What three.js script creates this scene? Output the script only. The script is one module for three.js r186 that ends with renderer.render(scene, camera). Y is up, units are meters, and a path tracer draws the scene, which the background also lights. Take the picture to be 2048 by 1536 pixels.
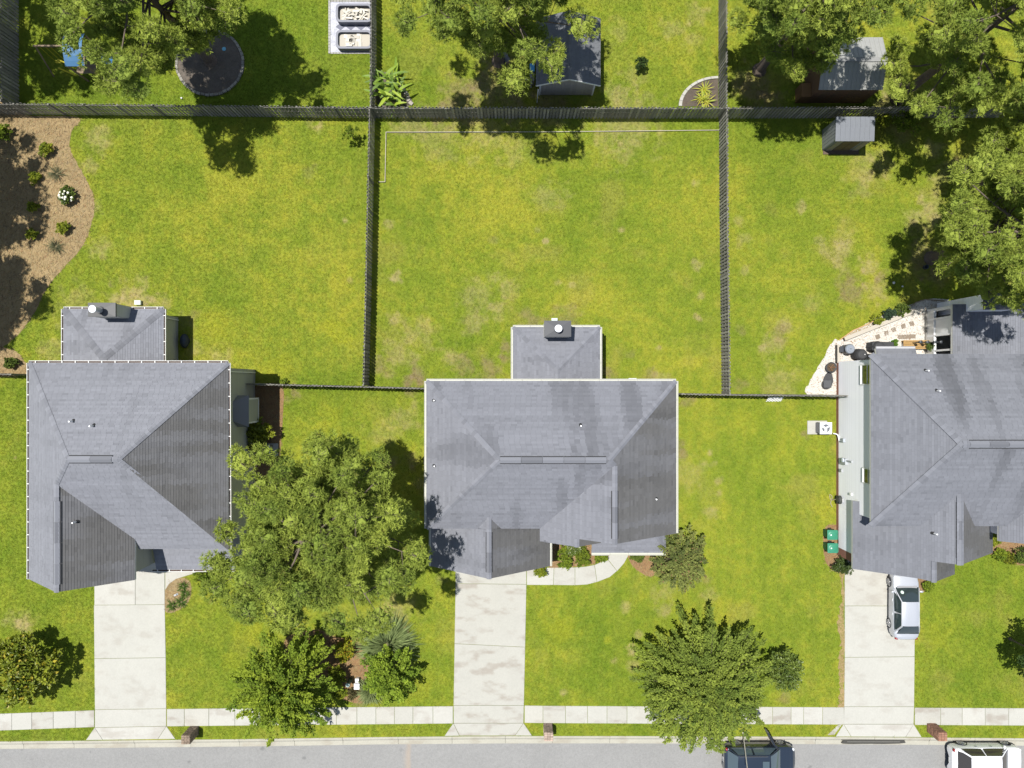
import * as THREE from 'three';
import { mergeGeometries } from 'three/addons/utils/BufferGeometryUtils.js';
import { RoundedBoxGeometry } from 'three/addons/geometries/RoundedBoxGeometry.js';

// ---------- camera: a drone 48 m above the plots, looking straight down ----------
const FLY = 48, FOCAL = 1421;
const scene = new THREE.Scene();
const camera = new THREE.PerspectiveCamera((2 * Math.atan(768 / FOCAL) * 180) / Math.PI, 4 / 3, 0.5, 3000);
camera.position.set(0, FLY, 0); camera.up.set(0, 0, -1); camera.lookAt(0, 0, 0);

// ---------- sky: clear summer noon ----------
{
  const W = 256, Hh = 128, d = new Float32Array(W * Hh * 4);
  for (let r = 0; r < Hh; r++) {
    const up = Math.sin(((r + 0.5) / Hh - 0.5) * Math.PI), k = Math.pow(1 - Math.max(0, up), 3);
    const z = [0.15, 0.2, 0.3], hz = [0.34, 0.38, 0.43];
    for (let c = 0; c < W; c++) { const o = (r * W + c) * 4; for (let i = 0; i < 3; i++) d[o + i] = z[i] + (hz[i] - z[i]) * k; d[o + 3] = 1; }
  }
  const sky = new THREE.DataTexture(d, W, Hh, THREE.RGBAFormat, THREE.FloatType);
  sky.mapping = THREE.EquirectangularReflectionMapping; sky.magFilter = THREE.LinearFilter; sky.needsUpdate = true;
  scene.background = sky; scene.environment = sky;
}
// ---------- sun: high, from behind the back fence; shadows fall 0.225 m in x and 0.135 m in z for each metre of height ----------
const sun = new THREE.DirectionalLight(new THREE.Color().setRGB(1, 0.972, 0.915), 4.1);
sun.position.set(-0.225 * 100, 100, -0.135 * 100); sun.target.position.set(0, 0, 0);
sun.castShadow = true; sun.shadow.radius = 1; sun.shadow.mapSize.set(4096, 4096);
Object.assign(sun.shadow.camera, { left: -50, right: 50, top: 45, bottom: -45, near: 20, far: 180 });
scene.add(sun, sun.target);
const renderer = new THREE.WebGLRenderer({ antialias: true });
renderer.setSize(1024, 768);
renderer.toneMapping = THREE.LinearToneMapping;
renderer.toneMappingExposure = 1.67;
renderer.shadowMap.enabled = true;

// ---------- helpers ----------
function rng(seed) { let a = seed >>> 0; return () => { a = (a + 0x6d2b79f5) | 0; let t = Math.imul(a ^ (a >>> 15), 1 | a); t = (t + Math.imul(t ^ (t >>> 7), 61 | t)) ^ t; return ((t ^ (t >>> 14)) >>> 0) / 4294967296; }; }
const lerp = THREE.MathUtils.lerp, clamp = THREE.MathUtils.clamp, sstep = THREE.MathUtils.smoothstep;
const V = (x, y, z) => new THREE.Vector3(x, y, z);
// a measured spot of the plan (survey pixel and height) as metres
const at = (px, py, h = 0) => [((px - 1024) * (FLY - h)) / FOCAL, ((py - 768) * (FLY - h)) / FOCAL];
const plan = (list, h = 0) => list.map(([a, b]) => at(a, b, h));
function hash(x, y, s) { let n = Math.imul(x | 0, 374761393) ^ Math.imul(y | 0, 668265263) ^ Math.imul(s | 0, 1274126177); n = Math.imul(n ^ (n >>> 13), 1103515245); return ((n ^ (n >>> 16)) >>> 0) / 4294967296; }
function vnoise(x, y, s) { const i = Math.floor(x), j = Math.floor(y), fx = x - i, fy = y - j, u = fx * fx * (3 - 2 * fx), v = fy * fy * (3 - 2 * fy); const a = hash(i, j, s), b = hash(i + 1, j, s), c = hash(i, j + 1, s), d = hash(i + 1, j + 1, s); return a + (b - a) * u + (c - a) * v + (a - b - c + d) * u * v; }
function fbm(x, y, s, o) { let a = 0.5, t = 0, n = 0; for (let i = 0; i < o; i++) { t += a * vnoise(x, y, s + i * 17); n += a; a *= 0.5; x *= 2.03; y *= 2.03; } return t / n; }
const toS = (l) => { l = clamp(l, 0, 1); return Math.round(255 * (l <= 0.0031308 ? l * 12.92 : 1.055 * Math.pow(l, 1 / 2.4) - 0.055)); };
function tex(W, Hh, f, wrap = true) {     // f(i, j) -> linear rgb
  const d = new Uint8Array(W * Hh * 4);
  for (let j = 0; j < Hh; j++) for (let i = 0; i < W; i++) { const c = f(i, j), o = (j * W + i) * 4; d[o] = toS(c[0]); d[o + 1] = toS(c[1]); d[o + 2] = toS(c[2]); d[o + 3] = 255; }
  const t = new THREE.DataTexture(d, W, Hh, THREE.RGBAFormat); t.colorSpace = THREE.SRGBColorSpace; t.magFilter = THREE.LinearFilter; t.minFilter = THREE.LinearMipmapLinearFilter; t.generateMipmaps = true;
  if (wrap) t.wrapS = t.wrapT = THREE.RepeatWrapping; t.needsUpdate = true; return t;
}
const rgb = (r, g, b) => new THREE.Color().setRGB(r, g, b);
const mat = (r, g, b, rough = 0.8, o = {}) => new THREE.MeshStandardMaterial({ color: rgb(r, g, b), roughness: rough, ...o });
const vmat = (rough = 0.9, o = {}) => new THREE.MeshStandardMaterial({ color: rgb(1, 1, 1), vertexColors: true, roughness: rough, ...o });
const leafMat = (tr = 0.3) => new THREE.MeshPhysicalMaterial({ color: rgb(1, 1, 1), vertexColors: true, roughness: 0.8, specularIntensity: 0.3, transmission: tr, thickness: 0, side: THREE.DoubleSide });

const taken = new Map();
function numbered(n) { const k = taken.get(n) || 0; taken.set(n, k + 1); return k ? `${n}_${String(k).padStart(3, '0')}` : n; }
const offset = new Map();
function tag(o, label, category, group, kind) { o.userData.label = label; if (category) o.userData.category = category; if (group) o.userData.group = group; if (kind) o.userData.kind = kind; return o; }
function thing(name, label, category, [x, z] = [0, 0], group, kind) { const g = new THREE.Group(); g.name = numbered(name); g.position.set(x, 0, z); scene.add(g); offset.set(g, [x, z]); return tag(g, label, category, group, kind); }
function rootOf(p) { while (p.parent && p.parent !== scene) p = p.parent; return p; }
function part(name, geo, m, parent, label) {      // geometry in plan metres; moved to its thing's base
  if (Array.isArray(geo)) geo = merge(geo);
  const o = offset.get(rootOf(parent)); if (o) geo.translate(-o[0], 0, -o[1]);
  const e = new THREE.Mesh(geo, m); e.name = name; e.castShadow = e.receiveShadow = true; parent.add(e); if (label) e.userData.label = label; return e;
}
function solo(name, geo, m, label, category, group, kind) {   // a thing that is one mesh, moved to its own base
  if (Array.isArray(geo)) geo = merge(geo);
  geo.computeBoundingBox(); const b = geo.boundingBox, x = (b.min.x + b.max.x) / 2, z = (b.min.z + b.max.z) / 2, y = b.min.y;
  geo.translate(-x, -y, -z);
  const e = new THREE.Mesh(geo, m); e.name = numbered(name); e.position.set(x, y, z); e.castShadow = e.receiveShadow = true; scene.add(e); return tag(e, label, category, group, kind);
}
function structure(name, geo, m, label, parent = scene) { const e = new THREE.Mesh(Array.isArray(geo) ? merge(geo) : geo, m); e.name = parent === scene ? numbered(name) : name; e.castShadow = e.receiveShadow = true; parent.add(e); if (parent === scene) { e.userData.kind = 'structure'; if (label) e.userData.label = label; } return e; }
function merge(list) { const has = list.every((g) => g.attributes.color), un = list.map((g) => { g = g.index ? g.toNonIndexed() : g; for (const k of Object.keys(g.attributes)) if (!['position', 'normal', 'uv', ...(has ? ['color'] : [])].includes(k)) g.deleteAttribute(k); if (!g.attributes.uv) g.setAttribute('uv', new THREE.BufferAttribute(new Float32Array(g.attributes.position.count * 2), 2)); return g; }); return mergeGeometries(un); }

class TB {       // triangle builder with flat normals and vertex colours
  constructor() { this.p = []; this.c = []; }
  tri(a, b, c, k = [1, 1, 1]) { this.p.push(a.x, a.y, a.z, b.x, b.y, b.z, c.x, c.y, c.z); for (let i = 0; i < 3; i++) this.c.push(k[0], k[1], k[2]); }
  quad(a, b, c, d, k) { this.tri(a, b, c, k); this.tri(a, c, d, k); }
  poly(l, k) { for (let i = 1; i < l.length - 1; i++) this.tri(l[0], l[i], l[i + 1], k); }
  geo() { const g = new THREE.BufferGeometry(); g.setAttribute('position', new THREE.Float32BufferAttribute(this.p, 3)); g.setAttribute('color', new THREE.Float32BufferAttribute(this.c, 3)); g.computeVertexNormals(); return g; }
}
const bx = (x0, y0, z0, x1, y1, z1) => new THREE.BoxGeometry(Math.abs(x1 - x0), Math.abs(y1 - y0), Math.abs(z1 - z0)).translate((x0 + x1) / 2, (y0 + y1) / 2, (z0 + z1) / 2);
const rbx = (x0, y0, z0, x1, y1, z1, r = 0.02) => new RoundedBoxGeometry(Math.abs(x1 - x0), Math.abs(y1 - y0), Math.abs(z1 - z0), 2, r).translate((x0 + x1) / 2, (y0 + y1) / 2, (z0 + z1) / 2);
const cyl = (x, y0, y1, z, r0, r1 = r0, n = 14) => new THREE.CylinderGeometry(r1, r0, y1 - y0, n).translate(x, (y0 + y1) / 2, z);
function bar(a, b, r, r1 = r, n = 7) { const d = b.clone().sub(a), g = new THREE.CylinderGeometry(r1, r, d.length(), n); g.applyQuaternion(new THREE.Quaternion().setFromUnitVectors(V(0, 1, 0), d.normalize())); return g.translate((a.x + b.x) / 2, (a.y + b.y) / 2, (a.z + b.z) / 2); }
const tube = (pts, r, n = 24, k = 6) => new THREE.TubeGeometry(new THREE.CatmullRomCurve3(pts), n, r, k);
function shapeOf(pts) { const s = new THREE.Shape(); pts.forEach(([x, z], i) => (i ? s.lineTo(x, z) : s.moveTo(x, z))); s.closePath(); return s; }
// a slab: plan outline, top at y1, down to y0
function slab(pts, y0, y1, bevel = 0.012) { const a = THREE.ShapeUtils.area(pts.map(([x, z]) => new THREE.Vector2(x, z))); const g = new THREE.ExtrudeGeometry(shapeOf(a < 0 ? [...pts].reverse() : pts), { depth: y1 - y0 - 2 * bevel, bevelEnabled: bevel > 0, bevelThickness: bevel, bevelSize: bevel, bevelOffset: -bevel, bevelSegments: 1, steps: 1 }); g.rotateX(Math.PI / 2); return g.translate(0, y1 - bevel, 0); }
function sheet(pts, y) { const a = THREE.ShapeUtils.area(pts.map(([x, z]) => new THREE.Vector2(x, z))); const g = new THREE.ShapeGeometry(shapeOf(a < 0 ? [...pts].reverse() : pts)); g.rotateX(Math.PI / 2); const ix = g.index.array; for (let i = 0; i < ix.length; i += 3) { const t = ix[i]; ix[i] = ix[i + 1]; ix[i + 1] = t; } const n = g.attributes.normal; for (let i = 0; i < n.count; i++) n.setXYZ(i, 0, 1, 0); return g.translate(0, y, 0); }
function smooth(pts, n = 80, wob = 0, seed = 1) { const c = new THREE.CatmullRomCurve3(pts.map(([x, z]) => V(x, 0, z)), true, 'catmullrom', 0.5).getPoints(n); const r = rng(seed); return c.slice(0, -1).map((p) => [p.x + (r() - 0.5) * wob, p.z + (r() - 0.5) * wob]); }
const KEEP_OFF = [];      // plan outlines where no grass grows
function inPoly(x, z, P) { let c = false; for (let i = 0, j = P.length - 1; i < P.length; j = i++) { const [xi, zi] = P[i], [xj, zj] = P[j]; if (zi > z !== zj > z && x < ((xj - xi) * (z - zi)) / (zj - zi) + xi) c = !c; } return c; }

// ================= ground, lawn, road, paving =================
const CURB = plan([[-300, 1486], [0, 1483], [250, 1480.5], [500, 1478], [760, 1474], [1000, 1472], [1270, 1472], [1536, 1473], [1800, 1474.5], [2048, 1476.5], [2350, 1479]], 0);
const curbZ = (x) => { for (let i = 0; i < CURB.length - 1; i++) if (x <= CURB[i + 1][0]) { const [a, za] = CURB[i], [b, zb] = CURB[i + 1]; return za + ((zb - za) * (x - a)) / (b - a); } return CURB.at(-1)[1]; };
const BED_PINE = smooth(plan([[-60, 226], [60, 231], [158, 236], [143, 262], [141, 300], [165, 345], [187, 395], [185, 440], [165, 492], [128, 535], [95, 575], [60, 640], [10, 690], [-60, 720]]), 120, 0.07, 4);
const BED_CORNER = smooth(plan([[-50, 690], [25, 700], [48, 722], [60, 749], [-50, 746]]), 50, 0.05, 5);
const LAWN_PATCHES = [ // survey px: x, y, radius, strength, tone (0 straw, 1 bare soil, 2 deep green, 3 yellow)
  [270, 592, 42, 0.9, 0], [232, 600, 26, 0.8, 0], [312, 612, 26, 0.6, 0], [380, 640, 24, 0.6, 1], [385, 700, 22, 0.6, 0], [440, 720, 30, 0.5, 0], [195, 275, 32, 0.7, 0], [180, 330, 20, 0.6, 0], [205, 495, 28, 0.6, 0], [190, 410, 18, 0.4, 0], [150, 600, 40, 0.4, 0], [635, 255, 12, 0.9, 0], [625, 240, 16, 0.5, 1], [105, 700, 30, 0.5, 0], [130, 650, 20, 0.5, 0],
  [690, 440, 6, 0.9, 0], [620, 345, 18, 0.45, 1], [700, 560, 7, 0.5, 0], [540, 560, 30, 0.25, 3], [670, 660, 40, 0.6, 3], [560, 730, 40, 0.5, 3], [430, 650, 40, 0.4, 3], [470, 600, 30, 0.35, 2], [460, 430, 30, 0.3, 2], [430, 470, 34, 0.3, 2], [520, 400, 34, 0.3, 2],
  [793, 555, 14, 0.9, 0], [803, 565, 7, 0.9, 0], [778, 448, 12, 0.6, 0], [790, 640, 18, 0.7, 0], [840, 665, 40, 0.45, 0], [800, 712, 42, 0.55, 0], [760, 730, 24, 0.7, 1], [838, 748, 24, 0.95, 1], [820, 762, 20, 0.9, 1], [925, 730, 34, 0.75, 1], [900, 715, 24, 0.55, 0], [980, 745, 34, 0.8, 1], [1012, 690, 13, 0.9, 1], [1010, 720, 13, 0.8, 1], [945, 650, 26, 0.6, 0], [960, 590, 40, 0.5, 0], [1015, 575, 26, 0.6, 0], [1000, 620, 22, 0.6, 0], [985, 480, 10, 0.5, 1],
  [1090, 482, 7, 1, 0], [1075, 460, 6, 0.6, 0], [1090, 435, 40, 0.35, 2], [1240, 459, 8, 0.95, 0], [1398, 530, 13, 0.8, 0], [1388, 520, 7, 0.8, 0], [1402, 590, 11, 0.7, 0], [1394, 637, 9, 0.95, 0], [1118, 565, 8, 0.6, 0], [1145, 570, 8, 0.5, 0], [1060, 640, 26, 0.8, 1], [1130, 640, 34, 0.6, 1], [1150, 650, 16, 0.5, 1], [1215, 745, 16, 0.85, 1], [1300, 745, 16, 0.75, 1], [1320, 755, 20, 0.6, 0], [1262, 710, 10, 0.6, 1], [1318, 695, 6, 0.7, 0], [1030, 300, 40, 0.35, 0], [880, 275, 60, 0.4, 0], [1240, 290, 10, 0.95, 0], [1390, 365, 10, 0.7, 0], [1260, 350, 30, 0.45, 2], [1130, 360, 60, 0.3, 2], [1100, 395, 40, 0.4, 0], [930, 500, 40, 0.35, 2], [1240, 540, 50, 0.3, 2],
  [820, 246, 40, 0.6, 0], [960, 258, 60, 0.5, 0], [1250, 252, 80, 0.6, 0], [920, 200, 50, 0.85, 1], [985, 170, 46, 0.8, 1], [1030, 215, 40, 0.8, 1], [1000, 120, 40, 0.6, 1], [880, 230, 26, 0.7, 1], [1105, 202, 50, 0.85, 1],
  [1345, 55, 26, 0.5, 0], [1395, 30, 26, 0.55, 0], [1385, 75, 24, 0.45, 0], [1240, 60, 26, 0.35, 0], [1270, 150, 30, 0.3, 0], [1230, 190, 30, 0.4, 0], [1510, 175, 46, 0.95, 1], [1470, 170, 10, 0.7, 0], [1540, 205, 34, 0.8, 1], [1800, 185, 40, 0.8, 1], [1770, 205, 30, 0.8, 0], [1860, 190, 24, 0.5, 1],
  [1720, 340, 40, 0.45, 0], [1760, 330, 30, 0.6, 0], [1720, 380, 26, 0.4, 0], [1800, 270, 26, 0.6, 0], [1870, 300, 22, 0.7, 0], [1890, 350, 30, 0.55, 0], [1905, 330, 20, 0.7, 1], [1870, 410, 40, 0.6, 0], [1850, 440, 40, 0.6, 0], [1690, 470, 26, 0.5, 0], [1685, 500, 24, 0.7, 0], [1680, 530, 22, 0.6, 0], [1640, 480, 12, 0.55, 0], [1648, 505, 16, 0.65, 0], [1605, 415, 14, 0.6, 0], [1740, 530, 26, 0.8, 0], [1700, 570, 30, 0.6, 1], [1710, 590, 30, 0.75, 1], [1750, 580, 30, 0.75, 0], [1760, 560, 20, 0.7, 1], [1850, 520, 46, 0.85, 1], [1840, 470, 30, 0.75, 1], [1870, 550, 30, 0.7, 1], [1570, 655, 24, 0.7, 0], [1560, 670, 24, 0.6, 1], [1578, 715, 12, 0.8, 0], [1545, 690, 26, 0.5, 0], [1620, 600, 30, 0.35, 0], [1480, 440, 16, 0.55, 0], [1490, 545, 14, 0.55, 0], [1490, 480, 18, 0.5, 0], [1480, 660, 14, 0.5, 1], [1525, 695, 8, 0.7, 0], [1560, 760, 40, 0.5, 0], [1480, 770, 16, 0.5, 1],
  [1375, 802, 18, 0.8, 1], [1365, 905, 14, 0.9, 1], [1362, 890, 12, 0.7, 1], [1420, 907, 9, 0.9, 0], [1420, 930, 12, 0.6, 0], [1436, 960, 9, 0.6, 0], [1440, 985, 8, 0.6, 0], [1420, 1022, 16, 0.6, 0], [1380, 950, 40, 0.3, 0], [1250, 1215, 18, 0.6, 0], [1330, 1218, 16, 0.7, 0], [1262, 1302, 14, 0.85, 0], [1228, 1322, 10, 0.8, 0], [1270, 1330, 18, 0.6, 0], [1275, 1270, 10, 0.6, 0], [1126, 1385, 7, 0.8, 0], [1215, 1280, 10, 0.6, 3], [1415, 1160, 12, 0.7, 1], [1420, 1190, 20, 0.5, 0], [1330, 1180, 26, 0.4, 0], [1120, 1260, 40, 0.6, 3], [1190, 1230, 30, 0.3, 2], [1080, 1270, 18, 0.5, 2], [1110, 1330, 24, 0.4, 2], [1160, 1370, 36, 0.35, 2],
  [40, 1250, 18, 0.9, 0], [55, 1265, 16, 0.7, 0], [25, 1240, 20, 0.5, 0], [30, 915, 4, 0.9, 0], [45, 1240, 30, 0.4, 0], [590, 785, 16, 0.8, 1], [575, 800, 10, 0.6, 1], [825, 785, 16, 0.8, 1], [830, 808, 12, 0.5, 0], [820, 840, 30, 0.45, 0], [775, 860, 40, 0.35, 0], [660, 830, 40, 0.4, 3], [650, 800, 30, 0.3, 2], [820, 920, 20, 0.8, 1], [780, 925, 18, 0.8, 1], [840, 970, 16, 0.7, 1], [700, 1010, 26, 0.8, 1], [880, 1160, 12, 0.6, 1], [800, 1215, 40, 0.4, 0], [740, 1215, 30, 0.35, 3], [780, 1230, 40, 0.5, 0], [500, 1270, 34, 0.6, 3], [550, 1230, 40, 0.4, 3], [470, 1320, 30, 0.35, 3], [380, 1300, 30, 0.3, 2], [830, 1380, 40, 0.4, 3], [860, 1330, 40, 0.3, 2], [720, 1400, 18, 0.8, 1], [1700, 1095, 26, 0.3, 0], [1640, 830, 26, 0.45, 2], [1612, 868, 10, 0.8, 1], [1560, 900, 40, 0.3, 3], [1500, 840, 40, 0.3, 3], [1880, 1270, 40, 0.4, 3], [1950, 1300, 40, 0.3, 2], [1570, 1395, 14, 0.6, 1], [1690, 1450, 3, 0.5, 0],
].map(([a, b, r, s, t]) => [...at(a, b), (r * FLY) / FOCAL, s, t]);
const LAWN = { x0: -42, z0: -31.5, w: 84, d: 63 };
const TONE = [[0.262, 0.21, 0.1], [0.165, 0.125, 0.068], [0.096, 0.148, 0.013], [0.25, 0.248, 0.019]];
const lawnColor = (() => {
  const cell = 3, grid = new Map();
  LAWN_PATCHES.forEach((p) => { for (let i = Math.floor((p[0] - p[2] * 2) / cell); i <= Math.floor((p[0] + p[2] * 2) / cell); i++) for (let j = Math.floor((p[1] - p[2] * 2) / cell); j <= Math.floor((p[1] + p[2] * 2) / cell); j++) { const k = i + ',' + j; if (!grid.has(k)) grid.set(k, []); grid.get(k).push(p); } });
  return (X, Z, c) => {         // grass tone at a spot; returns the share of bare or straw ground
    const mixTo = (t, k) => { for (let i = 0; i < 3; i++) c[i] += (t[i] - c[i]) * k; };
    const a = fbm(X * 0.16, Z * 0.16, 3, 3), b = fbm(X * 0.7, Z * 0.7, 11, 3), d = fbm(X * 3, Z * 3, 23, 2);
    const backLeft = Z < -18 && X < -9.3, leftYard = Z > -18 && Z < 0.2 && X < -9.5, midYard = Z > -18 && Z < 0.2 && X > -9.5 && X < 14.4;
    let y = (a - 0.5) * 1.1 + (b - 0.5) * 0.95 + (d - 0.5) * 0.8, bare = 0;      // yellow share
    y += leftYard ? 0.12 + 0.06 * Math.sin(X * 2.1) * Math.sin(Z * 0.9 + 1) : backLeft ? -0.3 : midYard ? 0.03 : Z > 0.2 && X < -28 ? -0.2 : X > 24 && Z > 5 ? -0.1 : 0.06;
    c[0] = 0.148; c[1] = 0.183; c[2] = 0.0195;
    if (y > 0) mixTo([0.234, 0.229, 0.027], Math.min(0.95, y * 1.2)); else mixTo([0.096, 0.144, 0.0135], Math.min(0.85, -y * 1.3));
    const dry = sstep(fbm(X * 0.45 + 40, Z * 0.45, 51, 4), 0.55, 0.78) * (midYard || X > 14 ? 0.32 : leftYard || backLeft ? 0.08 : 0.18);
    mixTo([0.225, 0.19, 0.05], dry); bare = dry * 0.3;
    const stripe = leftYard ? Math.sin(X * 5.6) * 0.6 + Math.sin(Z * 5.6) * 0.4 : midYard ? Math.sin(Z * 5.2 + 0.3 * X) * 0.5 : backLeft ? Math.sin(X * 5.9 + 1) * 0.6 : Z > 0.2 ? Math.sin(X * 5.7 + 2) * 0.8 : Math.sin(Z * 5.4) * 0.5, lay = 1 + 0.035 * stripe; c[0] *= lay; c[1] *= lay;
    const list = grid.get(Math.floor(X / cell) + ',' + Math.floor(Z / cell));
    if (list) for (const p of list) { const r = Math.hypot(X - p[0], Z - p[1]) / p[2]; if (r < 2) { const m = r + (fbm(X * 2.1, Z * 2.1, 71, 4) - 0.5) * 1.7, k = p[3] * (1 - sstep(m, 0.2, 1.2)) * (p[4] < 2 ? 0.4 + 0.6 * d : 0.7); mixTo(TONE[p[4]], k); if (p[4] < 2) bare = Math.max(bare, k); } }
    return bare;
  };
})();
const lawnTex = (() => {
  const W = 2048, Hh = 1536, c = [0, 0, 0];
  return tex(W, Hh, (i, j) => {
    const X = LAWN.x0 + ((i + 0.5) / W) * LAWN.w, Z = LAWN.z0 + ((j + 0.5) / Hh) * LAWN.d, e = vnoise(X * 9, Z * 9, 31), f = hash(i, j, 5), l = vnoise(X * 16, Z * 7, 77);
    lawnColor(X, Z, c);
    const g = 0.84 + 0.16 * e + 0.16 * f + 0.1 * l;
    return [c[0] * g, c[1] * g, c[2] * (0.6 + 0.8 * f)];
  }, false);
})();
const lawnMat = new THREE.MeshPhysicalMaterial({ map: lawnTex, roughness: 0.95, specularIntensity: 0.2 });
{
  const out = [[-42, -31.5], [42, -31.5], [42, curbZ(42) - 0.004], ...CURB.filter(([x]) => x < 42 && x > -42).reverse().map(([x, z]) => [x, z - 0.004]), [-42, curbZ(-42) - 0.004]];
  const g = sheet(out, 0), p = g.attributes.position, uv = g.attributes.uv;
  for (let i = 0; i < p.count; i++) uv.setXY(i, (p.getX(i) - LAWN.x0) / LAWN.w, (p.getZ(i) - LAWN.z0) / LAWN.d);
  structure('lawn', g, lawnMat, 'mown patchy green lawn of the house plots');
}
const farTex = tex(512, 512, (i, j) => { const a = fbm(i / 40, j / 40, 9, 4), f = hash(i, j, 3); const k = 0.7 + 0.5 * f; return [(0.08 + 0.1 * a) * k, (0.13 + 0.07 * a) * k, 0.012 * k]; });
farTex.repeat.set(60, 60);
structure('ground', new THREE.PlaneGeometry(1600, 1600).rotateX(-Math.PI / 2).translate(0, -0.32, 0), new THREE.MeshStandardMaterial({ map: farTex, roughness: 1 }), 'ground of the neighbourhood');

const pfbm = (x, y, s, o, P, Q) => { let a = 0.5, t = 0, n = 0; for (let i = 0; i < o; i++) { const xi = Math.floor(x), yi = Math.floor(y), fx = x - xi, fy = y - yi, u = fx * fx * (3 - 2 * fx), v = fy * fy * (3 - 2 * fy), h = (p, q) => hash(((p % P) + P) % P, ((q % Q) + Q) % Q, s + i * 17), A = h(xi, yi), B = h(xi + 1, yi), C = h(xi, yi + 1), D = h(xi + 1, yi + 1); t += a * (A + (B - A) * u + (C - A) * v + (A - B - C + D) * u * v); n += a; a *= 0.5; x *= 2; y *= 2; P *= 2; Q *= 2; } return t / n; };   // repeats without a seam
const grain = (sz, base, v, s, stain = 0, st = [0.2, 0.17, 0.13]) => { const t = tex(512, 512, (i, j) => { const x = (i / 512) * 8, y = (j / 512) * 8; const n = pfbm(x, y, s, 4, 8, 8), f = hash(i, j, s), m = pfbm(x * 12, y * 12, s + 5, 1, 96, 96); const k = 1 + v * (0.5 * (n - 0.5) + 0.7 * (f - 0.5) + 0.4 * (m - 0.5)); const q = stain * sstep(pfbm(x, y * 2, s + 40, 5, 8, 16), 0.48, 0.8); return base.map((b, c) => lerp(b * k, st[c], q)); }); t.repeat.set(1 / sz, 1 / sz); return t; };
const asphaltMat = new THREE.MeshStandardMaterial({ map: grain(6, [0.205, 0.202, 0.196], 0.42, 61, 0.2, [0.265, 0.25, 0.225]), roughness: 0.93 });
const concreteMats = [0, 1, 2, 3].map((k) => new THREE.MeshStandardMaterial({ map: grain(7, [[0.37, 0.362, 0.325], [0.384, 0.374, 0.338], [0.352, 0.343, 0.306], [0.372, 0.36, 0.32]][k], 0.16, 81 + k * 7, [0.25, 0.36, 0.6, 0.32][k], [0.23, 0.195, 0.16]), roughness: 0.9 }));
const kerbMat = new THREE.MeshStandardMaterial({ map: grain(5, [0.34, 0.325, 0.27], 0.24, 131, 0.4, [0.24, 0.2, 0.15]), roughness: 0.92 });
const roadTex = (() => { const spots = []; const r = rng(12); for (let i = 0; i < 60; i++) spots.push([lerp(-40, 40, r()), lerp(24.2, 31, r()), 0.05 + 0.3 * r() * r(), r()]); const W = 2048, Hh = 256, t = tex(W, Hh, (i, j) => { const X = -42 + (84 * (i + 0.5)) / W, Z = 23.5 + (10.5 * (j + 0.5)) / Hh, n = fbm(X * 0.5, Z * 0.9, 201, 4), f = hash(i, j, 21), m = vnoise(X * 9, Z * 9, 205); let k = 0.86 + 0.16 * n + 0.2 * f + 0.1 * m, c = [0.2 * k, 0.197 * k, 0.191 * k]; const o = Math.exp(-(((X + 7) / 0.28) ** 2)) * sstep(fbm(X * 3, Z * 0.7, 221, 3), 0.35, 0.7) * 0.4; c = [c[0] + (0.34 - c[0]) * o, c[1] + (0.25 - c[1]) * o, c[2] + (0.17 - c[2]) * o]; for (const s of spots) { const d = Math.hypot(X - s[0], (Z - s[1]) * 1.2) / s[2]; if (d < 1.3) { const q = (1 - sstep(d + (m - 0.5) * 0.7, 0.4, 1.1)) * (s[3] < 0.3 ? 0.5 : 0.22); c = c.map((v) => v + (0.1 - v) * q); } } return c; }); t.repeat.set(1 / 84, 1 / 10.5); t.offset.set(0.5, -23.5 / 10.5); return t; })(); asphaltMat.map = roadTex;
structure('road', sheet([[-60, curbZ(-42) + 0.55], ...CURB.map(([x, z]) => [x, z + 0.55]), [60, curbZ(42) + 0.55], [60, 36], [-60, 36]].filter(([x], i, l) => i === 0 || i > l.length - 4 || Math.abs(x) < 60), -0.14), asphaltMat, 'grey asphalt street beside the kerb');
structure('verge', bx(-60, -0.3, 36, 60, -0.06, 44), mat(0.1, 0.15, 0.02, 0.95), 'grass verge across the street');
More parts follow.
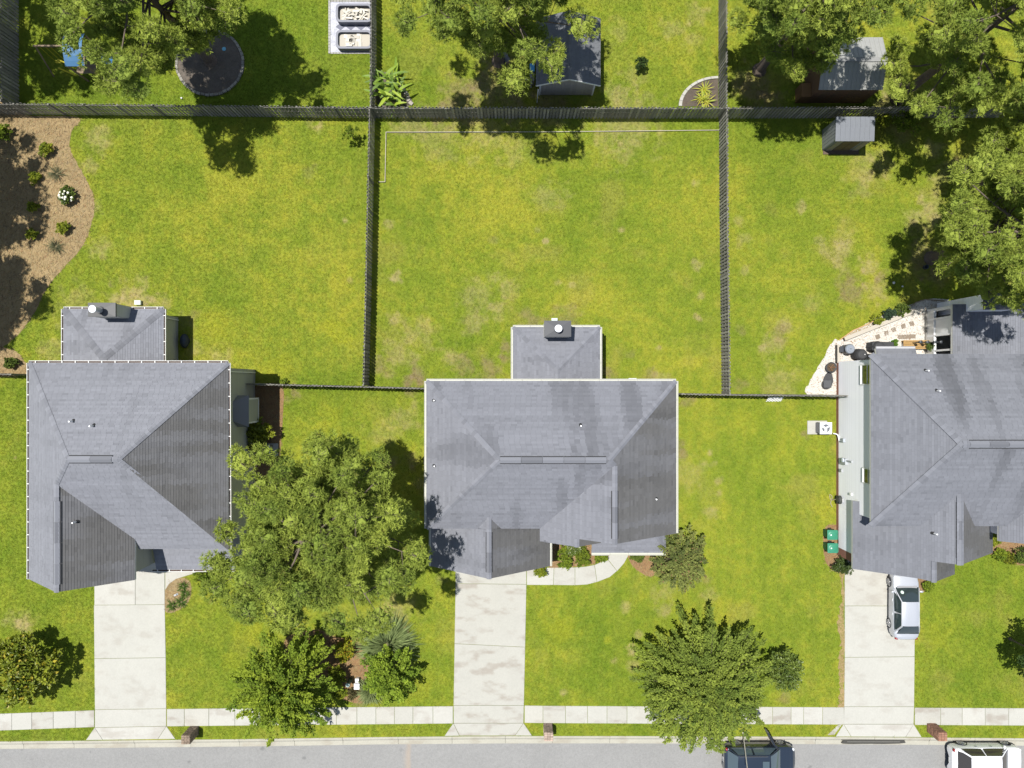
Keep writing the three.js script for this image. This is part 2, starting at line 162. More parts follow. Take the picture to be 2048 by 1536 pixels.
{ // rolled kerb in cast lengths
  const kerb = new THREE.Group(); kerb.name = 'kerb'; kerb.userData = { kind: 'structure', label: 'pale concrete rolled kerb and gutter along the street' }; scene.add(kerb);
  const prof = [[0, -0.28], [0, 0.012], [0.012, 0.022], [0.13, 0.022], [0.19, -0.03], [0.27, -0.105], [0.56, -0.128], [0.572, -0.135], [0.572, -0.28]];
  const cuts = [-320, -180, -60, 45, 146, 268, 380, 478, 588, 685, 796, 904, 1011, 1105, 1220, 1330, 1440, 1536, 1632, 1749, 1860, 1950, 2060, 2200, 2350];
  for (let i = 0; i < cuts.length - 1; i++) {
    const a = at(cuts[i], 0)[0] + 0.008, b = at(cuts[i + 1], 0)[0] - 0.008, t = new TB(), n = 3, row = (x) => prof.map(([d, y]) => V(x, y, curbZ(x) + d));
    for (let k = 0; k < n; k++) { const r0 = row(lerp(a, b, k / n)), r1 = row(lerp(a, b, (k + 1) / n)); for (let q = 0; q < prof.length - 1; q++) t.quad(r0[q], r0[q + 1], r1[q + 1], r1[q]); }
    const e0 = row(a), e1 = row(b); t.poly([...e0].reverse()); t.poly(e1);
    const g = t.geo(), p = g.attributes.position, uv = new Float32Array(p.count * 2); for (let k = 0; k < p.count; k++) { uv[2 * k] = p.getX(k); uv[2 * k + 1] = p.getZ(k) + p.getY(k) + i * 1.7; }
    g.deleteAttribute('color'); g.setAttribute('uv', new THREE.BufferAttribute(uv, 2));
    structure('kerb_block', g, kerbMat, null, kerb);
  }
  // storm drain slot in the kerb by the third driveway
  const [dx0, dz] = at(1687, 1481), [dx1] = at(1809, 1481);
  const inlet = thing('storm_drain', 'long dark slotted storm drain inlet set in the kerb', 'drain', [(dx0 + dx1) / 2, dz]);
  const z0 = curbZ(dx0) + 0.14, rim = smooth([[dx0, z0 + 0.16], [dx0 + 0.2, z0 + 0.04], [dx1 - 0.3, z0 + 0.03], [dx1, z0 + 0.14], [dx1 - 0.3, z0 + 0.32], [dx0 + 0.2, z0 + 0.34]], 40, 0.02, 9);
  part('throat', slab(rim, -0.13, -0.015, 0.01), mat(0.05, 0.048, 0.042, 0.95), inlet);
  part('lip', rbx(dx0 + 0.25, -0.016, z0 + 0.17, dx1 - 0.3, 0.004, z0 + 0.21, 0.008), mat(0.16, 0.155, 0.14, 0.85), inlet);
}
// sidewalks: panel by panel
const cleanPick = [0, 1, 3, 0], stainPick = [2, 2, 3, 2];
function paving(name, label, panels, y0 = -0.07, y1 = 0.032) { const pick = label.startsWith('stained') ? stainPick : label.includes('sidewalk') ? [0, 1, 2, 3] : cleanPick; const g = new THREE.Group(); g.name = numbered(name); g.userData = { kind: 'structure', label }; scene.add(g); const r = rng(panels.length * 77 + panels[0][0][0] * 13); panels.forEach((p) => { KEEP_OFF.push(p); const c = [p.reduce((s, q) => s + q[0], 0) / p.length, p.reduce((s, q) => s + q[1], 0) / p.length]; const shr = p.map(([x, z]) => { const dx = x - c[0], dz = z - c[1]; return [x - Math.sign(dx) * 0.009, z - Math.sign(dz) * 0.009]; }); const e = structure('panel', slab(shr, y0, y1 + (r() - 0.5) * 0.006, 0.014), concreteMats[pick[Math.floor(r() * 4)]], null, g); const u = e.geometry.attributes.uv, o1 = r() * 7, o2 = r() * 7; for (let i = 0; i < u.count; i++) u.setXY(i, u.getX(i) + o1, u.getY(i) + o2); }); return g; }
const walkT = (x) => (x < 190 ? lerp(1427, 1420, x / 190) : x < 1050 ? lerp(1419, 1410.5, (x - 190) / 860) : lerp(1411, 1416, (x - 1050) / 1000)), walkB = (x) => walkT(x) + (x < 190 ? 34 : 35);
function walk(label, cuts) { paving('sidewalk', label, cuts.slice(0, -1).map((a, i) => { const b = cuts[i + 1]; return plan([[a, walkT(a)], [b, walkT(b)], [b, walkB(b)], [a, walkB(a)]]); })); }
walk('concrete sidewalk ending at the driveway with the pine straw oval beside it', [-130, -88, -46, -4, 24, 64, 107, 151, 189]);
walk('concrete sidewalk between the two driveways passing under the oak', [334, 369, 418, 470, 512, 552, 592, 632, 673, 714, 752, 789, 826, 866, 906]);
walk('concrete sidewalk passing under the elm to the driveway with the car', [1049, 1086, 1131, 1175, 1214, 1254, 1296, 1338, 1380, 1420, 1462, 1502, 1545, 1582, 1607, 1645, 1688]);
walk('concrete sidewalk from the driveway with the car past the red brick pillar', [1829, 1881, 1924, 1970, 2017, 2060, 2103, 2146]);
paving('driveway', 'pale concrete driveway beside the pine straw oval bed', [
  plan([[189, 1120], [271, 1120], [271, 1209.5], [189, 1210]]), plan([[271, 1120], [330, 1120], [330, 1209], [271, 1209.5]]),
  plan([[188, 1210], [330, 1209], [332, 1315], [189, 1317]]), plan([[189, 1317], [332, 1315], [333, 1417], [190, 1419]]), plan([[190, 1419], [333, 1417], [333, 1452], [190, 1455]]),
  plan([[190, 1455], [333, 1452], [316, 1478], [206, 1479.5]]), plan([[190, 1455], [206, 1479.5], [172, 1480]]), plan([[333, 1452], [351, 1477.6], [316, 1478]])], -0.09, 0.036);
paving('driveway', 'stained concrete driveway leading to the garage with the curved front walk', [
  plan([[911, 1090], [1053, 1090], [1053, 1168.5], [911, 1167]]), plan([[911, 1167], [1053, 1168.5], [1050.5, 1294], [909, 1287]]), plan([[909, 1287], [1050.5, 1294], [1048, 1410.5], [907, 1410.5]]), plan([[907, 1410.5], [1048, 1410.5], [1047, 1446], [907, 1446]]),
  plan([[907, 1446], [1047, 1446], [1030, 1471], [919, 1471.3]]), plan([[907, 1446], [919, 1471.3], [889, 1471.8]]), plan([[1047, 1446], [1064, 1471], [1030, 1471]])], -0.09, 0.036);
paving('driveway', 'clean concrete driveway with the silver sedan parked on it', [
  plan([[1689, 1090], [1830, 1090], [1830, 1212], [1689, 1211.5]]), plan([[1689, 1211.5], [1830, 1212], [1829, 1313], [1689, 1314.5]]), plan([[1689, 1314.5], [1829, 1313], [1828, 1413], [1688, 1413]]), plan([[1688, 1413], [1828, 1413], [1827, 1448], [1687, 1448]]),
  plan([[1687, 1448], [1827, 1448], [1811, 1473.6], [1702, 1473]]), plan([[1687, 1448], [1702, 1473], [1671, 1473]]), plan([[1827, 1448], [1843, 1474], [1811, 1473.6]])], -0.09, 0.036);
paving('front_walk', 'curved concrete walk from the stained driveway to the porch', [
  plan([[1053.5, 1135], [1108, 1135], [1107, 1170], [1053.5, 1170]]), plan([[1108, 1135], [1150, 1134.3], [1150, 1170.5], [1107, 1170]]), plan([[1150, 1134.3], [1172, 1133], [1189, 1129.5], [1194, 1164], [1175, 1169], [1150, 1170.5]]), plan([[1189, 1129.5], [1204, 1123], [1214, 1116.5], [1234, 1142], [1220, 1154], [1194, 1164]]), plan([[1214, 1116.5], [1220, 1109], [1224, 1100], [1259, 1100], [1256, 1112], [1248, 1127], [1234, 1142]])]);
paving('front_walk', 'short concrete walk branching to the entry beside the oval bed', [plan([[330.5, 1120], [395, 1120], [394, 1145], [372, 1152], [352, 1158], [338, 1168], [330.5, 1180]])]);

// planting beds
const STRAW_BEDS = [], bedSheet = (pts, y) => { KEEP_OFF.push(pts); if (pts !== BED_PINE && pts !== BED_CORNER) STRAW_BEDS.push(pts); return sheet(pts, y); };
const strawTex = (() => { const t = tex(1024, 1024, (i, j) => { const x = i / 1024 * 8, y = j / 1024 * 8; const n = pfbm(x, y, 15, 3, 8, 8), s = pfbm(x * 26, y * 7, 19, 1, 208, 56), s2 = pfbm(x * 8, y * 30, 29, 1, 64, 240), f = hash(i, j, 8); const k = 0.62 + 0.3 * n + 0.28 * s + 0.28 * s2 + 0.2 * (f - 0.5); return [0.238 * k, 0.172 * k, 0.085 * k]; }); t.repeat.set(1 / 6, 1 / 6); return t; })();
const strawMat = new THREE.MeshStandardMaterial({ map: strawTex, roughness: 0.97 });
const redStrawMat = new THREE.MeshStandardMaterial({ map: strawTex, color: rgb(0.82, 0.66, 0.62), roughness: 0.97 });
const mulchMat = new THREE.MeshStandardMaterial({ map: grain(3, [0.1, 0.084, 0.068], 1.1, 171, 0.2, [0.16, 0.11, 0.07]), roughness: 0.98 });
structure('pine_straw_bed', bedSheet(BED_PINE, 0.014), strawMat, 'wide tan pine straw bed along the back fence');
structure('pine_straw_bed', bedSheet(BED_CORNER, 0.014), strawMat, 'tan pine straw corner beside the house gutter');
structure('pine_straw_bed', bedSheet(smooth(plan([[331, 1178], [345, 1160], [366, 1155], [381, 1166], [382, 1190], [372, 1210], [352, 1222], [331, 1222]]), 50, 0.04, 8), 0.014), strawMat, 'oval pine straw bed beside the driveway');
structure('pine_straw_bed', bedSheet(smooth(plan([[510, 772], [563, 772], [566, 830], [560, 920], [553, 1000], [500, 1000], [500, 800]]), 60, 0.05, 12), 0.014), redStrawMat, 'reddish straw strip under the side wall with the bay');
structure('pine_straw_bed', bedSheet(smooth(plan([[570, 1280], [612, 1262], [640, 1260], [680, 1275], [715, 1275], [738, 1262], [760, 1245], [790, 1243], [815, 1258], [822, 1290], [815, 1330], [770, 1380], [735, 1405], [690, 1400], [640, 1370], [580, 1330]]), 90, 0.06, 13), 0.014), redStrawMat, 'reddish straw island bed with the ornamental grass');
structure('pine_straw_bed', bedSheet(smooth(plan([[1098, 1085], [1185, 1080], [1222, 1105], [1206, 1121], [1188, 1128], [1150, 1133], [1098, 1134]]), 60, 0.02, 14), 0.014), redStrawMat, 'reddish straw bed inside the curve of the front walk');
structure('pine_straw_bed', bedSheet(smooth(plan([[1262, 1100], [1330, 1090], [1340, 1120], [1310, 1150], [1290, 1150], [1262, 1128]]), 40, 0.04, 15), 0.014), redStrawMat, 'straw bed around the crape myrtle');
structure('pine_straw_bed', bedSheet(smooth(plan([[1650, 1056], [1675, 1050], [1700, 1060], [1702, 1150], [1690, 1148], [1664, 1140], [1648, 1110]]), 40, 0.04, 16), 0.014), redStrawMat, 'straw strip under the two green bins');
structure('pine_straw_bed', bedSheet(smooth(plan([[1960, 1075], [2090, 1080], [2090, 1128], [2040, 1130], [2000, 1112], [1975, 1105]]), 40, 0.04, 17), 0.014), redStrawMat, 'straw bed with small shrubs beside the porch gable');
structure('pine_straw_bed', bedSheet(smooth(plan([[1828, 1150], [1858, 1155], [1860, 1178], [1834, 1182]]), 30, 0.03, 18), 0.014), redStrawMat, 'small straw patch beside the silver sedan');
structure('bare_strip', sheet(smooth(plan([[1681, 1150], [1688, 1150], [1688.5, 1412], [1677, 1412], [1680, 1370], [1675, 1330], [1681, 1290], [1676, 1240], [1682, 1200]]), 90, 0.22, 19), 0.01), new THREE.MeshStandardMaterial({ map: strawTex, color: rgb(1.0, 0.98, 0.95), roughness: 0.97 }), 'dry leaf litter strip along the driveway');
structure('concrete_patch', slab(plan([[1655, 1470], [1676, 1450], [1684, 1449], [1668, 1470]]), -0.05, 0.012, 0.006), concreteMats[2], 'grey concrete patch beside the driveway flare');

// ================= plant builders =================
const barkMat = new THREE.MeshStandardMaterial({ map: grain(1.2, [0.13, 0.098, 0.075], 0.9, 211, 0.3, [0.2, 0.17, 0.14]), roughness: 0.97 });
const greyBark = new THREE.MeshStandardMaterial({ map: grain(1.2, [0.13, 0.1, 0.078], 0.6, 231, 0.2, [0.12, 0.1, 0.08]), roughness: 0.95 });
const needleMat = leafMat(0.28), leafyMat = leafMat(0.34), glossyLeaf = new THREE.MeshPhysicalMaterial({ color: rgb(1, 1, 1), vertexColors: true, roughness: 0.45, specularIntensity: 0.6, transmission: 0.22, thickness: 0, side: THREE.DoubleSide });
const mixc = (a, b, t) => [lerp(a[0], b[0], t), lerp(a[1], b[1], t), lerp(a[2], b[2], t)];
const sph = (r) => { const u = r() * 2 - 1, a = r() * 6.2832, s = Math.sqrt(1 - u * u); return V(s * Math.cos(a), u, s * Math.sin(a)); };
function taper(a, b, r0, r1, n = 8) { const g = bar(a, b, r0, r1, n); return g; }
function trunkGeo(pts, r0, r1) { const c = new THREE.CatmullRomCurve3(pts), n = 10, out = []; let p = c.getPoint(0); for (let i = 1; i <= n; i++) { const q = c.getPoint(i / n); out.push(taper(p, q, lerp(r0, r1, Math.pow((i - 1) / n, 0.8)), lerp(r0, r1, Math.pow(i / n, 0.8)), 10)); p = q; } out.push(cyl(pts[0].x, pts[0].y - 0.05, pts[0].y + 0.35, pts[0].z, r0 * 1.5, r0 * 0.98, 10)); return out; }
const CORE = new THREE.IcosahedronGeometry(1, 1).attributes.position;
// open-crowned pine: limbs that end in rounded clumps of needle tufts
function pine(label, o, group = 'tall pines') {
  const { x, z, h, y0, R, clumps, seed, lean = [0, 0], shift = [0, 0], dark = 0, limbs = Math.round(clumps / 3) } = o, r = rng(seed);
  const t = thing('pine_tree', label, 'tree', [x, z], group), path = (y) => V(x + lean[0] * Math.pow(y / h, 1.4), y, z + lean[1] * Math.pow(y / h, 1.4));
  const trunk = part('trunk', trunkGeo([path(0), path(h * 0.35), path(h * 0.7), path(h * 0.97)], 0.25 + h * 0.008, 0.05), barkMat, t);
  const lim = [], tb = new TB(); let made = 0;
  for (let i = 0; made < clumps; i++) {
    const f = (i % limbs) / limbs, y = lerp(y0, h, Math.pow(f, 0.9)) + (r() - 0.5) * 0.4, az = i * 2.39996 + r() * 0.9, s = path(Math.min(y, h * 0.96));
    const prof = Math.max(0.16, Math.pow(Math.sin(Math.PI * clamp(0.2 + f * 0.78, 0, 1)), 0.7)), L = R * prof * (0.62 + 0.5 * r());
    const dir = V(Math.cos(az), 0, Math.sin(az)), rise = L * (0.12 + 0.22 * r()) + f * 0.5;
    const e = s.clone().addScaledVector(dir, L).add(V(shift[0] * (0.6 + 0.4 * r()), rise, shift[1] * (0.6 + 0.4 * r()))), mid = s.clone().lerp(e, 0.5).add(V((r() - 0.5) * 0.4, -0.15 * L * 0.3, (r() - 0.5) * 0.4));
    if (o.gaps) { const q = ((az % 6.2832) + 6.2832) % 6.2832; if (o.gaps.some(([a, b, m]) => q > a && q < b && L > m)) continue; }
    if (i < limbs * 1.6) lim.push(taper(s, mid, 0.085, 0.05, 5), taper(mid, e, 0.05, 0.015, 5));
    const nc = 2 + Math.floor(r() * 3);
    for (let k = 0; k < nc && made < clumps; k++, made++) {
      const q = k === 0 ? 1 : 0.3 + 0.62 * r(), c = s.clone().lerp(e, clamp(q, 0.25, 1)), side = k === 0 ? 0 : (k % 2 ? 1 : -1) * (0.5 + 0.5 * r()) * Math.min(1.9, L * 0.45);
      c.add(V(-Math.sin(az) * side, (r() - 0.3) * 0.6, Math.cos(az) * side));
      if (r() < 0.6) lim.push(taper(mid.clone().lerp(e, clamp((q - 0.55) * 2, 0, 0.9)), c, 0.026, 0.01, 4));
      const cr = 0.6 + 0.42 * r(), tint = clamp(0.5 + (r() - 0.5) * 0.9 - dark, 0, 1), base = mixc([0.17, 0.24, 0.036], [0.36, 0.42, 0.066], tint), nt = Math.round(20 + cr * 62), el = 0.8 + 0.5 * r(), ea = r() * 3.14;
      { const ic = CORE, q = (i2) => { const k2 = 0.55 + 0.65 * hash(Math.round(ic.getX(i2) * 9), Math.round(ic.getZ(i2) * 9 + ic.getY(i2) * 31), made); return V(c.x + ic.getX(i2) * cr * 0.64 * k2, c.y - 0.2 + ic.getY(i2) * cr * 0.24 * k2, c.z + ic.getZ(i2) * cr * 0.64 * k2); }; for (let f2 = 0; f2 < ic.count; f2 += 3) tb.tri(q(f2), q(f2 + 1), q(f2 + 2), base); }  // unseen solid core added inside the needle clump to stop light passing through
      for (let m = 0; m < nt; m++) {
        const d = sph(r); d.y = Math.abs(d.y) * 1.1 - 0.22; const sx = d.x * Math.cos(ea) + d.z * Math.sin(ea), sz = -d.x * Math.sin(ea) + d.z * Math.cos(ea), rr = cr * (0.66 + 0.32 * r()), p = c.clone().add(V((sx * el * Math.cos(ea) - (sz / el) * Math.sin(ea)) * rr, d.y * rr * 0.72, (sx * el * Math.sin(ea) + (sz / el) * Math.cos(ea)) * rr)), ax = V(d.x, d.y + 0.6, d.z).normalize(), col = mixc(base, r() < 0.04 ? [0.3, 0.2, 0.07] : [0.36, 0.42, 0.075], r() * 0.4);
        if (m % 9 === 0) lim.push(taper(c, p, 0.014, 0.008, 3));
        for (let b = 0; b < 15; b++) {
          const n = sph(r).addScaledVector(ax, 0.85).normalize(), l = 0.15 + 0.13 * r(), w = 0.014 + 0.008 * r(), sd = n.clone().cross(sph(r)).normalize().multiplyScalar(w), g = 0.8 + 0.4 * r(), kc = [col[0] * g, col[1] * g, col[2] * g];
          tb.tri(p.clone().sub(sd), p.clone().add(sd), p.clone().addScaledVector(n, l), kc);
          if (b % 2) { const m2 = p.clone().addScaledVector(n, l * 0.5); tb.tri(m2.clone().addScaledVector(sd, -1.2), m2.clone().addScaledVector(sd, 1.2), m2.clone().addScaledVector(n, l * 0.6).add(V(0, 0.02, 0)), kc); }
        }
      }
    }
  }
  part('limbs', lim, greyBark, trunk);
  part('crown', tb.geo(), needleMat, t);
  return t;
}
// broad-leaved crown: lobes of leafy sprays
function leafCrown(tb, twigs, o) {
  const { x, z, y0, y1, R, lobes, leaves, L = 0.11, W = 0.05, cols, seed, droop = 0.15, long = 0.75, Rz = R, core = 0.62, lobeR = 0.36, radial = 0, tight = 1, base = 0.18 } = o, r = rng(seed), H2 = y1 - y0, per = Math.round(leaves / lobes / 22);
  for (let i = 0; i < lobes; i++) {
    const az = i * 2.39996 + r() * 0.8, rr = core * Math.sqrt((i + 0.35) / lobes), c = V(x + Math.cos(az) * rr * R, y0 + H2 * (base + 0.62 * Math.sqrt(Math.max(0, 1 - (rr / 0.95) ** 2)) * (0.55 + 0.5 * r())), z + Math.sin(az) * rr * Rz), rl = R * lobeR * (0.7 + 0.6 * r()), lobeT = r();
    twigs.push(taper(V(x, y0 + H2 * 0.1, z), c, 0.022 + R * 0.003, 0.01, 5));
    for (let s = 0; s < per; s++) {
      const d = sph(r); if (d.y < -0.3) d.y *= -1; const out = V(c.x - x, 0, c.z - z).multiplyScalar(0.5 / R); d.add(out).normalize();
      const p0 = c.clone().addScaledVector(d, rl * 0.25), len = rl * long * (0.7 + 0.6 * r()), o3 = V(p0.x - x, (p0.y - y0 - H2 * 0.1) * 0.6, p0.z - z).normalize(), ax = d.clone().lerp(o3, radial).add(V(0, -droop, 0)).normalize();
      if (s % 3 === 0) twigs.push(taper(c, p0.clone().addScaledVector(ax, len * 0.8), 0.014, 0.005, 3));
      const tint = clamp(0.5 + (r() - 0.5) * 0.7 + (lobeT - 0.5) * 0.5, 0, 1), spr = (0.05 + rl * 0.11) * tight;
      for (let k = 0; k < 22; k++) {
        const q = Math.sqrt((k + r()) / 22), p = p0.clone().addScaledVector(ax, len * q).add(sph(r).multiplyScalar(spr * (1.25 - 0.6 * q)));
        const n = sph(r).add(V(0, 0.85, 0)).normalize(), la = sph(r).addScaledVector(ax, 0.8).addScaledVector(n, -0.3).normalize(), sd = n.clone().cross(la).normalize(), s2 = 0.7 + 0.6 * r(), l = L * s2, w = W * s2;
        const g = 0.82 + 0.36 * r(), own = mixc(cols[0], cols[1], tint), cc = cols[2] && r() < cols[2][3] ? cols[2] : own, kc = [cc[0] * g, cc[1] * g, cc[2] * g];
        const tip = p.clone().addScaledVector(la, l).add(V(0, -l * 0.12, 0)), mid = p.clone().addScaledVector(la, l * 0.45), a = mid.clone().addScaledVector(sd, w).addScaledVector(n, w * 0.25), b = mid.clone().addScaledVector(sd, -w).addScaledVector(n, w * 0.25);
        tb.tri(p, a, tip, kc); tb.tri(p, tip, b, kc);
      }
    }
  }
}
// crown of long tapering sprays fanning out from the trunk
function sprayCrown(tb, twigs, o) {
  const { x, z, y0, y1, R, sprays, leaves, L, W, cols, seed, droop = 0.3, Rz = R } = o, r = rng(seed), hub = V(x, lerp(y0, y1, 0.12), z), per = Math.round(leaves / sprays);
  for (let i = 0; i < sprays; i++) {
    const az = i * 2.39996 + (r() - 0.5) * 0.5, el = lerp(-0.05, 1.45, Math.pow((i + r()) / sprays, 1.15)), reach = (0.66 + 0.42 * r()) * (1 - 0.12 * r()), d = V(Math.cos(az) * Math.cos(el), Math.sin(el), Math.sin(az) * Math.cos(el));
    const tip = hub.clone().add(V(d.x * R * reach, d.y * (y1 - hub.y) * (0.75 + 0.3 * r()), d.z * Rz * reach)), len = R * (0.26 + 0.26 * r()), ax = V(d.x, d.y * 0.55 - droop * (0.3 + 0.9 * r()) * (1 - d.y * 0.6), d.z).normalize(), p0 = tip.clone().addScaledVector(ax, -len);
    if (i % 2 === 0) twigs.push(taper(hub.clone().lerp(p0, 0.15), p0, 0.03, 0.012, 4), taper(p0, tip, 0.012, 0.004, 3));
    const tint = clamp(0.5 + (r() - 0.5) * 1.1, 0, 1), wd = 0.16 + 0.2 * r() + R * 0.02;
    for (let k = 0; k < per; k++) {
      const q = Math.pow(r(), 0.8), p = p0.clone().addScaledVector(ax, len * q).add(sph(r).multiply(V(1, 0.6, 1)).multiplyScalar(wd * (1.25 - q) * Math.sqrt(r()) * 1.3)).add(V(0, -0.25 * q * q * droop, 0));
      const n = sph(r).add(V(0, 0.9, 0)).normalize(), la = sph(r).addScaledVector(ax, 1.1).addScaledVector(n, -0.3).normalize(), sd = n.clone().cross(la).normalize(), s2 = 0.7 + 0.6 * r(), l = L * s2, w = W * s2, g = 0.82 + 0.36 * r(), own = mixc(cols[0], cols[1], tint), cc = cols[2] && r() < cols[2][3] ? cols[2] : own, kc = [cc[0] * g, cc[1] * g, cc[2] * g];
      const e = p.clone().addScaledVector(la, l), mid = p.clone().addScaledVector(la, l * 0.45), a = mid.clone().addScaledVector(sd, w).addScaledVector(n, w * 0.25), b = mid.clone().addScaledVector(sd, -w).addScaledVector(n, w * 0.25);
      tb.tri(p, a, e, kc); tb.tri(p, e, b, kc);
    }
  }
}
function leafTree(name, label, o, group) {
  const t = thing(name, label, 'tree', [o.x, o.z], group), tb = new TB(), tw = [], r = rng(o.seed + 5), { x, z, y0, y1 } = o;
  const stems = o.stems || 1, tr = [];
  for (let i = 0; i < stems; i++) { const a = i * 2.4, e = stems > 1 ? 0.45 : 0; tr.push(...trunkGeo([V(x + Math.cos(a) * 0.07 * (stems - 1), 0, z + Math.sin(a) * 0.07 * (stems - 1)), V(x + Math.cos(a) * e * 0.5, y0 * 0.6, z + Math.sin(a) * e * 0.5), V(x + Math.cos(a) * e + 0.05, lerp(y0, y1, 0.4), z + Math.sin(a) * e), V(x + Math.cos(a) * e * 1.6, lerp(y0, y1, 0.72), z + Math.sin(a) * e * 1.6)], o.tr || 0.12, 0.03)); }
  const trunk = part('trunk', tr, greyBark, t);
  (o.sprays ? sprayCrown : leafCrown)(tb, tw, o); part('limbs', tw, greyBark, trunk); part('crown', tb.geo(), o.gloss ? glossyLeaf : leafyMat, t); return t;
}
function shrub(name, label, o, group, category = 'shrub') {
  const t = thing(name, label, category, [o.x, o.z], group), tb = new TB(), tw = [];
  leafCrown(tb, tw, { y0: 0.06, lobeR: 0.5, core: 0.6, ...o }); tw.push(cyl(o.x, -0.03, 0.16 + (o.y1 - 0.06) * 0.3, o.z, 0.03, 0.02, 6));
  part('stems', tw, greyBark, t); part('foliage', tb.geo(), o.gloss ? glossyLeaf : leafyMat, t);
  if (o.blooms) { const r = rng(o.seed + 9); for (let i = 0; i < o.blooms; i++) { const d = sph(r); d.y = Math.abs(d.y) * 0.8 + 0.35; d.normalize(); part('bloom', new THREE.IcosahedronGeometry(0.07 + 0.03 * r(), 1).scale(1, 0.75, 1).translate(o.x + d.x * o.R * 0.85, 0.1 + o.y1 * (0.25 + 0.75 * d.y), o.z + d.z * o.R * 0.85), o.bloomMat, t); } }
  return t;
}
function bladeStrip(tb, p, az, len, w, bend, lift, col, n = 4) { // an arching blade
  const d = V(Math.cos(az), 0, Math.sin(az)), s = V(-Math.sin(az), 0, Math.cos(az)); let prev = null;
  for (let i = 0; i <= n; i++) { const u = i / n, c = p.clone().addScaledVector(d, len * (u * Math.cos(lift) + bend * u * u * 0.5)).add(V(0, len * (u * Math.sin(lift) - bend * u * u * 0.75), 0)), ww = w * Math.pow(Math.sin(Math.PI * clamp(0.12 + u * 0.86, 0, 1)), 0.7), a = c.clone().addScaledVector(s, ww).add(V(0, ww * 0.35, 0)), b = c.clone().addScaledVector(s, -ww).add(V(0, ww * 0.35, 0)); if (prev) { tb.quad(prev[0], prev[2], c, a, col); tb.quad(prev[2], prev[1], b, c, col); } prev = [a, b, c]; }
}
function grassClump(name, label, x, z, n, len, w, cols, seed, category = 'ornamental grass', group) { const t = thing(name, label, category, [x, z], group), tb = new TB(), r = rng(seed); for (let i = 0; i < n; i++) { const a = r() * 6.283, rad = Math.sqrt(r()) * len * 0.16; bladeStrip(tb, V(x + Math.cos(a) * rad, 0, z + Math.sin(a) * rad), a + (r() - 0.5) * 0.9, len * (0.55 + 0.5 * r()), w * (0.7 + 0.6 * r()), 0.15 + 0.75 * r(), 0.5 + 0.9 * r(), mixc(cols[0], cols[1], r()), 4); } part('foliage', tb.geo(), leafyMat, t); part('root_crown', new THREE.SphereGeometry(len * 0.14, 10, 6).scale(1, 0.5, 1).translate(x, 0.02, z), mat(0.12, 0.1, 0.05, 1), t); return t; }

// ================= roofs and walls =================
const shingleMat = vmat(0.93), deckMat = vmat(0.7), trimMat = mat(0.62, 0.61, 0.58, 0.55), whiteTrim = mat(0.72, 0.72, 0.72, 0.45), glassMat = new THREE.MeshPhysicalMaterial({ color: rgb(0.03, 0.045, 0.04), roughness: 0.06, metalness: 0, clearcoat: 1, clearcoatRoughness: 0.04 });
const darkMetal = mat(0.06, 0.062, 0.068, 0.5, { metalness: 0.3 }), galv = mat(0.62, 0.64, 0.66, 0.35, { metalness: 0.45 }), pipeWhite = mat(0.78, 0.78, 0.78, 0.5), brickMat = mat(0.26, 0.12, 0.085, 0.92), blackRubber = mat(0.02, 0.02, 0.022, 0.85);
const gutterWhite = new THREE.MeshStandardMaterial({ map: grain(1.5, [0.66, 0.655, 0.63], 0.2, 481, 0.35, [0.42, 0.39, 0.33]), roughness: 0.55 }), lapWhite = vmat(0.6), soilDark = mat(0.05, 0.045, 0.04, 1);
// plane: height at (x, z), rising by pitch towards dir from the line through ref
const roofPlane = (h0, ref, dir, pitch) => ({ dir, pitch, ref, h0, h: (x, z) => h0 + pitch * ((x - ref[0]) * dir[0] + (z - ref[1]) * dir[1]) });
function clipHalf(poly, f) { const out = []; for (let i = 0; i < poly.length; i++) { const a = poly[i], b = poly[(i + 1) % poly.length], fa = f(a), fb = f(b); if (fa >= 0) out.push(a); if (fa >= 0 !== fb >= 0) { const t = fa / (fa - fb); out.push([a[0] + (b[0] - a[0]) * t, a[1] + (b[1] - a[1]) * t]); } } return out; }
const courseStats = { tabs: 0 };
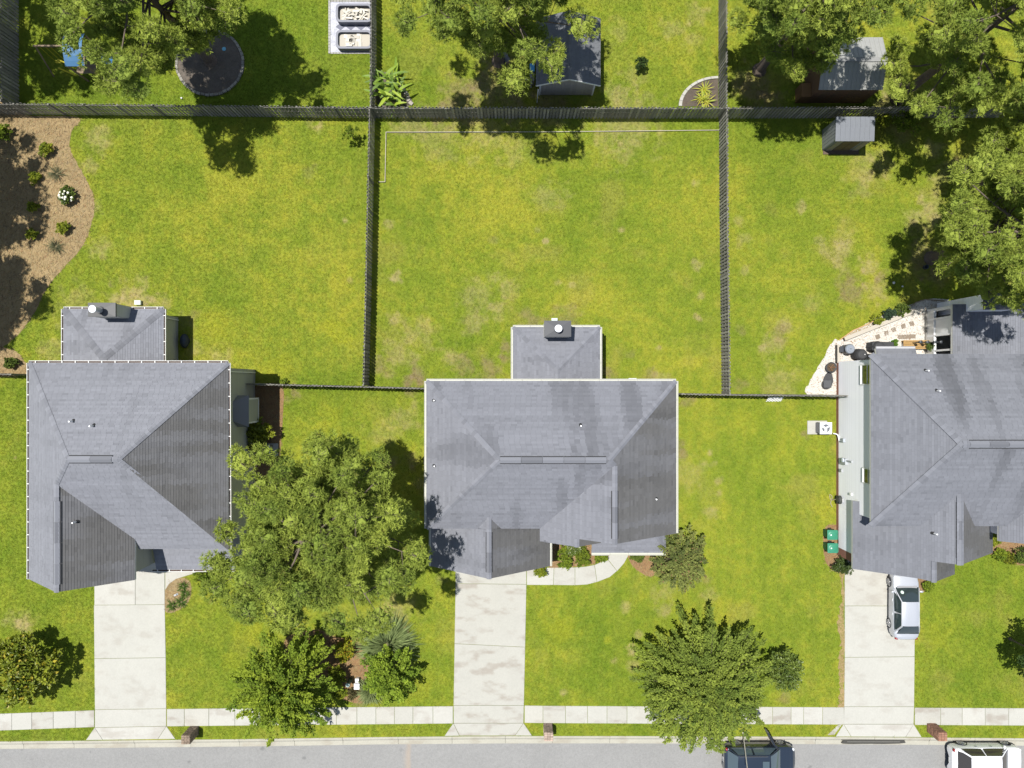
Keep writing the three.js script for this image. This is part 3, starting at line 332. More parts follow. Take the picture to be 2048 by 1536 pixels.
// a slope laid with overlapping shingle tabs in courses; pieces: convex plan outlines on one plane
function shingles(parent, plane, pieces, base, seed, o = {}) {
  const r = rng(seed), { dir, pitch, ref } = plane, k = Math.sqrt(1 + pitch * pitch), ux = -dir[1], uz = dir[0], expo = o.expo || 0.145, tabW = o.tab || 0.31, tb = new TB(), deck = [];
  const toUV = ([x, z]) => [(x - ref[0]) * ux + (z - ref[1]) * uz, ((x - ref[0]) * dir[0] + (z - ref[1]) * dir[1]) * k];
  const nrm = V(-dir[0] * pitch, 1, -dir[1] * pitch).normalize();
  const to3 = (u, v, off) => { const d = v / k, x = ref[0] + ux * u + dir[0] * d, z = ref[1] + uz * u + dir[1] * d; return V(x, plane.h0 + pitch * d, z).addScaledVector(nrm, off); };
  const phase = seed * 0.37;
  for (const piece of pieces) {
    const P = piece.map(toUV), us = P.map((p) => p[0]), vs = P.map((p) => p[1]), v0 = Math.min(...vs), v1 = Math.max(...vs);
    let area = 0; P.forEach((p, i) => { const q = P[(i + 1) % P.length]; area += p[0] * q[1] - q[0] * p[1]; }); const sg = Math.sign(area);
    const inside = (poly) => { for (let i = 0; i < P.length && poly.length; i++) { const a = P[i], b = P[(i + 1) % P.length]; poly = clipHalf(poly, (q) => sg * ((b[0] - a[0]) * (q[1] - a[1]) - (b[1] - a[1]) * (q[0] - a[0]))); } return poly; };
    for (let row = Math.floor(v0 / expo); row * expo < v1; row++) {
      const a0 = row * expo, a1 = a0 + expo; let band = inside([[-99, a0], [99, a0], [99, a1], [-99, a1]]); if (band.length < 3) continue;
      const lo = Math.min(...band.map((p) => p[0])), hi = Math.max(...band.map((p) => p[0])), sh = (hash(row, seed, 3) * 0.7) * tabW;
      for (let u = Math.floor((lo - sh) / tabW) * tabW + sh; u < hi; u += tabW) {
        let q = clipHalf(clipHalf(band, (p) => p[0] - u - 0.003), (p) => u + tabW - 0.003 - p[0]); if (q.length < 3) continue;
        const id = hash(row, Math.round(u * 40), seed), st = fbm(u * 1.1 + phase, a0 * 0.2 + phase, 7 + seed, 4), tone = (0.93 + 0.11 * id) * (id > 0.955 ? 0.82 : 1) * (0.94 + 0.12 * hash(row, 5, seed)) * (1 - (o.stain || 0.25) * sstep(st, 0.5, 0.78)), greyAmt = (o.greyBlend || 0) * (0.68 + 0.32 * sstep(fbm(u * 1.6 + phase, a0 * 0.22, 91 + seed, 3), 0.3, 0.62)), th = 0.011 + 0.007 * hash(row, Math.round(u * 33), seed + 1), c = [lerp(base[0], 0.088, greyAmt) * tone, lerp(base[1], 0.085, greyAmt) * tone, lerp(base[2], 0.081, greyAmt) * tone];  // right-hand slopes blend towards a darker warm grey in soft streaks
        const off = (v) => 0.004 + th * (1 - (v - a0) / expo);
        if (sg < 0) q = [...q].reverse(); const up = q.map((p) => to3(p[0], p[1], off(p[1]))); courseStats.tabs++;
        const fl = V().subVectors(up[1], up[0]).cross(V().subVectors(up[2], up[0])).y < 0; tb.poly(fl ? [...up].reverse() : up, c);
        const e = q.filter((p) => Math.abs(p[1] - a0) < 1e-6).map((p) => p[0]); if (e.length > 1) { const m0 = Math.min(...e), m1 = Math.max(...e), A = to3(m0, a0, off(a0)), B = to3(m1, a0, off(a0)), C = to3(m1, a0, 0), D = to3(m0, a0, 0); tb.quad(A, B, C, D, c.map((w) => w * 0.9)); }
      }
    }
    // deck with its fascia edge
    const top = piece.map(([x, z]) => V(x, plane.h(x, z) - 0.001, z)), bot = piece.map(([x, z]) => V(x, plane.h(x, z) - 0.17, z)), dk = new TB(), tc = o.trim || [0.6, 0.59, 0.56]; dk.poly(top, base.map((v) => v * 0.6)); dk.poly([...bot].reverse(), tc); top.forEach((p, i) => { const j = (i + 1) % top.length; dk.quad(p, bot[i], bot[j], top[j], tc); }); deck.push(dk.geo());
  }
  const slope = part('roof_slope', deck, deckMat, parent), s = part('shingles', tb.geo(), shingleMat, slope); s.userData.kind = 'stuff';
  return slope;
}
function caps(parent, list, base, seed) { // hip and ridge cap shingles along lines
  const r = rng(seed), tb = new TB();
  for (const [a, b, w = 0.15, drop = 0.07] of list) { const d = b.clone().sub(a), n = Math.max(1, Math.round(d.length() / 0.24)), s = V(-d.z, 0, d.x).normalize().multiplyScalar(w), f = d.clone().normalize(); for (let i = 0; i < n; i++) { const p = a.clone().lerp(b, i / n).add(V(0, 0.05, 0)), q = a.clone().lerp(b, (i + 1.1) / n).add(V(0, 0.036, 0)), k = 0.84 + 0.28 * r(), c = base.map((v) => v * k), dn = V(0, -drop, 0); const pl = p.clone().add(s).add(dn), pr = p.clone().sub(s).add(dn), ql = q.clone().add(s).add(dn), qr = q.clone().sub(s).add(dn); tb.quad(p, q, ql, pl, c); tb.quad(pr, qr, q, p, c); tb.quad(pl, pr.clone(), p, p, c); } }
  part('ridge_caps', tb.geo(), shingleMat, parent);
}
function ridgeVent(parent, a, b, base, w = 0.17, pitch = 0.7) { const tb = new TB(), d = b.clone().sub(a), n = Math.ceil(d.length() / 1.2), s = V(-d.z, 0, d.x).normalize(); for (let i = 0; i < n; i++) { const k = 0.78 + 0.3 * hash(i, 3, 7), c = base.map((v) => v * k), p = a.clone().lerp(b, i / n), q = a.clone().lerp(b, (i + 1) / n - 0.004); p.y += 0.085; q.y += 0.085; const L = s.clone().multiplyScalar(w).add(V(0, -w * pitch, 0)), R = s.clone().multiplyScalar(-w).add(V(0, -w * pitch, 0)), dn = V(0, -0.045, 0); const pl = p.clone().add(L), ql = q.clone().add(L), pr = p.clone().add(R), qr = q.clone().add(R); tb.quad(p, q, ql, pl, c); tb.quad(pr, qr, q, p, c); const bl = [0.03, 0.03, 0.032], so = s.clone().multiplyScalar(0.05).add(V(0, -0.05, 0)); tb.quad(pl, ql, ql.clone().add(so), pl.clone().add(so), bl); tb.quad(pr, pr.clone().sub(V(so.x, -so.y, so.z)), qr.clone().sub(V(so.x, -so.y, so.z)), qr, bl); if (i === 0 || i === n - 1) { const e = i ? q : p, el = i ? ql : pl, er = i ? qr : pr; tb.tri(e, el, er, c); tb.quad(el, er, er.clone().add(dn), el.clone().add(dn), c); } } part('ridge_vent', tb.geo(), shingleMat, parent); }
// eaves gutter: trough with hangers (or a flat guard)
function gutter(parent, a, b, out, o = {}) { // a, b: ends at the roof edge [x, y, z]; out: outward unit [x, z]
  const A = V(...a), B = V(...b), d = B.clone().sub(A), L = d.length(), f = d.clone().normalize(), n = V(out[0], 0, out[1]), g = [], W = o.w || 0.13, pl = (c, w, hgt, len) => { const m = new THREE.BoxGeometry(len, hgt, w); m.applyQuaternion(new THREE.Quaternion().setFromUnitVectors(V(1, 0, 0), f)); return m.translate(c.x, c.y, c.z); };
  const mid = A.clone().lerp(B, 0.5); const c = (no, y) => mid.clone().addScaledVector(n, no).add(V(0, y, 0));
  g.push(pl(c(0.012, -0.05), 0.008, 0.1, L), pl(c(W / 2, -0.097), W - 0.012, 0.008, L), pl(c(W, -0.045), 0.026, 0.112, L));
  [A, B].forEach((e) => g.push(pl(e.clone().addScaledVector(n, W / 2).add(V(0, -0.05, 0)), W - 0.02, 0.085, 0.01)));
  if (o.guard) { const k = Math.round(L / 1.2); for (let i = 0; i < k; i++) { const e = A.clone().lerp(B, (i + 0.5) / k).addScaledVector(n, W / 2 - 0.01).add(V(0, 0.006, 0)); g.push(pl(e, W - 0.035, 0.006, L / k - 0.014)); } }
  else { const st = o.step || 0.78, k = Math.round(L / st); for (let i = 0; i < k; i++) g.push(pl(A.clone().lerp(B, (i + 0.5) / k).addScaledVector(n, W / 2 - 0.03).add(V(0, 0.008, 0)), W + 0.03, 0.012, 0.045)); }
  part('gutter', g, o.m || gutterWhite, parent);
  if (!o.guard && o.litter !== false) { part('trough_shade', pl(c(W / 2, -0.082), W - 0.03, 0.014, L - 0.03), mat(0.075, 0.05, 0.04, 1), parent); }  // dark strip paints the shade inside the open trough
}
// lap siding on an upright wall: from p to q (outside on the right hand of p->q), outline in (along, height)
function lapWall(parent, p, q, outline, col, name = 'wall', lap = 0.115, seed = 3) {
  const dx = q[0] - p[0], dz = q[1] - p[1], L = Math.hypot(dx, dz), ux = dx / L, uz = dz / L, n = V(-uz, 0, ux), tb = new TB(), y0 = Math.min(...outline.map((e) => e[1])), y1 = Math.max(...outline.map((e) => e[1])), P = (s, y, o) => V(p[0] + ux * s + n.x * o, y, p[1] + uz * s + n.z * o);
  for (let i = 0, y = y0; y < y1 - 1e-6; i++, y += lap) { const yt = Math.min(y + lap, y1); let band = clipHalf(clipHalf(outline, (e) => e[1] - y), (e) => yt - e[1]); if (band.length < 3) continue; const k = 0.94 + 0.1 * hash(i, seed, 2), c = col.map((v) => v * k); const f = band.map(([s, h]) => P(s, h, 0.003 + 0.016 * (1 - (h - y) / lap))); const up = V().subVectors(f[1], f[0]).cross(V().subVectors(f[2], f[0])).dot(n) < 0 ? [...f].reverse() : f; tb.poly(up, c); const lo = band.filter((e) => Math.abs(e[1] - y) < 1e-6).map((e) => e[0]); if (lo.length > 1) { const a = Math.min(...lo), b = Math.max(...lo); tb.quad(P(a, y, 0.019), P(a, y, 0), P(b, y, 0), P(b, y, 0.019), c); } }
  const bk = outline.map(([s, h]) => P(s, h, -0.12)), fr = outline.map(([s, h]) => P(s, h, 0)); tb.poly(bk, col); fr.forEach((e, i) => { const j = (i + 1) % fr.length; tb.quad(e, fr[j], bk[j], bk[i], col); });
  return part(name, tb.geo(), lapWhite, parent);
}
const rectW = (L, y0, y1) => [[0, y0], [L, y0], [L, y1], [0, y1]];
function wallBox(parent, x0, z0, x1, z1, y1, col, o = {}) { KEEP_OFF.push([[x0, z0], [x1, z0], [x1, z1], [x0, z1]]); // four lap-sided walls of a block
  const W = x1 - x0, D = z1 - z0, y0 = 0.35; const gable = (L, top) => (top ? [[0, y0], [L, y0], [L, y1], [L / 2, top], [0, y1]] : rectW(L, y0, y1));
  // outside on the right hand: walk so that the normal (-uz, ux) points outward
  lapWall(parent, [x1, z0], [x0, z0], gable(W, o.back), col); lapWall(parent, [x0, z1], [x1, z1], gable(W, o.front), col);
  lapWall(parent, [x0, z0], [x0, z1], rectW(D, y0, y1), col); lapWall(parent, [x1, z1], [x1, z0], rectW(D, y0, y1), col);
  part('foundation', bx(x0 - 0.02, -0.1, z0 - 0.02, x1 + 0.02, 0.36, z1 + 0.02), o.base || brickMat, parent);
}
function windowOn(parent, c, n, w, h, y, m = whiteTrim) { // c: [x, z] on the wall, n: outward
  const t = [-n[1], n[0]], mk = (s0, s1, a, b, d0, d1) => { const xs = [c[0] + t[0] * s0 + n[0] * d0, c[0] + t[0] * s1 + n[0] * d1], zs = [c[1] + t[1] * s0 + n[1] * d0, c[1] + t[1] * s1 + n[1] * d1]; return bx(Math.min(...xs), a, Math.min(...zs), Math.max(...xs), b, Math.max(...zs)); };
  const win = part('window', [mk(-w / 2 - 0.07, -w / 2, y - 0.07, y + h + 0.07, 0.0, 0.06), mk(w / 2, w / 2 + 0.07, y - 0.07, y + h + 0.07, 0.0, 0.06), mk(-w / 2, w / 2, y + h, y + h + 0.07, 0.0, 0.06), mk(-w / 2 - 0.02, w / 2 + 0.02, y - 0.08, y - 0.001, 0.0, 0.09), mk(-w / 2, w / 2, y + h / 2 - 0.025, y + h / 2 + 0.025, 0.0, 0.05)], m, parent);
  part('pane', mk(-w / 2, w / 2, y, y + h / 2 - 0.025, 0.005, 0.03), glassMat, win); part('pane', mk(-w / 2, w / 2, y + h / 2 + 0.025, y + h, 0.005, 0.03), glassMat, win);
}
function ventPipe(parent, x, z, y, hgt = 0.35, m = pipeWhite) { const p = part('vent_pipe', cyl(x, y - 0.25, y + hgt, z, 0.045, 0.045, 10), m, parent); part('flashing', cyl(x, y - 0.12, y + 0.05, z, 0.17, 0.07, 10), blackRubber, p); }
function chimney(parent, x0, z0, x1, z1, y0, y1, wall, capM, pipe) {
  const W = x1 - x0, D = z1 - z0, ch = part('chimney', bx(x0 + 0.02, y0, z0 + 0.02, x1 - 0.02, y1 - 0.02, z1 - 0.02), mat(...wall, 0.8), parent);
  lapWall(ch, [x1, z0], [x0, z0], rectW(W, y0, y1), wall, 'chase_face'); lapWall(ch, [x0, z1], [x1, z1], rectW(W, y0, y1), wall, 'chase_face'); lapWall(ch, [x0, z0], [x0, z1], rectW(D, y0, y1), wall, 'chase_face'); lapWall(ch, [x1, z1], [x1, z0], rectW(D, y0, y1), wall, 'chase_face');
  const cx = (x0 + x1) / 2, cz = (z0 + z1) / 2, t = new TB(), o = 0.06, A = V(x0 - o, y1 + 0.02, z0 - o), B = V(x1 + o, y1 + 0.02, z0 - o), C = V(x1 + o, y1 + 0.02, z1 + o), E = V(x0 - o, y1 + 0.02, z1 + o), T = V(cx, y1 + 0.08, cz); t.tri(A, T, B); t.tri(B, T, C); t.tri(C, T, E); t.tri(E, T, A); const lid = t.geo(); lid.deleteAttribute('color');
  part('chimney_cap', [lid, bx(x0 - o, y1 - 0.1, z0 - o, x1 + o, y1 + 0.019, z1 + o)], capM, ch);
  const [px, pz, ph] = pipe, fl = part('flue', cyl(px, y1 - 0.02, y1 + ph, pz, 0.15, 0.15, 18), galv, ch);
  part('flue_cap', [cyl(px, y1 + ph - 0.06, y1 + ph + 0.02, pz, 0.22, 0.23, 20), cyl(px, y1 + ph + 0.021, y1 + ph + 0.07, pz, 0.23, 0.1, 20)], mat(0.75, 0.76, 0.78, 0.3, { metalness: 0.2 }), fl); part('collar', cyl(px, y1 + 0.03, y1 + 0.12, pz, 0.26, 0.19, 18), darkMetal, fl);
}
function garageDoor(parent, x0, x1, z, n = 4) { const d = part('garage_door', bx(x0, 0.04, z, x1, 2.15, z + 0.04), whiteTrim, parent); for (let i = 0; i < n; i++) for (let j = 0; j < 4; j++) { const w = (x1 - x0) / 4; part('door_panel', rbx(x0 + j * w + 0.06, 0.1 + i * 0.52, z + 0.03, x0 + (j + 1) * w - 0.06, 0.54 + i * 0.52, z + 0.06, 0.01), whiteTrim, d); } }
function downspout(parent, x, z, y1, dz = 0.05) { part('downspout', rbx(x - 0.04, 0.1, z - 0.03, x + 0.04, y1, z + 0.03, 0.01), whiteTrim, parent); }

// ---------- middle house: hip roof, front gables, garage gable, back room ----------
{
  const S = [0.166, 0.17, 0.192], wall = [0.5, 0.49, 0.44], h = thing('house', 'grey shingled hip roof house between the two long yard fences', 'house', [2.4, 4.2], 'houses along the street');
  const E = 5.3, p = 0.7, L = -5.14, R = 9.86, zb = -0.18, zf = 8.68, zm = 4.25, hr = E + p * 4.43;
  const PB = roofPlane(E, [0, zb], [0, 1], p), PF = roofPlane(E, [0, zf], [0, -1], p), PL = roofPlane(E, [L, 0], [1, 0], p), PR = roofPlane(E, [R, 0], [-1, 0], p), PG = roofPlane(E, [1.68, 0], [1, 0], p);
  shingles(h, PB, [[[L, zb], [R, zb], [R - 4.43, zm], [L + 4.43, zm]]], S, 11, { stain: 0.3 });
  shingles(h, PL, [[[L, zb], [L + 4.43, zm], [L, zf]]], S, 12, { stain: 0.25 });
  shingles(h, PF, [[[L, zf], [L + 4.43, zm], [R - 4.43, zm], [5.77, 4.59], [1.68, zf]]], S, 13, { stain: 0.25 });
  shingles(h, PR, [[[R, zb], [R, 4.59], [5.77, 4.59], [5.43, zm]], [[R, 4.59], [R, 8.98], [5.77, 8.98], [5.77, 4.59]]], S, 14, { stain: 0.2, greyBlend: 0.88 });
  shingles(h, PG, [[[1.68, zf], [5.77, 4.59], [5.77, 8.98], [1.68, 8.98]], [[1.68, 8.98], [3.77, 8.98], [3.77, 9.46], [1.68, 9.46]]], S, 15, { stain: 0.35 });
  shingles(h, roofPlane(E + p * 2.09, [3.77, 0], [-1, 0], p), [[[3.77, 9.46], [5.3, 9.46], [5.3, 8.7], [3.77, 8.7]]], S, 16, { greyBlend: 0.9 });
  // garage wing
  const GE = 2.9, gp = 0.78, gl = -5.14, gr = 2.41, gm = -1.365, gf = 11.56, gh = GE + gp * (gm - gl);
  shingles(h, roofPlane(GE, [gl, 0], [1, 0], gp), [[[gl, gf], [gm, gf], [gm, zf], [gl, zf - 0.25]], [[gm, zf], [gm, 7.89], [-2.06, zf]]], S, 17);
  shingles(h, roofPlane(GE, [gr, 0], [-1, 0], gp), [[[gr, gf], [gm, gf], [gm, zf], [gr, zf - 0.25]], [[gm, zf], [gm, 7.89], [-0.67, zf]]], S, 18, { greyBlend: 0.88 });
  // porch roof at the front with hipped end
  const pz = at(0, 1105, 2.7)[1], px0 = at(1183, 0, 2.7)[0], px1 = at(1331, 0, 2.7)[0];
  shingles(h, roofPlane(2.75, [0, pz], [0, -1], 0.4), [[[px0, pz], [px1, pz], [px1 - 1.15, 8.6], [px0, 8.6]]], S, 19);
  shingles(h, roofPlane(2.75, [px1, 0], [-1, 0], 0.75), [[[px1, pz], [px1, 8.6], [px1 - 1.15, 8.6]]], S, 20);
  // back room
  const bl = 0.06, br = 5.61, bb = -3.63, bm = 2.835, bp = 0.42, BE = 2.7, run = bm - bl;
  shingles(h, roofPlane(BE, [0, bb], [0, 1], bp), [[[bl, bb], [br, bb], [bm, bb + run]]], S, 21, { stain: 0.4 });
  shingles(h, roofPlane(BE, [bl, 0], [1, 0], bp), [[[bl, bb], [bm, bb + run], [bm, 0.1], [bl, 0.1]]], S, 22);
  shingles(h, roofPlane(BE, [br, 0], [-1, 0], bp), [[[br, bb], [bm, bb + run], [bm, 0.1], [br, 0.1]]], S, 23, { stain: 0.6 });
  const a = V(L + 4.43, hr, zm), b = V(R - 4.43, hr, zm), g0 = V(5.77, 8.163, 4.59), ap = V(bm, BE + bp * run, bb + run);
  caps(h, [[V(L, E, zb), a], [V(L, E, zf), a], [V(R, E, zb), b], [b, g0], [g0, V(5.77, 8.163, 8.98)], [V(3.77, E + p * 2.09, 8.98), V(3.77, E + p * 2.09, 9.46)], [V(gm, gh, 7.89), V(gm, gh, gf)], [V(bl, BE, bb), ap], [V(br, BE, bb), ap], [ap, V(bm, ap.y, 0.1)], [V(px1, 2.75, pz), V(px1 - 1.15, 3.63, 8.6)]], S, 31);
  ridgeVent(h, a.clone().add(V(0.05, 0, 0)), b.clone().add(V(-0.15, 0, 0)), S, 0.17, p); ridgeVent(h, V(5.77, 8.163, 6), V(5.77, 8.163, 8.7), S, 0.15, p); ridgeVent(h, V(gm, gh, 8.8), V(gm, gh, 11.2), S, 0.15, gp);
  // walls
  wallBox(h, L + 0.3, zb + 0.3, R - 0.3, zf - 0.3, 5.12, wall); wallBox(h, gl + 0.3, zf - 0.29, gr - 0.3, gf - 0.3, 2.78, wall, { front: gh - 0.35 }); wallBox(h, bl + 0.3, bb + 0.3, br - 0.3, zb + 0.29, 2.52, wall);
  wallBox(h, 1.98, zf - 0.31, R - 0.3, 8.7, 5.12, wall, { front: 7.6 });
  part('porch_floor', slab([[px0 + 0.1, 8.72], [px1 - 0.1, 8.72], [px1 - 0.1, pz - 0.1], [px0 + 0.1, pz - 0.1]], 0, 0.2), concreteMats[1], h); for (const x of [px0 + 0.25, (px0 + px1) / 2, px1 - 0.25]) part('porch_post', rbx(x - 0.08, 0.19, pz - 0.35, x + 0.08, 2.6, pz - 0.19, 0.01), whiteTrim, h);
  part('front_door', rbx(7.2, 0.2, 8.7, 8.15, 2.3, 8.76, 0.01), mat(0.12, 0.03, 0.025, 0.5), h); garageDoor(h, -3.6, 0.9, gf - 0.29);
  windowOn(h, [5.6, 8.7], [0, 1], 1, 1.4, 0.8); windowOn(h, [4.2, 8.7], [0, 1], 0.9, 1.3, 3.4); windowOn(h, [7.6, 8.7], [0, 1], 0.9, 1.3, 3.4); windowOn(h, [-2, zb + 0.3], [0, -1], 0.9, 1.3, 3.3); windowOn(h, [4, zb + 0.3], [0, -1], 0.9, 1.3, 3.6); windowOn(h, [8, zb + 0.3], [0, -1], 0.9, 1.4, 0.9); windowOn(h, [R - 0.3, 3], [1, 0], 0.9, 1.3, 3.3); windowOn(h, [L + 0.3, 4], [-1, 0], 0.9, 1.3, 3.3);
  // gutters with flat guards
  const gm2 = new THREE.MeshStandardMaterial({ map: grain(2, [0.43, 0.425, 0.36], 0.25, 471, 0.3, [0.28, 0.26, 0.2]), roughness: 0.6 }), gd = { guard: true, m: gm2, w: 0.12 };
  gutter(h, [L, E, zb], [R, E, zb], [0, -1], gd); gutter(h, [L, E, zb], [L, E, zf], [-1, 0], gd); gutter(h, [R, E, zb], [R, E, 8.96], [1, 0], gd); gutter(h, [gl, GE, zf], [gl, GE, gf], [-1, 0], gd); gutter(h, [gr, GE, 9.4], [gr, GE, gf], [1, 0], gd); gutter(h, [px0, 2.75, pz], [px1, 2.75, pz], [0, 1], { ...gd, w: 0.16 }); gutter(h, [bl, BE, bb], [br, BE, bb], [0, -1], gd); gutter(h, [bl, BE, bb], [bl, BE, -0.2], [-1, 0], gd); gutter(h, [br, BE, bb], [br, BE, -0.2], [1, 0], gd);
  for (const [x, z] of [[L + 0.24, zb + 0.6], [R - 0.24, zb + 0.6], [R - 0.24, 8.3], [gr - 0.24, gf - 0.5]]) downspout(h, x, z, x === gr - 0.24 ? 2.7 : 5.1);
  chimney(h, 2.03, -3.82, 3.56, -2.95, 0, 4.5, wall, mat(0.05, 0.052, 0.058, 0.6), [at(1117, 657, 5)[0], at(1117, 657, 5)[1], 0.5]);
  for (const [x, y, hh] of [[1164, 853, 7.9], [868, 801, 5.8], [1312, 998, 6.4], [869, 932, 5.8]]) { const [X, Z] = at(x, y, hh); const yy = X > 8 ? PR.h(X, Z) : X < -3 ? PL.h(X, Z) : PB.h(X, Z); ventPipe(h, X, Z, yy, 0.28); }
}
// ---------- house with pine shading its front (plot with the pine straw beds) ----------
{
  const S = [0.182, 0.186, 0.208], wall = [0.37, 0.37, 0.31], h = thing('house', 'grey shingled two-storey house with white gutters beside the pine straw oval', 'house', [-23, 4.5], 'houses along the street');
  const L = -28.95, R = -17.03, zb = -1.26, E = 5.4, hr = 9.1, zr = 4.13, xa = -24.34, xb = -21.6, pb = (hr - E) / (zr - zb), pl = (hr - E) / (xa - L), pr = (hr - E) / (R - xb), zf = 9.95, fE = hr - pb * (zf - zr);
  const PB = roofPlane(E, [0, zb], [0, 1], pb), PF = roofPlane(hr, [0, zr], [0, -1], pb), PL = roofPlane(E, [L, 0], [1, 0], pl), PR = roofPlane(E, [R, 0], [-1, 0], pr);
  const wx = -25.62, wh = E + pl * (wx - L), wz = zr + (hr - wh) / pb, we = -22.52, wE = wh - pl * (we - wx), wf = 11.7, gEnd = wf;
  // the right slope of the front wing meets the front plane along a valley
  const wr = roofPlane(wh, [wx, 0], [-1, 0], pl), vz = (x) => zr + (hr - wr.h(x, 0)) / pb, vEndX = wx + (wh - fE) / pl;
  shingles(h, PB, [[[L, zb], [R, zb], [xb, zr], [xa, zr]]], S, 41, { stain: 0.14 });
  shingles(h, PL, [[[L, zb], [xa, zr], [wx, wz], [L, wz]], [[L, wz], [wx, wz], [wx, wf], [L, wf]]], S, 42, { stain: 0.1 });
  shingles(h, PF, [[[xa, zr], [xb, zr], [R, zf], [we, vz(we)], [wx, wz]], [[we, vz(we)], [R, zf], [we, zf]]], S, 43, { stain: 0.12 });
  shingles(h, PR, [[[R, zb], [xb, zr], [R, zf]]], S, 44, { stain: 0.14, greyBlend: 0.9 });
  shingles(h, wr, [[[wx, wz], [we, vz(we)], [we, wf], [wx, wf]]], S, 45, { stain: 0.14, greyBlend: 0.9 });
  // porch
  const pz = at(0, 1139, 2.8)[1], p0 = -22.62, p1 = at(470, 0, 2.8)[0];
  shingles(h, roofPlane(2.8, [0, pz], [0, -1], 0.32), [[[p0, pz], [p1, pz], [p1, 9.7], [p0, 9.7]]], S, 46, { stain: 0.1 });
  // back room
  const bl = -28.66, br = -22.27, bb = -4.79, bm = (bl + br) / 2, run = bm - bl, bp = 0.36, BE = 2.6;
  shingles(h, roofPlane(BE, [0, bb], [0, 1], bp), [[[bl, bb], [br, bb], [bm, bb + run]]], S, 47, { stain: 0.3 }); shingles(h, roofPlane(BE, [bl, 0], [1, 0], bp), [[[bl, bb], [bm, bb + run], [bm, -0.9], [bl, -0.9]]], S, 48); shingles(h, roofPlane(BE, [br, 0], [-1, 0], bp), [[[br, bb], [bm, bb + run], [bm, -0.9], [br, -0.9]]], S, 49);
  const a = V(xa, hr, zr), b = V(xb, hr, zr), w0 = V(wx, wh, wz), ap = V(bm, BE + bp * run, bb + run), Sd = S.map((v) => v * 0.8);
  caps(h, [[V(L, E, zb), a], [a, w0], [V(R, E, zb), b], [V(R, fE, zf), b], [a, b], [w0, V(wx, wh, wf)]], S, 51); caps(h, [[V(bl, BE, bb), ap, 0.22], [V(br, BE, bb), ap, 0.22], [ap, V(bm, ap.y, -0.9), 0.22]], Sd, 52);
  ridgeVent(h, a.clone().add(V(0.05, 0, 0)), b.clone().add(V(-0.3, 0, 0)), S, 0.18, pb); ridgeVent(h, V(wx, wh, 6.6), V(wx, wh, 11.3), S, 0.18, pl);
  wallBox(h, L + 0.3, zb + 0.3, R - 0.34, zf - 0.3, 5.0, wall, { base: mat(0.3, 0.3, 0.27, 0.9) }); wallBox(h, L + 0.3, zf - 0.29, we - 0.3, wf - 0.3, 5.2, wall, { front: wh - 0.4, base: mat(0.3, 0.3, 0.27, 0.9) }); wallBox(h, bl + 0.3, bb + 0.3, br - 0.3, zb + 0.29, 2.42, wall, { base: mat(0.3, 0.3, 0.27, 0.9) });
  garageDoor(h, -28.1, -23.4, wf - 0.29);
  part('porch_floor', slab([[p0 + 0.15, 9.7], [p1, 9.7], [p1, pz - 0.1], [p0 + 0.15, pz - 0.1]], 0, 0.18), concreteMats[1], h); for (const x of [p0 + 0.5, (p0 + p1) / 2, p1 - 0.2]) part('porch_post', rbx(x - 0.08, 0.17, pz - 0.35, x + 0.08, 2.62, pz - 0.19, 0.01), whiteTrim, h);
  windowOn(h, [-20, zf - 0.3], [0, 1], 0.95, 1.3, 3.6); windowOn(h, [-18.4, zf - 0.3], [0, 1], 0.95, 1.3, 3.6); windowOn(h, [-25.7, wf - 0.3], [0, 1], 1.5, 1.3, 3.4); windowOn(h, [-19, zb + 0.3], [0, -1], 0.95, 1.4, 3.2); windowOn(h, [-19.4, zb + 0.3], [0, -1], 0.95, 1.4, 0.8);
  const gt = { step: 0.78 };
  gutter(h, [L - 0.02, E, zb], [R, E, zb], [0, -1], gt); gutter(h, [L, E, zb], [L, E, wf], [-1, 0], gt); gutter(h, [R, E, zb], [R, E - 0.15, zf], [1, 0], gt); gutter(h, [p0 - 0.3, 2.8, pz], [p1, 2.8, pz], [0, 1], gt); gutter(h, [bl, BE, bb], [br, BE, bb], [0, -1], gt); gutter(h, [bl, BE, bb], [bl, BE, zb - 0.2], [-1, 0], gt); gutter(h, [br, BE, bb], [br, BE, zb - 0.2], [1, 0], gt);
  downspout(h, R - 0.28, zb + 0.5, 5); downspout(h, -22.5, -4.3, 2.5);
  chimney(h, -25.92, -4.92, -24.35, -4.18, 0, 4.45, [0.45, 0.45, 0.4], mat(0.075, 0.075, 0.075, 0.6), [at(201, 621, 4.5)[0] + 0.03, at(201, 621, 4.5)[1], 0.95]);
  // boarded box bay hanging on the side wall, with its own little roof
  const X0 = R - 0.34, X1 = -16.78, bay = part('box_bay', bx(X0, 1, 0.92, X1, 3.05, 2.5), mat(...wall, 0.8), h);
  lapWall(bay, [X1, 2.5], [X1, 0.92], rectW(1.58, 1, 3.05), wall, 'bay_face'); part('bay_trim', [bx(X1, 1, 0.9, X1 + 0.035, 3.05, 1), bx(X1, 1, 2.42, X1 + 0.035, 3.05, 2.52), bx(X1, 2.95, 1.001, X1 + 0.033, 3.05, 2.419), bx(X1, 0.96, 1.001, X1 + 0.033, 1.06, 2.419)], whiteTrim, bay);
  { const t = new TB(), e = X1 + 0.14, A = V(e, 3.06, 0.72), B = V(e, 3.06, 2.72), C = V(X0, 3.85, 2.3), D = V(X0, 3.85, 1.1), A2 = V(X0, 3.06, 0.72), B2 = V(X0, 3.06, 2.72), c = S.map((v) => v * 0.9); t.quad(A, D, C, B, c); t.tri(A, A2, D, c); t.tri(B, C, B2, c); t.quad(A, B, B2, A2, [0.5, 0.5, 0.48]); part('bay_roof', t.geo(), shingleMat, bay); }
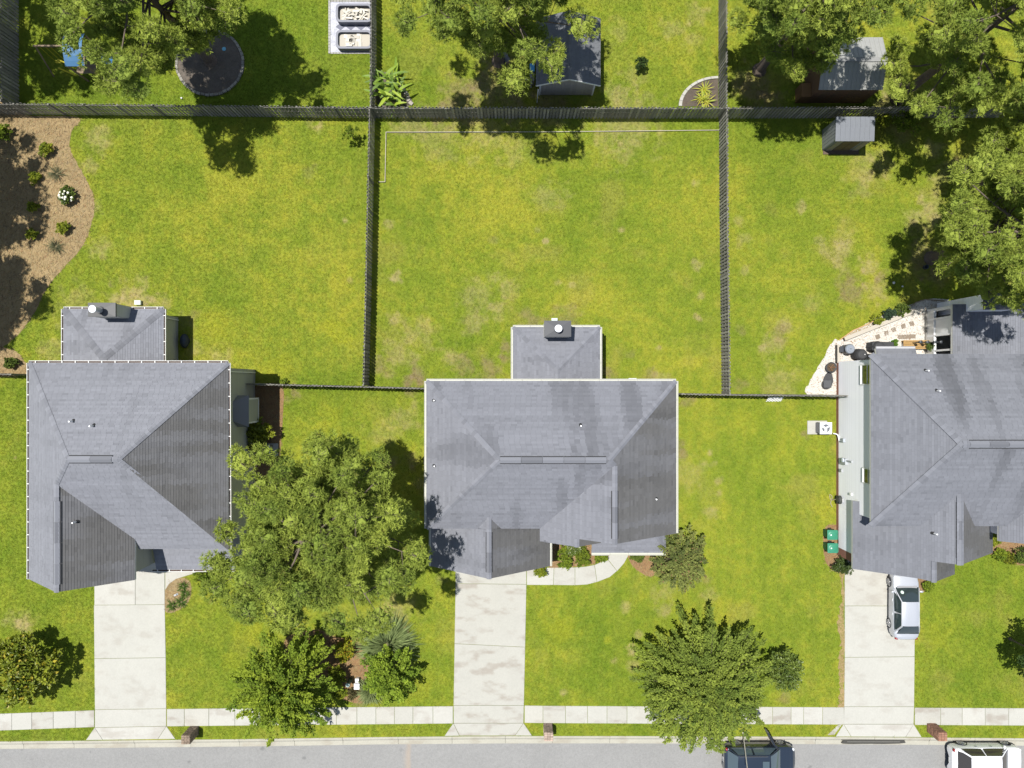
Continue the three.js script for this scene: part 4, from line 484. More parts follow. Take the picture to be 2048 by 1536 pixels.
  for (const [x, y, hh] of [[151, 842, 7.5], [193, 851, 7.6], [141, 1047, 8], [205, 632, 3]]) { const [X, Z] = at(x, y, hh); ventPipe(h, X, Z, y > 1000 ? wr.h(X, Z) : y < 700 ? 2.8 : PB.h(X, Z), y < 700 ? 0.1 : 0.4); }
}
// ---------- house with the white sided wall and gravel patio ----------
{
  const S = [0.152, 0.157, 0.177], wall = [0.86, 0.86, 0.89], h = thing('house', 'grey roofed house with bright white lap siding beside the gravel patio', 'house', [29, 4.5], 'houses along the street');
  const L = 21.6, R = 37.2, E = 5.25, zb = -1.8, zf = 8.54, zr = 3.37, hr = 8.3, xa = 25.2, xb = 33.6, p = (hr - E) / (zr - zb), pl = (hr - E) / (xa - L);
  const PB = roofPlane(E, [0, zb], [0, 1], p), PF = roofPlane(E, [0, zf], [0, -1], p), PL = roofPlane(E, [L, 0], [1, 0], pl), PR = roofPlane(E, [R, 0], [-1, 0], pl);
  shingles(h, PB, [[[L, zb], [R, zb], [xb, zr], [xa, zr]]], S, 61, { stain: 0.4 }); shingles(h, PL, [[[L, zb], [xa, zr], [L, zf]]], S, 62, { stain: 0.1 }); shingles(h, PF, [[[L, zf], [xa, zr], [xb, zr], [R, zf]]], S, 63, { stain: 0.3 }); shingles(h, PR, [[[R, zb], [xb, zr], [R, zf]]], S, 64);
  // garage wing with a nested front gable
  const gE = 2.96, gp = 0.77, gx = 26.2, gh = gE + gp * (gx - L), gr = 30.1, gf = 10.57, v0 = zf - (gh - E) / p;
  const vx = gx - (gh - E) / gp, vx2 = gx + (gh - E) / gp;
  shingles(h, roofPlane(gE, [L, 0], [1, 0], gp), [[[L, 7.4], [vx, 7.4], [vx, 11.72], [L, 11.72]], [[vx, zf], [gx, v0], [gx, gf], [vx, gf]], [[vx, gf], [25.15, gf], [25.15, 11.8], [vx, 11.72]]], S, 65, { stain: 0.1 });
  shingles(h, roofPlane(gh, [gx, 0], [-1, 0], gp), [[[gx, v0], [vx2, zf], [vx2, gf], [gx, gf]], [[vx2, zf - 0.2], [gr, zf - 0.2], [gr, gf], [vx2, gf]]], S, 66, { stain: 0.15, greyBlend: 0.9 });
  const sh = gE + gp * (25.15 - L); shingles(h, roofPlane(sh, [25.15, 0], [-1, 0], gp), [[[25.15, gf - 0.2], [27.45, gf - 0.2], [27.45, 11.8], [25.15, 11.8]]], S, 67, { greyBlend: 0.9 });
  // gable by the entry
  const eL = at(1997, 0, 5)[0], ex = 31.6, eE = 5.05, eh = eE + 0.7 * (ex - eL), ev = zf - (eh - E) / p; shingles(h, roofPlane(eE, [eL, 0], [1, 0], 0.7), [[[eL, zf - 0.05], [ex, ev], [ex, 9.5], [eL, 9.5]]], S, 68, { stain: 0.1 }); shingles(h, roofPlane(eE, [2 * ex - eL, 0], [-1, 0], 0.7), [[[2 * ex - eL, zf - 0.05], [ex, ev], [ex, 9.5], [2 * ex - eL, 9.5]]], S, 69);
  // sunroom roof at the back
  const sL = at(1905, 0, 3)[0], sB = -5.05; shingles(h, roofPlane(3.0, [sL, 0], [1, 0], 0.16), [[[sL, sB], [37, sB], [37, -1.5], [sL, -1.5]]], [S[0] * 1.1, S[1] * 1.1, S[2] * 1.1], 70, { stain: 0.15 });
  // small shed roof over the grill corner
  const q0 = at(1752, 697, 2.9), q1 = at(1832, 708, 2.9); shingles(h, roofPlane(2.85, [0, q0[1]], [0, 1], 0.3), [[[q0[0], q0[1]], [q1[0], q0[1]], [q1[0], -1.4], [q0[0], -1.4]]], S, 71);
  const a = V(xa, hr, zr), b = V(xb, hr, zr);
  caps(h, [[V(L, E, zb), a, 0.2], [V(L, E, zf), a, 0.2], [a, b, 0.2], [V(gx, gh, v0), V(gx, gh, gf), 0.2], [V(25.15, sh, gf), V(25.15, sh, 11.8), 0.16], [V(ex, eh, ev), V(ex, eh, 9.5)], [V(R, E, zb), b], [V(R, E, zf), b]], S, 73);
  ridgeVent(h, a.clone().add(V(0.4, 0, 0)), b.clone().add(V(-0.4, 0, 0)), S, 0.2, p); ridgeVent(h, V(gx, gh, 6.9), V(gx, gh, 10.2), S, 0.16, gp);
  const wl = L + 0.32; wallBox(h, wl, zb + 0.32, R - 0.3, zf - 0.32, 5.08, wall); wallBox(h, wl + 0.001, zf - 0.31, gr - 0.3, gf - 0.28, 2.8, wall, { front: gh - 0.4 });
  lapWall(h, [wl, gf - 0.28], [wl, 10.95], rectW(10.95 - gf + 0.28, 0.35, 2.8), wall); part('brick_return', bx(wl, 0, 10.951, 27.15, 2.8, 11.5), brickMat, h); part('brick_return', bx(wl + 0.1, 0.0, gf - 0.27, 27.14, 2.799, 10.95), brickMat, h);
  wallBox(h, eL + 0.3, zf - 0.31, 2 * ex - eL - 0.3, 9.2, 4.9, wall, { front: eh - 0.3 });
  garageDoor(h, 22.4, 26.8, 11.51);
  windowOn(h, [wl, at(0, 749, 4.6)[1]], [-1, 0], 1.15, 1.45, 3.5); windowOn(h, [wl, at(0, 954, 4.6)[1]], [-1, 0], 0.85, 1.2, 3.75); windowOn(h, [31.6, 9.2], [0, 1], 1.2, 1.4, 3.2); windowOn(h, [24, zb + 0.32], [0, -1], 1, 1.4, 3.2);
  gutter(h, [q0[0] + 0.05, 2.82, q0[1]], [q1[0], 2.82, q0[1]], [0, -1], { guard: true, m: mat(0.4, 0.4, 0.42, 0.5) });
  // sunroom walls: white frame with open dark screens
  const fx = at(1867, 0, 0)[0], zs = [at(0, 640, 0)[1], at(0, 655, 0)[1] + 0.2, -1.52], frame = part('sunroom_frame', [bx(sL + 0.1, 0, sB + 0.1, sL + 0.25, 2.9, sB + 0.25)], whiteTrim, h);
  part('sunroom_floor', slab([[sL - 0.05, sB + 0.1], [36.8, sB + 0.1], [36.8, -1.5], [sL - 0.05, -1.5]], 0, 0.16), mat(0.2, 0.19, 0.17, 0.9), h); const xw = sL + 0.06;
  part('knee_wall', bx(xw, 0.16, sB + 0.1, xw + 0.12, 0.85, -1.5), trimMat, h); for (const z of [sB + 0.1, -4.3, -3.2, -2.2, -1.62]) part('sunroom_post', rbx(xw - 0.01, 0.15, z - 0.06, xw + 0.13, 2.86, z + 0.06, 0.008), whiteTrim, frame); part('sunroom_rail', [bx(xw - 0.015, 0.85, sB + 0.1, xw + 0.13, 0.95, -1.5), bx(xw - 0.015, 2.72, sB + 0.1, xw + 0.13, 2.86, -1.5)], whiteTrim, frame); part('inner_wall', bx(36.8, 0, sB + 0.1, 36.9, 2.9, -1.5), mat(0.3, 0.3, 0.28, 0.9), h); part('back_screen', bx(sL + 0.2, 0.1, sB + 0.06, 36.8, 2.88, sB + 0.1), trimMat, h);
  part('screen_panel', bx(xw + 0.05, 0.95, -4.3, xw + 0.07, 2.72, -3.25), whiteTrim, h);
  chimney(h, at(1992, 0, 5)[0] - 0.6, at(0, 588, 5)[1], at(2052, 0, 5)[0] - 0.4, at(0, 617, 5)[1], 0, 4.9, wall, mat(0.07, 0.072, 0.08, 0.4, { metalness: 0.35 }), [at(2017, 600, 5)[0] - 0.1, at(2017, 600, 5)[1], 0.8]);
  for (const [x, y, hh] of [[1887, 782, 7.2], [1868, 741, 6.7], [1872, 1068, 5.9]]) { const [X, Z] = at(x, y, hh); ventPipe(h, X, Z, y > 1000 ? gE + gp * (X - L) : PB.h(X, Z), 0.35); }
  // fittings on the white wall
  const wx = wl - 0.001; part('electric_meter', [rbx(wx - 0.16, 0.9, at(0, 913)[1] - 0.02, wx, 1.6, at(0, 924)[1] + 0.02, 0.02), rbx(wx - 0.1, 1.5, at(0, 915)[1], wx, 2.3, at(0, 918)[1], 0.02)], mat(0.34, 0.36, 0.38, 0.5), h); part('meter_dial', new THREE.CylinderGeometry(0.13, 0.13, 0.12, 16).rotateZ(Math.PI / 2).translate(wx - 0.2, 1.35, at(0, 916)[1]), mat(0.5, 0.55, 0.62, 0.2), h);
  part('service_box', rbx(wx - 0.12, 0.6, at(0, 935)[1], wx, 0.95, at(0, 941)[1], 0.015), mat(0.3, 0.31, 0.32, 0.6), h); part('wall_vent', rbx(wx - 0.12, 2.05, at(0, 976)[1], wx, 2.3, at(0, 979)[1] + 0.05, 0.02), pipeWhite, h);
}

// ================= fences: shadow-box pickets on both faces =================
const fenceWood = [[0.25, 0.24, 0.21], [0.21, 0.2, 0.175], [0.31, 0.295, 0.26], [0.18, 0.172, 0.152]].map((c, i) => new THREE.MeshStandardMaterial({ map: grain(0.9, c, 0.8, 301 + i * 9, 0.35, [0.1, 0.1, 0.08]), roughness: 0.95 }));
const picketGeo = [1.74, 1.78, 1.8].map((h) => { const s = new THREE.Shape(); [[-0.07, 0.04], [0.07, 0.04], [0.07, h - 0.045], [0.035, h], [-0.035, h], [-0.07, h - 0.045]].forEach(([x, y], i) => (i ? s.lineTo(x, y) : s.moveTo(x, y))); s.closePath(); return new THREE.ExtrudeGeometry(s, { depth: 0.018, bevelEnabled: false }).translate(0, 0, -0.009); });
function fence(label, pts, o = {}) {
  const [x0, z0] = pts[0], t = thing('board_fence', label, 'fence', [x0, z0], 'board fences between the yards'), r = rng(o.seed || 7), add = (n, g, m, x, y, z, ry) => { const e = new THREE.Mesh(g, m); e.name = n; e.position.set(x - x0, y, z - z0); e.rotation.y = ry; e.castShadow = e.receiveShadow = true; t.add(e); return e; };
  const post = new THREE.BoxGeometry(0.09, 1.86, 0.09).translate(0, 0.85, 0);
  for (let s = 0; s < pts.length - 1; s++) {
    const [ax, az] = pts[s], [bx_, bz] = pts[s + 1], dx = bx_ - ax, dz = bz - az, L = Math.hypot(dx, dz), ry = Math.atan2(-dz, dx), nx = -dz / L, nz = dx / L, P = (d, off) => [ax + (dx * d) / L + nx * off, az + (dz * d) / L + nz * off];
    for (const y of [0.32, 0.95, 1.58]) add('rail', new THREE.BoxGeometry(L - 0.02, 0.088, 0.038), fenceWood[3], (ax + bx_) / 2, y, (az + bz) / 2, ry);
    const np = Math.max(1, Math.round(L / 2.44)); for (let i = s ? 1 : 0; i <= np; i++) { const [x, z] = P((L * i) / np, 0); add('post', post, fenceWood[3], x, 0, z, ry); }
    const step = 0.232; for (let d = 0.09, k = 0; d < L - 0.05; d += step / 2, k++) { const side = k % 2 ? 1 : -1, [x, z] = P(d + (r() - 0.5) * 0.016, side * 0.042), e = add('picket', picketGeo[Math.floor(r() * 3)], fenceWood[Math.floor(r() * 4)], x, (r() - 0.5) * 0.03, z, ry); e.rotation.z = (r() - 0.5) * 0.016; e.rotation.x = (r() - 0.5) * 0.02; }
  }
  return t;
}
const FB = (x) => (x < 740 ? lerp(227, 235, x / 740) : x < 1440 ? lerp(235, 236, (x - 740) / 700) : lerp(236, 234, (x - 1440) / 610));
fence('dark weathered board fence behind the wide pine straw bed', plan([[-70, FB(0)], [330, FB(330)], [749, 235.5]]), { seed: 1 });
fence('dark weathered board fence below the broad-leaved tropical clump', plan([[752, 235.5], [1100, 236], [1437, 236]]), { seed: 2 });
fence('dark weathered board fence between the two small sheds', plan([[1441, 236], [1800, 235], [2110, 234]]), { seed: 3 });
fence('dark weathered board fence beside the paved pad with the two troughs', plan([[751, -60], [752, 80], [751, 232]]), { seed: 4 });
fence('dark weathered board fence between the mown yard and the yard with the border line', plan([[749, 240], [745, 430], [741, 620], [737, 770]]), { seed: 5 });
fence('dark weathered board fence beside the quarter-round bed', plan([[1438, -60], [1438, 90], [1438, 232]]), { seed: 6 });
fence('dark weathered board fence between the border line yard and the small shed yard', plan([[1439, 240], [1440, 430], [1442, 620], [1444, 786]]), { seed: 7 });
fence('dark weathered board fence beside the swing set', plan([[36, -70], [37, 80], [38, 222]]), { seed: 8 });
fence('dark weathered board fence joining the box bay wall to the middle house', plan([[507, 768], [733, 773.5], [856, 777]]), { seed: 9 });
fence('dark weathered board fence with the white lattice panel against it', plan([[1352, 787.5], [1444, 789], [1676, 791]]), { seed: 10 });
fence('short dark board fence beside the corner straw bed', plan([[-40, 747], [58, 749.5]]), { seed: 11 });

// ================= sheds =================
{ // gabled shed with metal roof in the pine's shade
  const t = thing('garden_shed', 'beige gabled garden shed with white trim and dark roof under the pine', 'shed', [3.6, -21.3], 'garden sheds'), E = 2.32, p = 0.47, L = 1.55, R = 5.69, m = 3.62, zb = -23.5, zf = -19.2, wall = [0.32, 0.3, 0.27];
  for (const [ref, d, pc, sd] of [[[L, 0], [1, 0], [[L, zb], [m, zb], [m, zf], [L, zf]], 81], [[R, 0], [-1, 0], [[R, zb], [m, zb], [m, zf], [R, zf]], 82]]) shingles(t, roofPlane(E, ref, d, p), [pc], [0.125, 0.13, 0.138], sd, { trim: [0.7, 0.7, 0.7], stain: 0.1 });
  caps(t, [[V(m, E + p * (m - L), zb), V(m, E + p * (m - L), zf), 0.13]], [0.12, 0.125, 0.132], 83);
  const A = L + 0.3, B = R - 0.3, zF = zf - 0.3, ridge = E + p * (m - L) - 0.2, y1 = E + p * 0.3 - 0.17;
  // vertical grooved panels
  const panels = (z, s) => { const n = 18, w = (B - A) / n; for (let i = 0; i < n; i++) { const x0 = A + i * w + 0.006, x1 = A + (i + 1) * w - 0.006, top = (x) => y1 + ((ridge - y1) * (1 - Math.abs(x - m) / (m - A))), sh = shapeOf([[x0, 0.12], [x1, 0.12], [x1, top(x1)], [x0, top(x0)]]); part('wall_board', new THREE.ExtrudeGeometry(sh, { depth: 0.02, bevelEnabled: false }).translate(0, 0, z + (s > 0 ? 0 : -0.02)), mat(...wall.map((v) => v * (0.94 + 0.1 * hash(i, 2, 9))), 0.85), t); } };
  panels(zF, 1); panels(zb + 0.3, -1); part('wall_core', new THREE.ExtrudeGeometry(shapeOf([[A, 0.1], [B, 0.1], [B, y1 - 0.03], [m, ridge - 0.03], [A, y1 - 0.03]]), { depth: zF - zb - 0.34, bevelEnabled: false }).translate(0, 0, zb + 0.32), mat(...wall, 0.85), t);
  for (const x of [A, B]) part('corner_trim', bx(x - 0.05, 0.1, zF - 0.02, x + 0.05, y1, zF + 0.045), whiteTrim, t);
  for (const [xa, xb, ya, yb] of [[L, m, E, E + p * (m - L)], [m, R, E + p * (m - L), E]]) { const d = V(xb - xa, yb - ya, 0), g = new THREE.BoxGeometry(d.length(), 0.13, 0.025).rotateZ(Math.atan2(d.y, d.x)).translate((xa + xb) / 2, (ya + yb) / 2 - 0.07, zf + 0.014); part('rake_board', g, whiteTrim, t); }
  part('gable_vent_trim', new THREE.ExtrudeGeometry(shapeOf([[m - 0.36, ridge - 0.25], [m + 0.36, ridge - 0.25], [m, ridge - 0.03]]), { depth: 0.03, bevelEnabled: false }).translate(0, 0, zF + 0.021), whiteTrim, t); part('skid', bx(A + 0.02, -0.02, zb + 0.4, B - 0.02, 0.12, zF - 0.05), fenceWood[3], t);
  solo('white_post', [rbx(1.66, 0, -19.03, 1.72, 2.15, -18.97, 0.008)], whiteTrim, 'thin white post standing at the corner of the beige shed', 'post');
}
const sheetMetal = (c, s) => new THREE.MeshStandardMaterial({ map: grain(2.5, c, 0.2, s, 0.3, c.map((v) => v * 0.8)), roughness: 0.6, metalness: 0.15 });
{ // low shed with ribbed pale roof
  const t = thing('garden_shed', 'brown walled garden shed with pale ribbed roof beside the leaning pine', 'shed', [21.7, -20.5], 'garden sheds'), L = 19.67, R = 23.78, zb = -22.24, zf = -18.87, zm = -20.55, E = 2.4, rh = 3.0, light = sheetMetal([0.3, 0.3, 0.285], 331);
  for (const [za, zc, s] of [[zb, zm, 1], [zf, zm, -1]]) { const dz = zc - za, len = Math.hypot(dz, rh - E), n = 14, w = (R - L) / n; for (let i = 0; i < n; i++) { const g = new THREE.BoxGeometry(w - 0.012, 0.03, len).rotateX(s * -Math.atan2(rh - E, Math.abs(dz))).translate(L + (i + 0.5) * w, (E + rh) / 2 + (i % 2) * 0.006, (za + zc) / 2); part('roof_sheet', g, light, t); part('roof_rib', new THREE.BoxGeometry(0.03, 0.035, len).rotateX(s * -Math.atan2(rh - E, Math.abs(dz))).translate(L + (i + 1) * w - (i === n - 1 ? 0.02 : 0), (E + rh) / 2 + 0.02, (za + zc) / 2), light, t); } }
  part('ridge_cap', rbx(L - 0.02, rh, zm - 0.14, R + 0.02, rh + 0.045, zm + 0.14, 0.015), sheetMetal([0.24, 0.24, 0.235], 341), t);
  const brown = mat(0.13, 0.072, 0.035, 0.9); part('wall_core', bx(L + 0.12, 0, zb + 0.12, R - 0.12, E - 0.05, zf - 0.12), brown, t); for (let i = 0; i < 16; i++) { const x = L + 0.1 + i * 0.245; part('wall_board', bx(x, 0.02, zf - 0.119, x + 0.235, E - 0.06, zf - 0.098), mat(0.13 * (0.9 + 0.2 * hash(i, 1, 4)), 0.072, 0.035, 0.9), t); } part('gable', new THREE.ExtrudeGeometry(shapeOf([[zb + 0.1, E - 0.05], [zf - 0.1, E - 0.05], [zm, rh - 0.04]]), { depth: R - L - 0.24, bevelEnabled: false }).rotateY(-Math.PI / 2).translate(R - 0.12, 0, 0), brown, t);
  part('lean_to', bx(L - 0.55, 0, zf - 1.0, L + 0.1, 1.1, zf - 0.1), mat(0.16, 0.085, 0.03, 0.9), t);
}
{ // small shed with doors
  const t = thing('garden_shed', 'small grey roofed tool shed with brown doors against the back fence', 'shed', [22.2, -16.3], 'garden sheds'), L = 20.9, R = 23.42, zb = -17.22, zf = -15.72, m = sheetMetal([0.155, 0.165, 0.185], 351);
  const roof = (xa, xb) => new THREE.BoxGeometry(xb - xa, 0.05, 1.55).rotateX(0.07).translate((xa + xb) / 2, 2.1, (zb + zf) / 2); for (let i = 0; i < 8; i++) part('roof_sheet', roof(L + i * 0.315 + 0.004, L + (i + 1) * 0.315 - 0.004).translate(0, (i % 2) * 0.006, 0), m, t);
  part('walls', bx(L + 0.06, 0, zb + 0.06, R - 0.06, 2.06, zf - 0.06), mat(0.17, 0.18, 0.19, 0.7), t); const sd = mat(0.2, 0.21, 0.22, 0.6); for (let i = 0; i < 6; i++) part('wall_panel', bx(L + 0.035, 0.03, zb + 0.08 + i * 0.225, L + 0.058, 2.02, zb + 0.28 + i * 0.225), sd, t);
  const dr = mat(0.11, 0.075, 0.05, 0.8); for (const x of [L + 0.7, L + 1.26]) part('door', rbx(x, 0.04, zf - 0.06, x + 0.54, 1.95, zf - 0.02, 0.01), dr, t); for (const x of [L + 0.25, R - 0.5]) part('front_panel', rbx(x, 0.03, zf - 0.06, x + 0.4, 2, zf - 0.03, 0.01), mat(0.25, 0.22, 0.18, 0.8), t); part('plinth', bx(L + 0.1, 0, zf - 0.059, R - 0.02, 0.06, zf + 0.22), mat(0.1, 0.07, 0.05, 0.9), t);
}

// ================= vehicles =================
// body: stations along x (front to +x) with half width, belt and deck heights; loft over a rounded section
function car(name, label, category, o) {
  const t = new THREE.Group(); t.name = numbered(name); scene.add(t); tag(t, label, category); offset.set(t, [0, 0]); t.position.set(o.x, o.y || 0, o.z); t.rotation.y = o.turn;
  const paint = new THREE.MeshPhysicalMaterial({ color: rgb(...o.paint), roughness: o.rough ?? 0.32, metalness: o.metal ?? 0.35, clearcoat: 1, clearcoatRoughness: 0.06 }), glass = new THREE.MeshPhysicalMaterial({ color: rgb(...(o.glass || [0.02, 0.03, 0.032])), roughness: 0.05, clearcoat: 1, clearcoatRoughness: 0.03 }), black = mat(0.02, 0.02, 0.022, 0.6), rub = mat(0.018, 0.018, 0.018, 0.85), rimM = mat(0.45, 0.45, 0.46, 0.3, { metalness: 0.8 }), chrome = mat(0.6, 0.6, 0.62, 0.15, { metalness: 1 });
  const { len, wid, st } = o, hw = wid / 2, loft = (rows, close) => { const p = [], ix = [], n = rows[0].length; rows.forEach((r) => r.forEach((q) => p.push(q.x, q.y, q.z))); for (let i = 0; i < rows.length - 1; i++) for (let j = 0; j < n - 1; j++) { const a = i * n + j; ix.push(a, a + n, a + n + 1, a, a + n + 1, a + 1); } const g = new THREE.BufferGeometry(); g.setAttribute('position', new THREE.Float32BufferAttribute(p, 3)); g.setIndex(ix); g.computeVertexNormals(); return g; };
  // section from one sill over the deck to the other sill
  const sec = ([x, w, low, belt, deck, tuck]) => { const W = w * hw, l = [[-0.93, low], [-1, low + 0.1], [-1.0, lerp(low, belt, 0.55)], [-0.985, belt - 0.05], [-0.94, belt], [-(tuck || 0.8), lerp(belt, deck, 0.8)], [-0.42, deck], [0, deck + 0.012], [0.42, deck], [tuck || 0.8, lerp(belt, deck, 0.8)], [0.94, belt], [0.985, belt - 0.05], [1.0, lerp(low, belt, 0.55)], [1, low + 0.1], [0.93, low]]; return l.map(([k, y]) => V(x * len, y, k * W)); };
  const curve = []; for (let i = 0; i < st.length - 1; i++) for (let k = 0; k < 4; k++) { const u = k / 4; curve.push(st[i].map((v, q) => lerp(v ?? 0.8, st[i + 1][q] ?? 0.8, q === 0 ? u : u * u * (3 - 2 * u)))); } curve.push(st.at(-1));
  const rows = curve.map(sec), g = loft(rows), end = (r) => { const tb = new TB(), c = r.reduce((s, q) => s.add(q), V(0, 0, 0)).divideScalar(r.length); for (let i = 0; i < r.length - 1; i++) tb.tri(c, r[i], r[i + 1]); const e = tb.geo(); e.deleteAttribute('color'); return e; };
  const body = part('body', [g, end(rows[0]), end([...rows.at(-1)].reverse())], new THREE.MeshPhysicalMaterial().copy(paint), t); body.material.side = THREE.DoubleSide;
  part('underbody', bx(-len * 0.45, 0.2, -hw * 0.86, len * 0.45, 0.4, hw * 0.86), black, t);
  // cabin
  const c = o.cab, P = (x, y, z) => V(x * len, y, z * hw), B = c.belt, T = c.roof, grid = (a, b, c2, d, bulge, n = 6) => { const rws = []; for (let i = 0; i <= n; i++) { const rr = []; for (let j = 0; j <= n; j++) { const u = i / n, v = j / n, q = a.clone().lerp(b, u).lerp(d.clone().lerp(c2, u), v); q.add(bulge.clone().multiplyScalar(4 * (u * (1 - u) * 0.5 + v * (1 - v) * 0.5))); rr.push(q); } rws.push(rr); } return loft(rws); };
  const [rb, rt, ft, fb] = c.x, wb = c.wb, wt = c.wt, ds = (m) => { const k = m.clone(); k.side = THREE.DoubleSide; return k; };
  const roofG = []; { const nx = 10, nz = 8; for (let i = 0; i <= nx; i++) { const rr = []; for (let j = 0; j <= nz; j++) { const u = i / nx, v = j / nz * 2 - 1; rr.push(V(lerp(rt, ft, u) * len, T + 0.05 * (1 - (2 * u - 1) ** 2) - 0.06 * v * v * v * v, v * wt * hw * (1 - 0.04 * Math.pow(Math.abs(2 * u - 1), 4)))); } roofG.push(rr); } }
  const roof = part('roof', loft(roofG), ds(paint), t);
  part('windshield', grid(P(fb, B, -wb * 0.92), P(fb, B, wb * 0.92), P(ft, T, wt * 0.9), P(ft, T, -wt * 0.9), V(0.05, 0.015, 0)), ds(glass), t); part('rear_window', grid(P(rb, c.rearBelt || B, -wb * 0.88), P(rb, c.rearBelt || B, wb * 0.88), P(rt, T, wt * 0.88), P(rt, T, -wt * 0.88), V(-0.03, 0.015, 0)), ds(glass), t);
  for (const s of [-1, 1]) { const mx = (rt + ft) / 2; for (const [x0, x1, x2, x3] of [[rb + 0.045, mx - 0.012, mx - 0.012, rt + 0.012], [mx + 0.012, fb - 0.05, ft - 0.012, mx + 0.012]]) part('side_window', grid(P(x0, B, s * wb), P(x1, B, s * wb), P(x2, T - 0.05, s * wt * 0.985), P(x3, T - 0.05, s * wt * 0.985), V(0, 0, s * 0.02)), ds(glass), t);
    for (const [a, b, w] of [[P(fb - 0.012, B - 0.02, s * wb * 0.97), P(ft, T - 0.03, s * wt * 0.95), 0.04], [P(rb + 0.02, B - 0.02, s * wb * 0.96), P(rt, T - 0.03, s * wt * 0.95), 0.06], [P(mx, B - 0.02, s * wb), P(mx, T - 0.04, s * wt * 0.99), 0.03]]) part('pillar', bar(a, b, w, w, 8), paint, roof);
    part('roof_rail', bar(P(rt, T - 0.035, s * wt * 0.965), P(ft, T - 0.035, s * wt * 0.965), 0.035, 0.035, 8), paint, roof);
    const mir = part('mirror', new THREE.SphereGeometry(0.1, 12, 8).scale(0.8, 0.65, 1.3).translate((fb - 0.06) * len, B + 0.06, s * (hw * wb + 0.1)), paint, t); part('mirror_arm', bar(P(fb - 0.06, B + 0.02, s * wb * 0.97), V((fb - 0.06) * len, B + 0.05, s * (hw * wb + 0.06)), 0.025), black, mir);
    part('headlight', new THREE.SphereGeometry(0.15, 12, 8).scale(0.9, 0.5, 0.8).translate(o.lamp[0] * len, o.lamp[1], s * hw * o.lamp[2]), mat(0.6, 0.62, 0.64, 0.1), t); part('taillight', new THREE.SphereGeometry(0.14, 12, 8).scale(0.6, 0.8, 0.9).translate(o.tail[0] * len, o.tail[1], s * hw * o.tail[2]), mat(0.22, 0.012, 0.015, 0.25), t);
    for (const x of o.handles || []) part('door_handle', rbx(x * len - 0.09, B - 0.17, s * hw * 1.0 - 0.015, x * len + 0.09, B - 0.13, s * hw * 1.0 + 0.025, 0.01), o.handleM || chrome, t);
    for (const x of o.axles) { const r = o.wheelR, wh = part('wheel', new THREE.CylinderGeometry(r * 0.7, r * 0.7, 0.18, 24).rotateX(Math.PI / 2).translate(x * len, r, s * (hw - 0.1)), black, t); part('tyre', new THREE.TorusGeometry(r * 0.82, r * 0.2, 10, 28).translate(x * len, r, s * (hw - 0.085)), rub, wh); const sp = [new THREE.CylinderGeometry(r * 0.16, r * 0.16, 0.2, 12).rotateX(Math.PI / 2).translate(x * len, r, s * (hw - 0.085))]; for (let k = 0; k < 7; k++) { const a = (k / 7) * 6.283; sp.push(bar(V(x * len, r, s * (hw - 0.0)), V(x * len + Math.cos(a) * r * 0.62, r + Math.sin(a) * r * 0.62, s * (hw + 0.0)), 0.03, 0.02, 5)); } sp.push(new THREE.TorusGeometry(r * 0.63, 0.025, 6, 24).translate(x * len, r, s * (hw - 0.005))); part('rim', sp, rimM, wh); part('wheel_arch', new THREE.TorusGeometry(r * 1.06, 0.035, 6, 18, Math.PI).translate(x * len, r, s * (hw - 0.01)), black, t); }
  }
  part('plate', bx(-len * 0.502, 0.62, -0.16, -len * 0.5 + 0.005, 0.74, 0.16), mat(0.6, 0.6, 0.6, 0.6), t);
  return { t, P, paint, glass, black, hw, len, wheel: o.wheelR };
}
const sedanSt = [[-0.5, 0.5, 0.46, 0.82, 0.9], [-0.495, 0.66, 0.4, 0.86, 0.97], [-0.482, 0.8, 0.33, 0.9, 1.03], [-0.45, 0.92, 0.27, 0.92, 1.06], [-0.4, 0.985, 0.25, 0.935, 1.06], [-0.33, 1, 0.24, 0.94, 1.04], [-0.05, 1, 0.24, 0.93, 0.98], [0.16, 0.99, 0.24, 0.92, 0.99], [0.3, 0.98, 0.24, 0.88, 0.96], [0.4, 0.94, 0.26, 0.8, 0.88], [0.455, 0.84, 0.29, 0.72, 0.79], [0.485, 0.68, 0.34, 0.63, 0.69], [0.5, 0.46, 0.42, 0.55, 0.58]];
{
  const rear = at(1800, 1279, 0.9), s = car('parked_car', 'silver sedan parked on the concrete driveway with its nose under the garage eave', 'car', { x: at(1771, 0)[0] + 0.9, z: rear[1] - 2.28, y: 0.03, turn: Math.PI / 2, len: 4.55, wid: 1.78, paint: [0.46, 0.475, 0.51], metal: 0.35, rough: 0.38, st: sedanSt, cab: { belt: 0.95, roof: 1.42, rearBelt: 1.05, x: [-0.405, -0.27, 0.08, 0.265], wb: 0.94, wt: 0.66 }, glass: [0.025, 0.036, 0.038], lamp: [0.465, 0.66, 0.66], tail: [-0.485, 0.85, 0.72], handles: [-0.13, 0.07], handleM: mat(0.7, 0.71, 0.73, 0.25, { metalness: 0.4 }), axles: [-0.295, 0.31], wheelR: 0.31 });
  part('windshield_sticker', new THREE.CylinderGeometry(0.11, 0.11, 0.006, 20).rotateZ(-0.52).translate(0.205 * 4.55, 1.16, -0.42), mat(0.5, 0.62, 0.55, 0.6), s.t); part('cowl', rbx(0.245 * 4.55, 0.95, -0.66, 0.285 * 4.55, 0.985, 0.66, 0.015), mat(0.25, 0.25, 0.26, 0.6), s.t);
}
